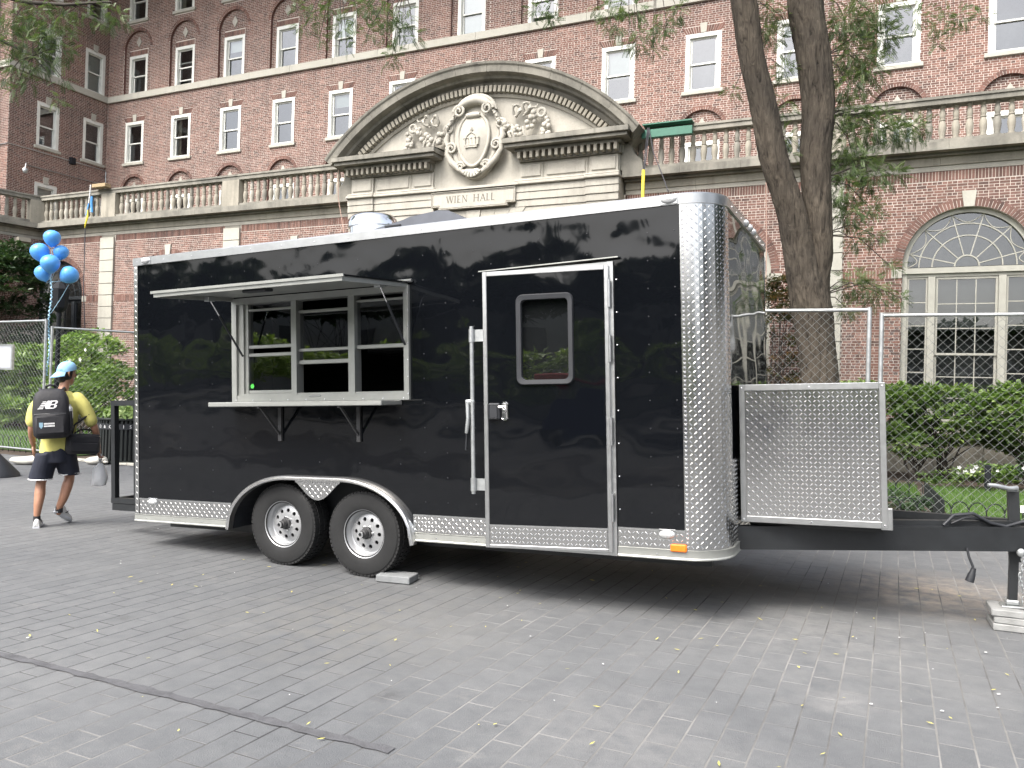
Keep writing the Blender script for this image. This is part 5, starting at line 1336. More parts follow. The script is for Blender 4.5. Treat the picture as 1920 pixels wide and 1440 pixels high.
LEFT=[(-1.73,13.53,7.94,0.22),(-1.68,13.56,7.50,0.22),(-1.84,13.48,7.58,0.17),(-1.51,13.64,6.99,0.17),(-1.75,13.54,6.81,0.17),(-1.50,13.65,6.38,0.17),(-1.53,13.65,5.86,0.16),(-1.40,13.71,5.60,0.13),(-1.82,13.51,6.54,0.13),(-2.26,13.31,6.62,0.10),(-1.49,13.64,7.77,0.17)]
UPR=[(0.34,11.08,6.42,0.17),(0.64,11.22,6.33,0.17),(0.82,11.30,6.44,0.17),(0.58,11.20,6.10,0.10),(1.06,11.41,6.45,0.13),(0.76,11.28,6.24,0.10)]
TOP=[(-2.53,7.59,5.42,0.16),(-2.43,7.64,5.27,0.12),(-2.29,7.70,5.46,0.13),(-2.23,7.73,5.17,0.13),(-2.09,7.80,5.22,0.11),(-2.11,7.79,5.04,0.08),(-2.00,7.84,5.33,0.12),(-1.90,7.88,5.44,0.11),(-2.33,7.69,5.08,0.08),(-3.18,7.30,5.40,0.08),(-3.06,7.35,5.43,0.08),(-3.01,7.38,5.33,0.05)]
TOPC=[(-5.18,6.39,5.33,0.13),(-5.04,6.45,5.37,0.11),(-5.27,6.35,5.17,0.08),(-4.93,6.50,5.16,0.11),(-4.79,6.56,5.35,0.13),(-4.65,6.63,5.40,0.13),(-4.69,6.61,5.14,0.10),(-4.53,6.69,5.28,0.11),(-4.36,6.76,5.28,0.11),(-4.50,6.70,5.09,0.10),(-4.28,6.80,5.10,0.08),(-4.47,6.72,4.91,0.12),(-4.38,6.75,5.20,0.08),(-5.13,6.42,5.07,0.05),(-4.88,6.53,4.97,0.05),(-5.32,6.32,5.36,0.08)]
TOPL=[(-10.83,7.10,6.54,0.29),(-10.57,7.22,6.62,0.29),(-10.30,7.34,6.49,0.25),(-10.89,7.08,6.18,0.25),(-10.62,7.20,6.18,0.29),(-10.36,7.32,6.19,0.25),(-10.75,7.14,5.89,0.25),(-10.49,7.26,5.93,0.22),(-10.91,7.07,5.74,0.18),(-10.22,7.38,6.05,0.15),(-10.04,7.46,6.64,0.18),(-9.77,7.58,6.65,0.15),(-9.57,7.67,6.58,0.15),(-10.81,7.12,5.52,0.11),(-10.65,7.19,5.67,0.13),(-10.28,7.37,5.39,0.11),(-10.22,7.39,5.69,0.09),(-10.40,7.30,6.34,0.22),(-10.99,7.03,6.39,0.22),(-9.70,7.61,6.47,0.11)]
def frond_template(n=9, L=.16):                           # pinnate locust leaf, leaflets on both sides of a stalk along x
    V = []; F = []
    for i in range(n):
        x = L*(.12+.88*i/(n-1)); l = .034*(1-.45*abs(i/(n-1)-.4)); droop = -.25*(i/(n-1))**2*L
        for s in (-1,1):
            b = len(V); dx = .35*l
            V += [(x,0,droop),(x+dx*.5-.0075,s*l*.5,droop-.002),(x+dx,s*l,droop-.006),(x+dx*.5+.0085,s*l*.5,droop-.002)]; F.append((b,b+1,b+2,b+3))
    return np.array(V), np.array(F)
FT, FF_ = frond_template()
def fronds(name, clusters, parent, dens=1.0, size=1.0, m=None, down=.35):
    P_, N_, S_, Tn = [], [], [], []
    for (x,y,z,r) in clusters:
        n = int(dens*150*(r/.3)**2)+6
        d = RNG.normal(size=(n,3)); d /= np.linalg.norm(d,axis=1)[:,None]; rr = r*RNG.uniform(.15,1.1,n)**.7
        P_.append(np.array([x,y,z])+d*rr[:,None]*np.array([1,1,.9]))
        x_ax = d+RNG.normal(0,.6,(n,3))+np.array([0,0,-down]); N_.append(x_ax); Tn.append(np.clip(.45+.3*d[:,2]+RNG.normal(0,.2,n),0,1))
    P_ = np.concatenate(P_); X = np.concatenate(N_); X /= np.linalg.norm(X,axis=1)[:,None]; t = np.concatenate(Tn)
    up = np.array([0,0,1.])+RNG.normal(0,.45,X.shape); Y = np.cross(up, X); Y /= np.linalg.norm(Y,axis=1)[:,None]; Z = np.cross(X, Y)
    Rm = np.stack([X,Y,Z],axis=2)*(size*RNG.uniform(.6,1.15,len(P_)))[:,None,None]
    V, F = scatter(FT, FF_, P_, Rm)
    o = np_mesh(name, V, F, m or M['leaf_locust'], parent, tone=np.repeat(t, len(FT))); o['kind'] = 'stuff'; return o
def bark_tube(mb, pts, n=72, sub=22, amp=.05):
    P_ = [Vector(p[:3]) for p in pts]; Rr = [p[3] for p in pts]; ring = []; m = len(P_)
    for i in range(m-1):
        for k in range(sub):
            t = k/sub
            p0, p1, p2, p3 = P_[max(i-1,0)], P_[i], P_[i+1], P_[min(i+2,m-1)]
            c = .5*((2*p1)+(p2-p0)*t+(2*p0-5*p1+4*p2-p3)*t*t+(3*p1-p0-3*p2+p3)*t**3); ring.append((c, Rr[i]*(1-t)+Rr[i+1]*t))
    ring.append((P_[-1], Rr[-1])); v = []; f = []
    for i, (c, r) in enumerate(ring):
        for k in range(n):
            a = 2*PI*k/n; q = Vector((math.cos(a)*1.0, math.sin(a)*1.0, 0))
            s_ = c+q*r; tw = .5*mnoise.noise(Vector((c.x*2,c.y*2,c.z*1.7))); ca_, sa_ = math.cos(a+tw)*r, math.sin(a+tw)*r; w = (.55-1.9*abs(mnoise.noise(Vector((ca_*21, sa_*21, c.z*2.3))))) + .35*mnoise.noise(Vector((ca_*8, sa_*8, c.z*1.3+7)))-.5*abs(mnoise.noise(Vector((ca_*40, sa_*40, c.z*6))))
            v.append(c+q*(r*(1+amp*1.6*w)))
    for i in range(len(ring)-1):
        for k in range(n): f.append((i*n+k,i*n+(k+1)%n,(i+1)*n+(k+1)%n,(i+1)*n+k))
    f.append(tuple(range(n-1,-1,-1))); f.append(tuple((len(ring)-1)*n+k for k in range(n))); mb.add(v, f)
def twigs(mb, a, clusters, r0=.012):
    for (x,y,z,r) in clusters:
        p = Vector((x,y,z)); q = min((Vector(t) for t in a), key=lambda t: (t-p).length); mid = q.lerp(p,.55)+Vector((0,0,.18*(p-q).length))
        mb.tube([q, mid, p, p+Vector((random.uniform(-.5,.5)*r,random.uniform(-.5,.5)*r,-r*.8))], [r0,r0*.75,r0*.5,r0*.25], 5)
# ---- honey locust with two stems
LT = empty('locust_tree', (-.78,13.95,0), 'dark furrowed two stemmed locust tree behind the chain link fence', 'tree')
mb = MB()
bark_tube(mb, [(-.70,13.98,-.1,.44),(-.74,13.96,.4,.36),(-.80,13.92,1.2,.31),(-.86,13.89,1.93,.285),(-.93,13.86,2.49,.29),(-1.01,13.81,3.09,.315),(-1.13,13.76,3.6,.27),(-1.22,13.72,4.03,.245),(-1.34,13.66,4.63,.235),(-1.61,13.52,5.48,.225),(-1.79,13.43,6.33,.21),(-1.99,13.32,7.19,.20),(-2.12,13.25,8.05,.205),(-2.35,13.1,9.3,.18),(-2.7,12.8,11,.13),(-3,12.5,13,.07)])
bark_tube(mb, [(-.84,13.92,1.93,.2),(-.90,13.9,2.8,.22),(-.95,13.87,3.5,.2),(-.91,13.86,4.04,.2),(-.96,13.84,4.64,.22),(-1.01,13.82,5.5,.235),(-.99,13.82,6.36,.255),(-1.08,13.76,7.22,.265),(-1.22,13.7,8.08,.275),(-1.2,13.75,9.5,.22),(-.9,13.9,11.2,.15),(-.6,14,13,.08)])
trunk = mb.build('trunk', M['bark'], LT, 60, keep=True)
stemR = [(-.91,13.86,z) for z in (3.3,4.3,5.2,6.2,7.2,8.2)]; stemL = [(-1.5,13.55,5.4),(-1.75,13.45,6.3),(-1.95,13.35,7.1),(-2.1,13.25,8)]
mb = MB()
limbs = [((-2.3,13.1,9.1,.09),(-3.0,11.2,9.4,.07),(-4.0,8.8,7.8,.04),(-4.55,6.9,5.9,.02)), ((-2.2,13.1,9.0,.09),(-1.9,11.2,9.2,.07),(-1.9,9.4,7.6,.04),(-2.15,7.9,5.9,.018)), ((-1.1,13.7,9.3,.1),(0,12.8,9.3,.07),(.6,11.9,8.4,.035),(.75,11.4,7.3,.012)), ((-.95,13.85,8.3,.07),(-.3,14.1,8.9,.05),(.2,14.3,9.0,.03),(.5,14.5,8.7,.012)), ((-1.0,13.8,10.2,.09),(1.5,13,11.5,.06),(3.5,12.2,11.3,.03)), ((-2.5,12.9,10,.09),(-4.5,12,11.5,.06),(-6.5,11,11.2,.03))]
for l in limbs: mb.tube([p[:3] for p in l], [p[3] for p in l], 7)
twigs(mb, stemR, RIGHT); twigs(mb, stemL, LEFT, .009); twigs(mb, [(.7,11.4,7.3),(.85,11.4,7.3)], UPR, .004)
twigs(mb, [(-2.15,7.9,5.9),(-2.4,7.8,5.9),(-2.9,7.4,5.8)], TOP, .006); twigs(mb, [(-4.6,6.8,5.9),(-5.0,6.5,5.7),(-4.4,6.8,5.6)], TOPC, .006)
mb.build('branch', M['twig'], LT, 60, keep=True)
def shift(cl): return [(x+.78,y-13.95,z,r) for x,y,z,r in cl]
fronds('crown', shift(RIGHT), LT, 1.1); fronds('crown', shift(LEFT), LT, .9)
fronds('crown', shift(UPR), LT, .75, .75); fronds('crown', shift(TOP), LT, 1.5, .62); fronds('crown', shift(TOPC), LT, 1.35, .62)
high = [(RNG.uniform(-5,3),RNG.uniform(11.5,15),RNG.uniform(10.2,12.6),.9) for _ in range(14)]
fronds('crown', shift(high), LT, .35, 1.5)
# ---- tree whose boughs hang into the upper left; its stem stands left of the picture
LB = empty('locust_tree', (-13.6,6.4,0), 'blurred feathery locust boughs hanging in at the upper left corner', 'tree')
mb = MB(); bark_tube(mb, [(-13.6,6.4,-.1,.3),(-13.6,6.4,2,.23),(-13.5,6.45,5,.2),(-13.4,6.5,8,.15),(-13.2,6.6,10.5,.07)], 24, 8); mb.build('trunk', M['bark'], LB, 60, keep=True)
mb = MB()
hubs = [(-12.2,6.8,6.9),(-11.3,7.0,6.9),(-10.7,7.2,6.75),(-10.2,7.35,6.7)]
mb.tube([(-13.45,6.5,6.6),*hubs,(-9.6,7.6,6.75)], [.07,.055,.04,.03,.022,.01], 7)
mb.tube([(-13.5,6.45,5.8),(-12.2,6.8,6.5),(-11.2,7.0,6.3),(-10.5,7.25,5.95)], [.06,.045,.03,.012], 7)
twigs(mb, hubs+[(-11.2,7.0,6.3),(-10.6,7.2,6.0)], TOPL, .009); mb.build('branch', M['twig'], LB, 60, keep=True)
fronds('crown', [(x+13.6,y-6.4,z,r) for x,y,z,r in TOPL], LB, .72, .8)
fronds('crown', [(RNG.uniform(-2,1.2),RNG.uniform(-1,1.2),RNG.uniform(7.5,10.5),.8) for _ in range(16)], LB, .4, 1.4)

# ---- shrubs: clumps of single leaves round a branching stem
LEAF = np.array([(0,0,0),(.5,.28,.06),(1,0,-.04),(.5,-.28,.06)]); LEAFF = np.array([(0,1,2),(0,2,3)])
def shrub(name, label, cat, loc, rad, n_clump, per, leaf, m, z0=.3, group=None, stems=6, flat=1.0, seed=0, clump=.2, nstem=True, fl=0, shell=.55):
    rs = np.random.default_rng(seed+5)
    root = empty(name, loc, label, cat, group)
    rx, ry, rz = rad; cz = z0+rz
    d = rs.normal(size=(n_clump,3)); d /= np.linalg.norm(d,axis=1)[:,None]; q = rs.uniform(shell,1,n_clump)**.6
    sgn = np.sign(d); dd = sgn*np.abs(d)**flat
    cc = np.stack([dd[:,0]*rx*q, dd[:,1]*ry*q, cz+dd[:,2]*rz*q],1); cc[:,2] = np.maximum(cc[:,2], z0*.6)
    k = n_clump*per; ci = np.repeat(np.arange(n_clump), per)
    o = rs.normal(size=(k,3)); o /= np.linalg.norm(o,axis=1)[:,None]; o[:,2] = np.abs(o[:,2])*.8-.1
    pos = cc[ci]+o*clump*rs.uniform(.3,1.0,k)[:,None]*np.array([1,1,.6])
    out = o*np.array([1,1,.35])+rs.normal(0,.3,(k,3)); out /= np.linalg.norm(out,axis=1)[:,None]
    up = np.array([0,0,1.])+rs.normal(0,.35,(k,3)); Y = np.cross(up,out); Y /= np.linalg.norm(Y,axis=1)[:,None]; Z = np.cross(out,Y)
    Rm = np.stack([out,Y,Z],axis=2)*(leaf*rs.uniform(.6,1.2,k))[:,None,None]
    V, F = scatter(LEAF, LEAFF, pos, Rm)
    tone = np.clip(rs.normal(.45,.16,n_clump)[ci]+rs.normal(0,.15,k),0,1)
    f = np_mesh('foliage', V, F, m, root, tone=np.repeat(tone,4)); f['kind'] = 'stuff'
    if nstem:
        mb = MB()
        for i in range(stems):
            a = 2*PI*i/stems+rs.uniform(-.3,.3); t = cc[rs.integers(n_clump)]
            b = Vector((.14*math.cos(a)*rx,.14*math.sin(a)*ry,0)); e = Vector((t[0]*.85,t[1]*.85,t[2]))
            mb.tube([b, b.lerp(e,.4)+Vector((0,0,.1)), e], [.024,.018,.008], 5)
            for _ in range(3):
                t2 = cc[rs.integers(n_clump)]; s_ = b.lerp(e,.45); mb.tube([s_, s_.lerp(Vector(t2),.6)+Vector((0,0,.06)), Vector(t2)], [.014,.01,.005], 4)
        mb.build('stem', M['twig'], root)
    if fl:
        mb = MB()
        for i in range(fl):
            t = cc[rs.integers(n_clump)]; fs = rs.uniform(.6,1.2)*(1.5 if n_clump > 60 else 1)
            if t[1] > .3*ry: t = t*np.array([1,-1,1])
            c = Vector((t[0]*1.08,t[1]*1.15-.05,t[2]+.08))
            for p in range(5):
                a = 2*PI*p/5; s5 = .62*fs; mb.add([c,c+Vector((.05*s5*math.cos(a-.6),-.03*s5,.05*s5*math.sin(a-.6))),c+Vector((.075*s5*math.cos(a),-.02*s5,.075*s5*math.sin(a))),c+Vector((.05*s5*math.cos(a+.6),-.03*s5,.05*s5*math.sin(a+.6)))],[(0,1,2,3)])
        mb.build('flower', M['flower'], root, fix=False)['kind'] = 'stuff'
    return root
hg = 'shrubs clipped level under the tall window'
shrub('shrub', 'leafy green shrub just right of the silver storage box', 'shrub', (-.1,19.5,0), (.95,.8,.72), 125, 46, .14, M['leaf_shrub'], .62, hg, 7, .8, 1)
shrub('shrub', 'fuller green shrub with bare stems showing under the tall window', 'shrub', (1.35,19.55,0), (1.0,.8,.70), 135, 46, .14, M['leaf_shrub'], .66, hg, 9, .8, 2)
shrub('shrub', 'green shrub at the right edge behind the trailer jack', 'shrub', (2.85,19.5,0), (.95,.8,.78), 135, 46, .14, M['leaf_shrub'], .55, hg, 7, .8, 3)
shrub('shrub', 'low light green shoot below the clipped shrubs', 'shrub', (.75,18.9,0), (.5,.4,.25), 26, 40, .11, M['leaf_light'], .45, None, 4, .9, 4)
shrub('bedding_plant', 'yellow green bedding plant at the lawn edge', 'plant', (1.15,17.9,0), (.5,.25,.12), 20, 36, .07, M['leaf_light'], .05, 'bedding plants', 3, 1, 5, .12, False)
shrub('bedding_plant', 'pale bedding plant with white flowers behind the jack', 'plant', (1.95,18.0,0), (.55,.25,.2), 26, 36, .10, M['leaf_shrub'], .08, 'bedding plants', 3, 1, 6, .14, False, 9)
shrub('bedding_plant', 'dark leaved bedding plant with white blooms at the right edge', 'plant', (2.7,18.2,0), (.5,.3,.3), 26, 36, .12, M['leaf_dark'], .1, 'bedding plants', 3, 1, 7, .16, False, 6)
shrub('ground_cover', 'grey green ground cover tuft inside the hoop fence corner', 'plant', (.2,13.2,0), (.55,1.0,.12), 60, 50, .05, M['leaf_dark'], .03, None, 3, 1, 8, .15, False)
shrub('climber', 'bronze and green climbing shrub on the wall beside the trailer nose', 'climber', (-2.35,20.2,0), (.85,.5,2.15), 170, 52, .095, M['leaf_red'], .35, None, 8, .9, 9, .26)
shrub('climber', 'small sprig of ivy over the trailer roof by a stone pilaster', 'climber', (-21.0,20.95,5.85), (.55,.2,.16), 16, 34, .13, M['leaf_dark'], .0, None, 3, 1, 10, .16)
shrub('climber', 'thin brown creeper on the wall behind the rear trailer corner', 'climber', (-20.6,20.95,1.0), (.5,.2,1.2), 22, 26, .11, M['leaf_red'], .2, None, 4, 1, 11, .2)
shrub('evergreen_tree', 'dark bushy evergreen under the balcony at the left edge', 'tree', (-28.9,18.4,0), (1.9,1.9,3.0), 330, 54, .19, M['leaf_dark'], .6, None, 9, .8, 12, .34)
ls = 'bushes behind the left fence'
shrub('shrub', 'broad light green bush behind the fence beside the white sign', 'shrub', (-25.2,16.9,0), (2.0,1.0,.95), 170, 46, .2, M['leaf_light'], .75, ls, 6, .85, 13, .26)
shrub('shrub', 'large leaved low plant at the lawn edge left of the walking man', 'shrub', (-24.8,16.2,0), (2.0,.7,.42), 90, 30, .26, M['leaf_shrub'], .2, ls, 5, .9, 14, .26)
shrub('shrub', 'pale green bush left of the walking man', 'shrub', (-22.6,17.0,0), (1.1,.9,.9), 90, 46, .19, M['leaf_light'], .75, ls, 6, .85, 23, .24)
shrub('shrub', 'yellow green bush in front of the brick wall behind the black bin', 'shrub', (-15.9,13.3,0), (1.25,.8,.72), 110, 46, .13, M['leaf_light'], .55, ls, 6, .85, 15, .24)
shrub('shrub', 'bright green bush close behind the rear trailer corner', 'shrub', (-14.5,13.9,0), (1.0,.8,.72), 90, 46, .13, M['leaf_light'], .6, ls, 6, .85, 16, .24)
shrub('flowering_shrub', 'white flowered hibiscus bush below the blue balloons', 'shrub', (-20.2,15.6,0), (1.25,.8,1.05), 110, 46, .13, M['leaf_shrub'], .95, None, 6, .9, 17, .26, True, 22)
for i,(x,y,r,h) in enumerate(((-6,-17,1.6,.75),(-2.6,-17.4,1.9,.9),(1.2,-17,1.7,.7),(4.6,-17.5,1.8,.85),(-9.8,-17.3,1.9,.8),(-13.6,-17.2,1.8,.9),(-17.3,-17.6,1.8,.8),(-21,-17,1.8,.7),(-24.3,-17.3,1.8,.95),(-27.6,-17,1.8,.8),(-31,-17.3,1.8,.95),(-34.5,-17,1.9,.75))):
    ORD = ('first','second','third','fourth','fifth','sixth','seventh','eighth','ninth','tenth','eleventh','twelfth','thirteenth','fourteenth')
    shrub('hedge_bush', 'hedge bush across the plaza seen only mirrored, the %s one planted' % ORD[i], 'shrub', (x,y+2.5,0), (r,.9,h), 60, 26, .26, M['leaf_bright'], 1.15, 'hedge bushes across the plaza', 4, .8, 30+i, .4, False)
for i,(x,y) in enumerate(((-16,-26),(-9,-27),(-2,-26.5),(5,-27),(12,-26),(-23,-27),(17,-4),(15,9),(10.5,13.2),(22,-15),(-30,-27),(-37,-26),(-44,-27),(-52,-26))):
    shrub('plaza_tree', 'dark leafy tree across the plaza seen only mirrored, the %s one planted' % ORD[i], 'tree', (x,y,0), (3.6,2.6,1.55), 120, 46, .75, M['leaf_dark'], 4.5, 'trees across the plaza', 5, .9, 40+i, 1.0)

# ================================================================== FENCES
def chain_panel(name, a, b, z0, z1, label, posts=(True,True), mid=False):
    a, b = Vector((a[0],a[1],0)), Vector((b[0],b[1],0)); Lp = (b-a).length; rot = math.atan2(b.y-a.y, b.x-a.x)
    root = empty(name, a, label, 'fence', 'chain link fence panels', Matrix.Translation(a) @ Matrix.Rotation(rot,4,'Z'))
    for x, on in ((0,posts[0]),(Lp,posts[1])):
        if on: MB().tube([(x,0,.0),(x,0,z1+.03)], .028, 10).build('post', M['galv'], root, 60)
    if mid: MB().tube([(Lp*mid,0,.02),(Lp*mid,0,z1)], .02, 8).build('post', M['galv'], root, 60)
    MB().tube([(0,0,z1),(Lp,0,z1)], .022, 8).build('top_rail', M['galv'], root, 60); MB().tube([(0,0,z0),(Lp,0,z0)], .02, 8).build('bottom_rail', M['galv'], root, 60)
    mb = MB(); p = .112; H = z1-z0
    for sgn in (1,-1):
        x = -H
        while x < Lp+H:
            t0 = (x, z0) if sgn > 0 else (x, z1); t1 = (x+H, z1) if sgn > 0 else (x+H, z0)
            xa, xb = max(t0[0],0), min(t1[0],Lp)
            if xb-xa > .02:
                f = lambda xx: t0[1]+(t1[1]-t0[1])*(xx-t0[0])/(t1[0]-t0[0])
                mb.tube([(xa,.004*sgn,f(xa)),(xb,.004*sgn,f(xb))], .0022, 3, cap=False)
            x += p
    mb.build('wire_mesh', M['wire'], root); return root
chain_panel('fence_panel', (-2.6,10.75), (-.12,10.93), .12, 2.76, 'chain link panel in front of the tree trunk beside the trailer nose')
chain_panel('fence_panel', (.02,10.93), (3.5,11.05), .12, 2.69, 'chain link panel in front of the tall window and the shrubs')
chain_panel('fence_panel', (-18.9,11.35), (-15.62,11.1), .12, 2.80, 'chain link panel at the left edge behind the white sign', (False,True))
chain_panel('fence_panel', (-15.5,11.15), (-13.6,14.1), .12, 2.66, 'chain link panel running back from the corner post behind the man', (True,True), .55)
def hoop_fence(label, a, b, h=.36, p=.2):
    a, b = Vector((a[0],a[1],0)), Vector((b[0],b[1],0)); Lp = (b-a).length; rot = math.atan2(b.y-a.y, b.x-a.x)
    root = empty('hoop_fence', a, label, 'fence', 'low black hoop fences', Matrix.Translation(a) @ Matrix.Rotation(rot,4,'Z'))
    n = int(Lp/p); r = p*.62
    for i in range(n+1):
        x = i*p; mb = MB(); mb.tube([(x-r*.8,0,0),(x-r*.8,0,h-r)]+[(x-r*.8*math.cos(PI*k/8),.006*(i%2),h-r+r*math.sin(PI*k/8)) for k in range(1,8)]+[(x+r*.8,0,h-r),(x+r*.8,0,0)], .0085, 5); mb.build('hoop', M['iron'], root)
    MB().tube([(0,.01,.06),(Lp,.01,.06)], .007, 5).build('rail', M['iron'], root)
hoop_fence('low black hoop fence along the front of the right lawn', (-.6,11.9), (4.2,12.05))
hoop_fence('low black hoop fence running back beside the right lawn', (.82,12.1), (.72,14.8), p=.13)
hoop_fence('low black hoop fence across the far side of the ground cover', (-2.2,14.85), (.68,14.85))
hoop_fence('low black hoop fence along the left lawn', (-20.5,11.55), (-15.3,11.4))
# ---- sandbags
def sandbag(loc, rot, label, sx=.34):
    mb = MB(); mb.ball((0,0,.07), 1, 16, 10, (sx,.17,.085)); 
    mb.v = [(x,y+.02*math.sin(x*9),max(.005,z+.012*math.sin(x*14+y*9))) for x,y,z in mb.v]; mb.cbox(sx-.03,sx+.06,-.03,.03,.03,.07,.01)
    o = mb.build('sandbag', M['sand'], None, 60); o.location = loc; o.rotation_euler = (0,0,rot); tag(o, label, 'sandbag', 'sandbags on the fence feet')
sandbag((-14.35,9.95,.004), .45, 'white sandbag lying on the fence foot left of the man'); sandbag((-13.55,10.75,.004), .1, 'small white sandbag beside the black litter bin', .2)
# ---- white sign board at the left edge
S = empty('sign_stand', (-13.0,8.4,0), 'blank white sign board on a black stand at the left edge', 'sign')
Ms = Matrix.Translation((-13.0,8.4,0)) @ Matrix.Rotation(.42,4,'Z')
S.matrix_basis = Ms
MB().cbox(-.32,.26,-.02,.02,1.75,2.12,.008).build('board', M['board_white'], S); mb = MB()
for (a,b,c,d) in ((-.34,.28,1.73,1.755),(-.34,.28,2.115,2.14),(-.34,-.315,1.755,2.115),(.255,.28,1.755,2.115)): mb.box(a,b,-.028,.028,c,d)
mb.build('frame', M['galv'], S); MB().tube([(0.03,.03,.05),(.03,.03,1.75)], .018, 8).build('post', M['lamp_black'], S)
mb = MB(); mb.lathe([(.34,0),(.33,.05),(.18,.22),(.05,.36),(.03,.38)], 24, Matrix.Translation((.05,.03,0))); mb.build('base', M['plastic_black'], S, 50)
# ---- litter bin with lettered band
def text_mesh(txt, size, name, m, parent, Mx):
    cu = bpy.data.curves.new('txt','FONT'); cu.body = txt; cu.size = size; cu.align_x = 'CENTER'; cu.align_y = 'CENTER'; cu.resolution_u = 2; cu.extrude = .0
    tmp = bpy.data.objects.new('txt', cu); COL.objects.link(tmp); dg = bpy.context.evaluated_depsgraph_get(); me = bpy.data.meshes.new_from_object(tmp.evaluated_get(dg)); COL.objects.unlink(tmp); bpy.data.objects.remove(tmp)
    me.transform(Mx); me.materials.clear(); me.materials.append(m); return link(name, me, parent)
BN = empty('litter_bin', (-13.55,11.35,0), 'black slatted bin with a lettered band and a planted top, behind the man', 'bin')
BN.rotation_euler = (0,0,.46)
MB().lathe([(.46,0),(.48,.02),(.48,.06),(.45,.06)], 32).build('base', M['iron'], BN); MB().lathe([(.43,.05),(.43,.80)], 24).build('liner', M['dark'], BN)
for i in range(40):
    a = 2*PI*i/40; mb = MB(); mb.cbox(-.02,.02,-.012,.012,.06,.84,.004); mb.xform(Matrix.Rotation(a,4,'Z') @ Matrix.Translation((.465,0,0)) @ Matrix.Rotation(PI/2,4,'Z')); mb.build('slat', M['iron'], BN)
MB().lathe([(.478,.66),(.484,.665),(.484,.77),(.478,.775)], 48).build('band', M['plastic_black'], BN, 50); MB().lathe([(.5,.84),(.51,.86),(.5,.885),(.40,.88),(.40,.84)], 40).build('rim', M['iron'], BN, 50)
for i, ch in enumerate('O & C   I S'):
    if ch == ' ': continue
    a = -PI/2-.62+.125*i; text_mesh(ch, .085, 'letter', M['print_white'], BN, Matrix.Rotation(a+PI/2,4,'Z') @ Matrix.Translation((0,-.4875,.718)) @ Matrix.Rotation(PI/2,4,'X'))
k = 500; d = RNG.normal(size=(k,3)); pos = np.stack([d[:,0]*.2,d[:,1]*.2,.9+np.abs(d[:,2])*.09],1); Rm = frame_rot(d*[1,1,.4]+[0,0,.8], RNG.uniform(0,6.3,k))*.11
V, F = scatter(LEAF, LEAFF, pos, Rm); o = np_mesh('planting', V, F, M['leaf_light'], BN, tone=np.repeat(RNG.uniform(.3,1,k),4)); o['kind'] = 'stuff'
# ---- street lamp behind the fence
LP = empty('street_lamp', (-16.75,12.2,0), 'black lamp post behind the fence under the blue balloons', 'lamp post')
MB().lathe([(.14,0),(.14,.1),(.1,.14),(.085,.5),(.06,.55),(.052,1.2),(.048,3.0),(.06,3.05),(.045,3.1)], 16).build('post', M['lamp_black'], LP, 40)
MB().lathe([(.06,3.1),(.13,3.16),(.16,3.2),(.2,3.62),(.16,3.68),(.07,3.78),(.03,3.86),(.0,3.9)], 8).build('lantern', M['lamp_black'], LP, 20)
mb = MB(); mb.cbox(1.84,1.94,17.3,17.4,0,.52,.015); tag(mb.build('bollard', M['lamp_black']), 'short dark square post standing in the flower bed', 'bollard')
# ---- balloons and ribbon
knot = Vector((-15.58,11.14,3.62)); bl = 'blue balloons tied over the fence'
for (x,y,z,r,dx,lab) in ((-15.56,11.12,4.49,.165,.02,'topmost blue balloon of the bunch'),(-15.77,11.02,4.19,.185,-.35,'large blue balloon at the upper left of the bunch'),(-15.50,11.28,4.22,.15,.1,'blue balloon half hidden in the middle of the bunch'),(-15.45,11.02,3.94,.185,.05,'blue balloon at the front centre of the bunch'),(-15.76,11.10,3.77,.165,-.75,'blue balloon at the lower left of the bunch'),(-15.21,11.26,3.74,.18,.45,'blue balloon at the lower right of the bunch')):
    c = Vector((x,y,z)); ax = (c-knot).normalized() if (c-knot).length > .3 else Vector((dx,0,1)).normalized(); ax = (ax+Vector((0,0,.35))).normalized(); q = ax.to_track_quat('Z','Y').to_matrix().to_4x4()
    prof = [(0,-1.22),(.03,-1.2),(.055,-1.17),(.02,-1.14),(.06,-1.10),(.30,-.95),(.58,-.72),(.82,-.42),(.96,-.08),(1.0,.2),(.95,.48),(.80,.74),(.55,.94),(.28,1.04),(0,1.07)]
    o = MB().lathe([(a*r,b*r) for a,b in prof], 28, q, cap=False).build('balloon', M['balloon'], None, 179); o.location = c; tag(o, lab, 'balloon', bl)
    MB().tube([ax*(-1.2*r), ax*(-1.2*r)*.6+(knot-c)*.5, knot-c], .003, 4).build('string', M['ribbon'], o)
pts = []; 
for i in range(90):
    t = i/89; pts.append((-15.58+.03*math.sin(t*11)+.012*math.cos(i*1.7)+.06*(t-.5)*0, 11.14+.012*math.sin(i*1.7), 3.62-1.95*t))
mb = MB(); mb.tube(pts, .013, 4); mb.tube([(x+.012*math.sin(i),y+.01,z) for i,(x,y,z) in enumerate(pts)], .008, 4)
mb.tube([(-15.2,11.26,3.55),(-15.35,11.2,3.25),(-15.55,11.14,2.95)], .006, 4); o = mb.build('ribbon', M['ribbon']); tag(o, 'curled pale blue ribbon hanging from the balloons to the fence post', 'ribbon')
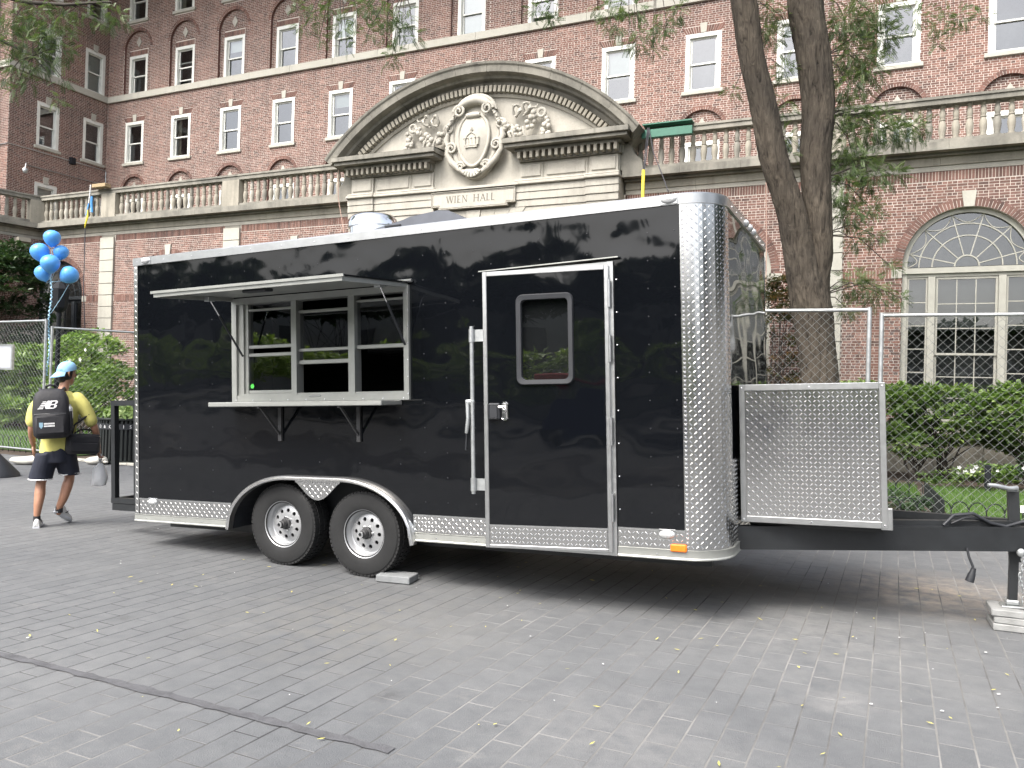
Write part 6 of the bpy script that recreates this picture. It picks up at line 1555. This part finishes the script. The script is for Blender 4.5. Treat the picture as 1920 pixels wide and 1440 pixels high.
# ---- odd things on the balustrade
GB = empty('green_beam', (-5.2,20.6,8.4), 'green painted beam strapped along the top of the stone balustrade', 'beam')
MB().cbox(-5.87,-4.53,20.72,20.85,8.44,8.66,.01).build('beam', M['green_beam'], GB, keep=True); MB().cbox(-5.86,-4.54,20.73,21.1,8.785,8.83,.01).build('top_board', M['green_beam'], GB, keep=True)
o = MB()
for x in (-5.70,-5.66): o.tube([(x,20.70,8.7),(x-.02,20.69,8.4),(x-.03,20.6,7.9),(-5.74,20.6,7.55)], .016, 5)
o.tube([(-5.66,20.69,8.66),(-5.5,20.6,8.0),(-5.2,20.5,7.3),(-5.04,20.45,6.9)], .014, 5)
o = o.build('tie_strap', M['strap_dark'], None, 60); tag(o, 'dark webbing straps hanging from the green beam', 'strap')
tag(MB().cbox(-5.79,-5.71,20.56,20.62,6.7,7.56,.01).build('edge_protector', M['yellow']), 'yellow edge protector hanging below the green beam', 'strap guard')
o = MB().cbox(-26.9,-26.2,20.72,20.98,8.784,8.92,.01).build('plank', M['wood']); tag(o, 'short pale timber plank on the balustrade pier at left', 'plank')
mb = MB(); mb.tube([(-26.95,20.72,8.9),(-26.96,20.72,8.6),(-27.0,20.7,8.2)], .028, 6); o = mb.build('hanging_strap', M['white_cloth'], None, 60); tag(o, 'white strap hanging from the timber plank', 'strap')
mb = MB(); mb.tube([(-27.0,20.7,8.2),(-27.05,20.68,7.9),(-27.12,20.7,7.76)], .025, 6); mb.tube([(-27.25,21.02,8.55),(-27.27,21.02,8.3),(-27.22,21.02,7.95)], .05, 6); o = mb.build('hanging_cloth', M['cart_blue'], None, 60); o.data.materials[0] = M['balloon']; tag(o, 'blue cloth tied through the balusters at left', 'cloth')
mb = MB(); mb.tube([(-27.02,20.68,7.95),(-26.98,20.66,7.7),(-27.05,20.64,7.45),(-27.12,20.66,7.28)], [.02,.035,.03,.015], 6); o = mb.build('hanging_rag', M['yellow'], None, 60); tag(o, 'yellow rag hanging below the blue cloth', 'cloth')
o = MB().tube([(-27.12,20.68,7.3),(-27.12,20.7,5),(-27.1,20.9,2.2),(-27.1,20.95,1.0)], .018, 5).build('cord', M['strap_dark']); tag(o, 'thin dark cord hanging down the brick wall at left', 'cord')
o = MB().tube([(-15.65,20.7,8.8),(-15.62,20.7,7.6),(-15.4,20.75,6.5),(-15.2,20.9,5.0)], .012, 5).build('cord', M['rope']); tag(o, 'thin pinkish cord hanging left of the stone portal', 'cord')
o = MB().tube([(-2.66,20.72,8.6),(-2.66,20.72,7.2),(-2.64,21.0,5.5),(-2.63,21.05,4)], .012, 5).build('cord', M['rope']); tag(o, 'thin pale cord hanging beside the tree stem', 'cord')

# ================================================================== ACROSS THE PLAZA (seen mirrored in the black panels)
FB = empty('library_building', (0,-33,0), 'long grey stone building across the plaza, seen only as a reflection', 'building')
mb = MB(); mb.box(-80,40,-40,-33,0,6.2); mb.box(-80.3,40.3,-40,-32.7,6.2,6.6); mb.build('wall', M['far_stone'], FB, keep=True)
for i in range(18): MB().box(-69+i*6,-67+i*6,-33.02,-32.9,1.2,4.6).build('window', M['room'], FB, keep=True)
DC = empty('drinks_cart', (-3.2,-9.5,0), 'dark blue drinks cart with a red awning behind the photographer', 'cart')
MB().cbox(-4.1,-2.3,-10,-9,.25,1.45,.03).build('body', M['cart_blue'], DC, keep=True); MB().cbox(-4.3,-2.1,-10.2,-8.8,1.75,1.9,.03).build('awning', M['cart_red'], DC, keep=True)
for x in (-4.05,-2.35):
    for y in (-9.95,-9.05): MB().tube([(x,y,1.45),(x,y,1.75)], .025, 6).build('pole', M['galv'], DC, keep=True); MB().lathe([(.02,-.04),(.2,-.04),(.2,.04),(.02,.04)], 16, Matrix.Translation((x,y,.2)) @ Matrix.Rotation(PI/2,4,'X')).build('wheel', M['rubber'], DC, keep=True)

EB = empty('east_building', (34,5,0), 'grey stone building beyond the right edge, seen only as a reflection', 'building')
mb = MB(); mb.box(34,44,-30,32,0,11); mb.box(33.7,44.3,-30.3,32.3,11,11.5); mb.build('wall', M['far_stone'], EB, keep=True)
for i in range(9):
    for z in (1.2,6.2): MB().box(33.95,34.1,-26+i*6.5,-23.6+i*6.5,z,z+3.2).build('window', M['room'], EB, keep=True)
# ================================================================== PERSON
PB = Matrix(((.588*.88,-.809,0,-8.13),(.809*.88,.588,0,5.91),(0,0,1,0),(0,0,0,1)))   # local x: right in the picture, y: away, z: up
def remesh(mb, name, m, parent, voxel, it=6, smooth_f=.5):
    o = mb.build(name, m, None); md = o.modifiers.new('r','REMESH'); md.mode = 'VOXEL'; md.voxel_size = voxel
    if it: s_ = o.modifiers.new('s','SMOOTH'); s_.iterations = it; s_.factor = smooth_f
    dg = bpy.context.evaluated_depsgraph_get(); dg.update(); me = bpy.data.meshes.new_from_object(o.evaluated_get(dg)); me.name = name
    me.polygons.foreach_set('use_smooth', [True]*len(me.polygons)); me.materials.clear(); me.materials.append(m)
    o.modifiers.clear(); o.data = me
    if parent is not None: par(o, parent); KIDS.setdefault(parent.name, []).append(o)
    return o
def limb(mb, pts, n=14):                                  # pts: (x,y,z,r) smoothly joined
    P_ = [Vector(p[:3]) for p in pts]; Rr = [p[3] for p in pts]; out = []; rr = []; m = len(P_)
    for i in range(m-1):
        for k in range(4):
            t = k/4; p0, p1, p2, p3 = P_[max(i-1,0)], P_[i], P_[i+1], P_[min(i+2,m-1)]
            out.append(.5*((2*p1)+(p2-p0)*t+(2*p0-5*p1+4*p2-p3)*t*t+(3*p1-p0-3*p2+p3)*t**3)); rr.append(Rr[i]*(1-t)+Rr[i+1]*t)
    out.append(P_[-1]); rr.append(Rr[-1]); mb.tube(out, rr, n); mb.ball(P_[0], Rr[0], 12, 8); mb.ball(P_[-1], Rr[-1], 12, 8)
def rings(mb, lv, n=24):                                  # lv: (cx,cy,z,rx,ry) stacked ellipses
    v = []; f = []
    for (cx,cy,z,rx,ry) in lv:
        for k in range(n): a = 2*PI*k/n; v.append((cx+rx*math.cos(a), cy+ry*math.sin(a), z))
    for i in range(len(lv)-1):
        for k in range(n): f.append((i*n+k,i*n+(k+1)%n,(i+1)*n+(k+1)%n,(i+1)*n+k))
    f.append(tuple(range(n-1,-1,-1))); f.append(tuple((len(lv)-1)*n+k for k in range(n))); mb.add(v, f)
mb = MB()
HC = Vector((.118,.03,1.665)); hd = Vector((.86,.5,-.02)).normalized(); hs_ = Vector((-hd.y,hd.x,0))   # head centre, facing direction
def H(f, s, u): return HC+hd*f+hs_*s+Vector((0,0,u))
hM = Matrix((( hd.x,hs_.x,0,HC.x),(hd.y,hs_.y,0,HC.y),(0,0,1,HC.z),(0,0,0,1)))
mb.ball((0,0,.015), 1, 20, 14, (.098,.076,.112), hM); mb.ball((.018,0,-.065), 1, 16, 10, (.072,.058,.066), hM); mb.ball((.055,0,-.102), .028, 10, 8, (1,1.1,.8), hM)
mb.tube([H(.088,0,.03),H(.108,0,-.012),H(.113,0,-.028)], [.012,.015,.014], 8); mb.ball((.104,0,-.032), .015, 8, 6, (1,1.3,.8), hM)     # nose
mb.tube([H(.082,-.022,-.062),H(.093,0,-.060),H(.082,.022,-.062)], .009, 8); mb.tube([H(.08,-.02,-.073),H(.09,0,-.075),H(.08,.02,-.073)], .0095, 8)  # lips
for s in (-1,1):
    mb.ball((.078,s*.032,.022), .016, 10, 8, (.8,1.2,.8), hM); mb.tube([H(-.012,s*.076,.028),H(-.028,s*.088,.012),H(-.022,s*.086,-.014),H(-.008,s*.076,-.03)], [.011,.013,.011,.009], 8)  # brow, ear
limb(mb, [(.075,-.03,1.46,.062),(.095,0,1.53,.056),(.11,.02,1.60,.058)])
rings(mb, [(.05,0,.80,.15,.11),(.05,0,.92,.165,.12),(.055,0,1.05,.15,.11),(.065,-.005,1.2,.17,.115),(.07,-.01,1.36,.18,.105),(.072,-.02,1.45,.11,.075)])
limb(mb, [(.27,-.02,1.37,.054),(.36,-.03,1.25,.047),(.445,-.02,1.07,.043),(.47,.03,.97,.041),(.495,.06,.86,.029)])    # right arm
limb(mb, [(-.16,-.02,1.375,.062),(-.215,.0,1.24,.052),(-.235,.01,1.07,.043),(-.232,.06,.98,.040),(-.215,.11,.885,.029)])  # left arm
def hand(mb, w, d, side, curl):                           # wrist, direction, palm side, finger curl
    w = Vector(w); d = Vector(d).normalized(); s_ = Vector(side).normalized(); n_ = d.cross(s_).normalized()
    for q in (-.024,-.008,.008,.024): mb.tube([w, w+d*.045+s_*q*.9, w+d*.088+s_*q], [.020,.019,.012], 8)
    for i, (q, l) in enumerate(zip((-.028,-.0095,.0095,.027),(.062,.074,.070,.055))):
        k = w+d*.088+s_*q; a = curl; p1 = k+(d*math.cos(a*.5)+n_*math.sin(a*.5))*l*.42; p2 = p1+(d*math.cos(a*1.2)+n_*math.sin(a*1.2))*l*.33; p3 = p2+(d*math.cos(a*1.8)+n_*math.sin(a*1.8))*l*.25
        mb.tube([k-d*.01,k,p1,p2,p3], [.0095,.0095,.0088,.008,.0065], 8); mb.ball(p3, .0065, 8, 6)
    t0 = w+d*.025-s_*.028; t1 = t0+d*.03-s_*.022+n_*.012; t2 = t1+d*.028-s_*.004+n_*.016; mb.tube([t0,t1,t2], [.014,.0115,.0085], 8); mb.ball(t2, .0085, 8, 6)
hand(mb, (.499,.065,.85), (.16,.1,-1), (.5,.8,.1), 1.15); hand(mb, (-.213,.115,.878), (.1,.25,-1), (.3,.9,.2), .5)
limb(mb, [(-.04,0,.86,.088),(-.085,.02,.66,.078),(-.118,.05,.48,.056),(-.125,.03,.36,.062),(-.138,0,.25,.052),(-.148,-.01,.12,.035),(-.148,-.01,.06,.034)])
limb(mb, [(.13,0,.86,.09),(.165,.06,.70,.08),(.19,.12,.53,.057),(.165,.10,.42,.063),(.13,.08,.30,.053),(.085,.09,.19,.036),(.085,.1,.14,.034)])
person = remesh(mb, 'person', M['skin'], None, .0065, 4)
person.matrix_basis = PB; tag(person, 'man walking away in a yellow shirt, navy shorts and a backward blue cap', 'person')
# hair, cap
mb = MB(); mb.ball((-.022,0,-.005), 1, 20, 12, (.092,.083,.098), hM); mb.ball((-.06,0,-.07), 1, 14, 8, (.04,.062,.04), hM); 
for s in (-1,1): mb.tube([H(.02,s*.076,.04),H(.015,s*.079,.0),H(.012,s*.077,-.03)], [.014,.01,.006], 6)
mb.build('hair', M['hair'], person, 60)
mb = MB(); v = []; f = []; n = 28; lv = 9
for j in range(lv+1):
    ph = PI*.5*j/lv
    for i in range(n):
        a = 2*PI*i/n; r_ = math.cos(ph)**.75; tilt = .028*math.cos(a)
        v.append(H(-.004+.118*r_*math.cos(a), .094*r_*math.sin(a), .028+.105*math.sin(ph)+tilt*(1-j/lv)))
for j in range(lv):
    for i in range(n): f.append((j*n+i,j*n+(i+1)%n,(j+1)*n+(i+1)%n,(j+1)*n+i))
mb.add(v, f); cap = mb.build('cap', M['cap'], person, 179)
mb = MB(); v = []; n = 14                                 # peak hanging down at the back
for j in range(5):
    t = j/4
    for i in range(n+1):
        a = PI-1.05+2.1*i/n; rr = 1+t*.62*math.cos((a-PI)*.95); v.append(H(-.004+.118*rr*math.cos(a), .094*(1+t*.12)*math.sin(a), .008-.048*t*math.cos((a-PI))-.012*t+.004))
f = [(j*(n+1)+i,j*(n+1)+i+1,(j+1)*(n+1)+i+1,(j+1)*(n+1)+i) for j in range(4) for i in range(n)]; k = len(v); v += [p-Vector((0,0,.006)) for p in v]; f += [tuple(x+k for x in reversed(q)) for q in f]
mb.add(v, f); mb.build('cap_peak', M['cap'], person, 60)
mb = MB(); mb.ball(H(-.004,0,.134), .009, 8, 6); mb.build('cap_button', M['cap'], person)
for i, ch in enumerate('NSIA'):                           # small navy word over the peak
    a = PI+.62-.2*i; c = H(-.004+.1195*math.cos(a), .0955*math.sin(a), .033); nrm = (hd*math.cos(a)+hs_*math.sin(a)).normalized(); tx = Vector((0,0,1)).cross(nrm)
    text_mesh(ch, .03, 'cap_letter', M['navy'], person, Matrix(((tx.x,0,nrm.x,c.x),(tx.y,0,nrm.y,c.y),(tx.z,1,nrm.z,c.z),(0,0,0,1))))
mb = MB()
for s in (-1,1): mb.tube([H(.094,s*.032+.022*math.cos(a),.02+.018*math.sin(a)) for a in np.linspace(0,2*PI,13)[:-1]], .0022, 5, closed=True); mb.tube([H(.09,s*.056,.024),H(.04,s*.08,.028),H(-.015,s*.084,.024)], .0022, 5)
mb.tube([H(.097,-.01,.024),H(.099,0,.026),H(.097,.01,.024)], .0022, 5); mb.build('glasses', M['plastic_black'], person)
# shirt and shorts
mb = MB(); rings(mb, [(.035,0,.775,.185,.135),(.045,0,.88,.192,.142),(.055,0,1.0,.185,.136),(.065,-.005,1.15,.188,.134),(.072,-.01,1.28,.198,.132),(.075,-.012,1.37,.200,.118),(.078,-.015,1.43,.15,.095),(.085,-.012,1.475,.085,.078)])
limb(mb, [(.24,-.015,1.385,.084),(.315,-.025,1.305,.083),(.378,-.028,1.20,.076),(.40,-.027,1.15,.075)]); limb(mb, [(-.10,-.015,1.385,.09),(-.185,-.01,1.29,.086),(-.222,.0,1.19,.078),(-.228,0,1.15,.076)])
shirt = remesh(mb, 'shirt', M['shirt'], person, .009, 7)
from mathutils import noise as _n
me = shirt.data
for v_ in me.vertices:
    c = v_.co; w = mnoise.noise(Vector((c.x*9,c.y*9,c.z*5)))*.6+mnoise.noise(Vector((c.x*5+c.z*11,c.y*14,c.z*6)))*.5; v_.co = c+v_.normal*(.009*w)
mb = MB(); rings(mb, [(.04,0,.70,.165,.13),(.04,0,.80,.19,.142),(.04,0,.86,.185,.138),(.04,0,.9,.17,.13)])
def leg_sleeve(mb, lv): rings(mb, lv, 20)
leg_sleeve(mb, [(-.125,.035,.515,.128,.122),(-.115,.03,.58,.13,.124),(-.09,.02,.68,.132,.13),(-.06,0,.80,.125,.13)])
leg_sleeve(mb, [(.185,.09,.555,.122,.12),(.172,.07,.62,.126,.124),(.15,.04,.70,.130,.13),(.13,.0,.80,.125,.13)])
shorts = remesh(mb, 'shorts', M['shorts'], person, .009, 6)
for v_ in shorts.data.vertices:
    c = v_.co; v_.co = c+v_.normal*(.008*mnoise.noise(Vector((c.x*12,c.y*12,c.z*5))))
mb = MB(); mb.tube([(-.125+.127*math.cos(a),.035+.121*math.sin(a),.517) for a in np.linspace(0,2*PI,25)[:-1]], .007, 6, closed=True)
mb.tube([(.185+.121*math.cos(a),.09+.119*math.sin(a),.557+.02*abs(math.sin(a*1.5))) for a in np.linspace(0,2*PI,25)[:-1]], .007, 6, closed=True); mb.build('shorts_hem', M['print_white'], person)
# shoes and socks
def shoe(heel, toe, side):
    heel, toe, side = Vector(heel), Vector(toe), Vector(side).normalized(); d = (toe-heel); Ls = d.length; d.normalize(); up = side.cross(d) if side.cross(d).z > 0 else d.cross(side); n = 14; v = []; f = []
    lv = [(-.02,.030,.055),(.0,.036,.085),(.06,.038,.10),(.10,.037,.098),(.14,.041,.075),(.19,.047,.058),(.24,.046,.048),(.275,.034,.036),(.29,.012,.02)]
    for (x,w,h) in lv:
        for k in range(n):
            a = PI*k/(n-1); v.append(heel+d*(x*Ls/.28)+side*(w*math.cos(a))+up*(h*max(0,math.sin(a))**.7+.015))
    m_ = len(lv); f = [(i*n+k,i*n+k+1,(i+1)*n+k+1,(i+1)*n+k) for i in range(m_-1) for k in range(n-1)]+[(i*n,(i+1)*n,(i+1)*n+n-1,i*n+n-1) for i in range(m_-1)]+[tuple(range(n)),tuple((m_-1)*n+k for k in range(n))]
    s = MB().add(v, f).build('shoe', M['white_cloth'], person, 60)
    ol = [(x*Ls/.28,w*1.06) for x,w,_ in lv]; pts = [heel+d*x+side*w for x,w in ol]+[heel+d*x-side*w for x,w in reversed(ol)]; k = len(pts); vv = pts+[p+up*.022 for p in pts]
    MB().add(vv, [tuple(range(k)),tuple(range(2*k-1,k-1,-1))]+[(i,(i+1)%k,k+(i+1)%k,k+i) for i in range(k)]).build('sole', M['board_white'], s)
    mid = heel+d*.11*Ls/.28; MB().tube([mid+side*.04+up*.045,mid+d*.03+side*.038+up*.07,mid+d*.05+side*.02+up*.09], .006, 5).build('stripe', M['plastic_black'], s)
shoe((-.148,-.05,.0), (-.125,.225,.0), (1,-.08,0)); shoe((.055,.09,.135), (.21,.25,.008), (.7,-.7,.0))
MB().tube([(-.148,-.01,.07),(-.148,-.01,.125)], [.042,.040], 12).build('sock', M['pack'], person, 60); MB().tube([(.085,.10,.14),(.088,.095,.2)], [.043,.041], 12).build('sock', M['pack'], person, 60)
MB().tube([(-.215+.034*math.cos(a),.11+.034*math.sin(a),.905) for a in np.linspace(0,2*PI,14)[:-1]], .008, 6, closed=True).build('wristband', M['white_cloth'], person)
# backpack, worn on the back
bpM = PB @ Matrix.Translation((-.03,-.235,1.235)) @ Matrix.Rotation(RAD(-4),4,'Y') @ Matrix.Rotation(RAD(-6),4,'Z')
pk = empty('backpack', label='black backpack with white letters on the walking man', cat='backpack', M=bpM)
mb = MB(); v = []; f = []; n = 32; lv = []
for j, (z,wx,wy,cy) in enumerate(((-.265,.13,.05,.03),(-.255,.17,.085,.01),(-.22,.195,.11,0),(-.1,.20,.118,0),(.05,.198,.112,0),(.16,.185,.10,.005),(.225,.155,.085,.015),(.258,.11,.06,.03),(.268,.05,.03,.04))):
    for k in range(n):
        a = 2*PI*k/n; c_, s_ = math.cos(a), math.sin(a); e = .62; v.append((wx*math.copysign(abs(c_)**e,c_), cy+wy*math.copysign(abs(s_)**e,s_)+.004*math.sin(9*a+z*25), z))
for j in range(8):
    for k in range(n): f.append((j*n+k,j*n+(k+1)%n,(j+1)*n+(k+1)%n,(j+1)*n+k))
f += [tuple(range(n-1,-1,-1)), tuple(8*n+k for k in range(n))]; mb.add(v, f).build('pack_body', M['pack'], pk, 50)
mb = MB(); mb.cbox(-.165,.165,-.15,-.09,-.225,-.0,.03); mb.build('front_pocket', M['pack'], pk, 40); MB().tube([(-.165,-.135,-.0),(0,-.152,.006),(.165,-.135,-.0)], .006, 6).build('zip', M['plastic_black'], pk)
MB().tube([(-.05,.04,.25),(-.045,.0,.29),(.0,-.01,.305),(.045,.0,.29),(.05,.04,.25)], .011, 8).build('grab_handle', M['pack'], pk, 60)
MB().cbox(.185,.222,-.06,.06,-.2,.03,.015).build('side_pocket', M['pack'], pk); MB().lathe([(.034,0),(.034,.10),(.03,.12),(.018,.13),(.018,.15),(0,.15)], 14, Matrix.Translation((.195,-.02,-.06))).build('bottle', M['clear_lens'], pk, 40)
for s in (-1,1): MB().tube([(s*.11,.04,.24),(s*.13,.14,.265),(s*.14,.27,.2),(s*.15,.33,.05),(s*.165,.28,-.12),(s*.17,.1,-.22)], .016, 6).build('shoulder_strap', M['pack'], pk, 60)
# printed NB mark: flat polygons 2 mm proud of the cloth
mb = MB()
def pp(poly, holes=()): mb.add([(-.125+x*.19+.030*y*1.3, -.1135-.004*(1-abs(x-.5)), .055+y*.085) for x,y in poly], [tuple(range(len(poly)))])
for i in range(5): x0 = .0+.035*i*.2; pp([(x0-.02+.02*i,.2*i),(.26+.03*i*.3,.2*i),(.27+.03*i*.3,.2*i+.11),(x0+.0+.02*i,.2*i+.11)])
pp([(.26,.45),(.36,1.0),(.46,1.0),(.56,.42),(.50,.0),(.42,.0)])
pp([(.48,0),(.62,0),(.62,1),(.50,1)]); pp([(.62,0),(.86,0),(.93,.08),(.62,.16)]); pp([(.62,.84),(.90,.92),(.84,1.0),(.62,1)]); pp([(.62,.42),(.84,.46),(.84,.56),(.62,.58)])
pp([(.83,.10),(.93,.08),(.97,.2),(.97,.38),(.87,.5),(.80,.46),(.83,.34)]); pp([(.80,.54),(.87,.52),(.94,.66),(.94,.82),(.90,.92),(.80,.88),(.82,.7)])
mb.build('printed_mark', M['print_white'], pk, fix=False)
mb = MB(); mb.add([(-.115,-.1525,-.125),(-.115,-.1525,-.085),(-.075,-.1525,-.085),(-.075,-.1525,-.125),(-.095,-.1525,-.15)],[(0,1,2,3,4)]); mb.build('crest_print', M['print_blue'], pk, fix=False)
mb = MB()
for z in (-.107,-.132):                                    # two lines of small unreadable print
    for q in range(9): mb.add([(-.065+.0125*q,-.1525,z),(-.056+.0125*q,-.1525,z),(-.056+.0125*q,-.1525,z+.016),(-.065+.0125*q,-.1525,z+.016)],[(0,1,2,3)])
mb.build('lettering', M['print_white'], pk, fix=False)['kind'] = 'stuff'
# shoulder bag at his right hip
dm = empty('shoulder_bag', label='black boxy shoulder bag at the right hip of the walking man', cat='bag', M=PB @ Matrix.Translation((.305,-.05,.905)) @ Matrix.Rotation(.30,4,'Z') @ Matrix.Rotation(RAD(3),4,'Y'))
mb = MB(); mb.cbox(-.195,.185,-.115,.10,-.115,.105,.035); mb.build('bag_body', M['pack'], dm, 40); mb = MB(); mb.cbox(-.16,.15,-.128,-.112,-.09,.02,.012); mb.build('bag_pocket', M['pack'], dm); MB().tube([(-.17,-.11,.1),(-.02,-.118,.108),(.165,-.11,.1)], .006, 6).build('zip', M['plastic_black'], dm)
MB().tube([(-.13,-.02,.1),(-.10,.0,.2),(.03,-.06,.32),(.0,.0,.42),(-.1,.12,.45),(-.25,.16,.5)], .013, 6).build('strap', M['pack'], dm, 60); MB().tube([(.15,0,.1),(.1,.02,.15),(.0,.05,.15),(-.1,.02,.1)], .011, 6).build('handle', M['pack'], dm, 60)
# thin plastic bag from his right hand
pb = empty('plastic_bag', label='thin white plastic bag hanging from the right hand of the walking man', cat='bag', M=PB @ Matrix.Translation((.522,.075,.765)))
mb = MB(); rings(mb, [(0,0,-.345,.06,.045),(0,0,-.335,.085,.07),(.005,0,-.25,.092,.075),(.0,0,-.16,.078,.06),(0,0,-.11,.04,.03),(0,0,-.09,.02,.02)], 20)
mb.v = [(x+.008*math.sin(z*40+y*30),y+.008*math.cos(z*33+x*35),z) for x,y,z in mb.v]; mb.build('bag_body', M['bag'], pb, 60); MB().tube([(0,0,-.1),(-.012,0,-.04),(-.008,0,.01),(.008,0,.01),(.012,0,-.04),(.005,0,-.1)], .011, 6).build('bag_handle', M['bag'], pb, 60)
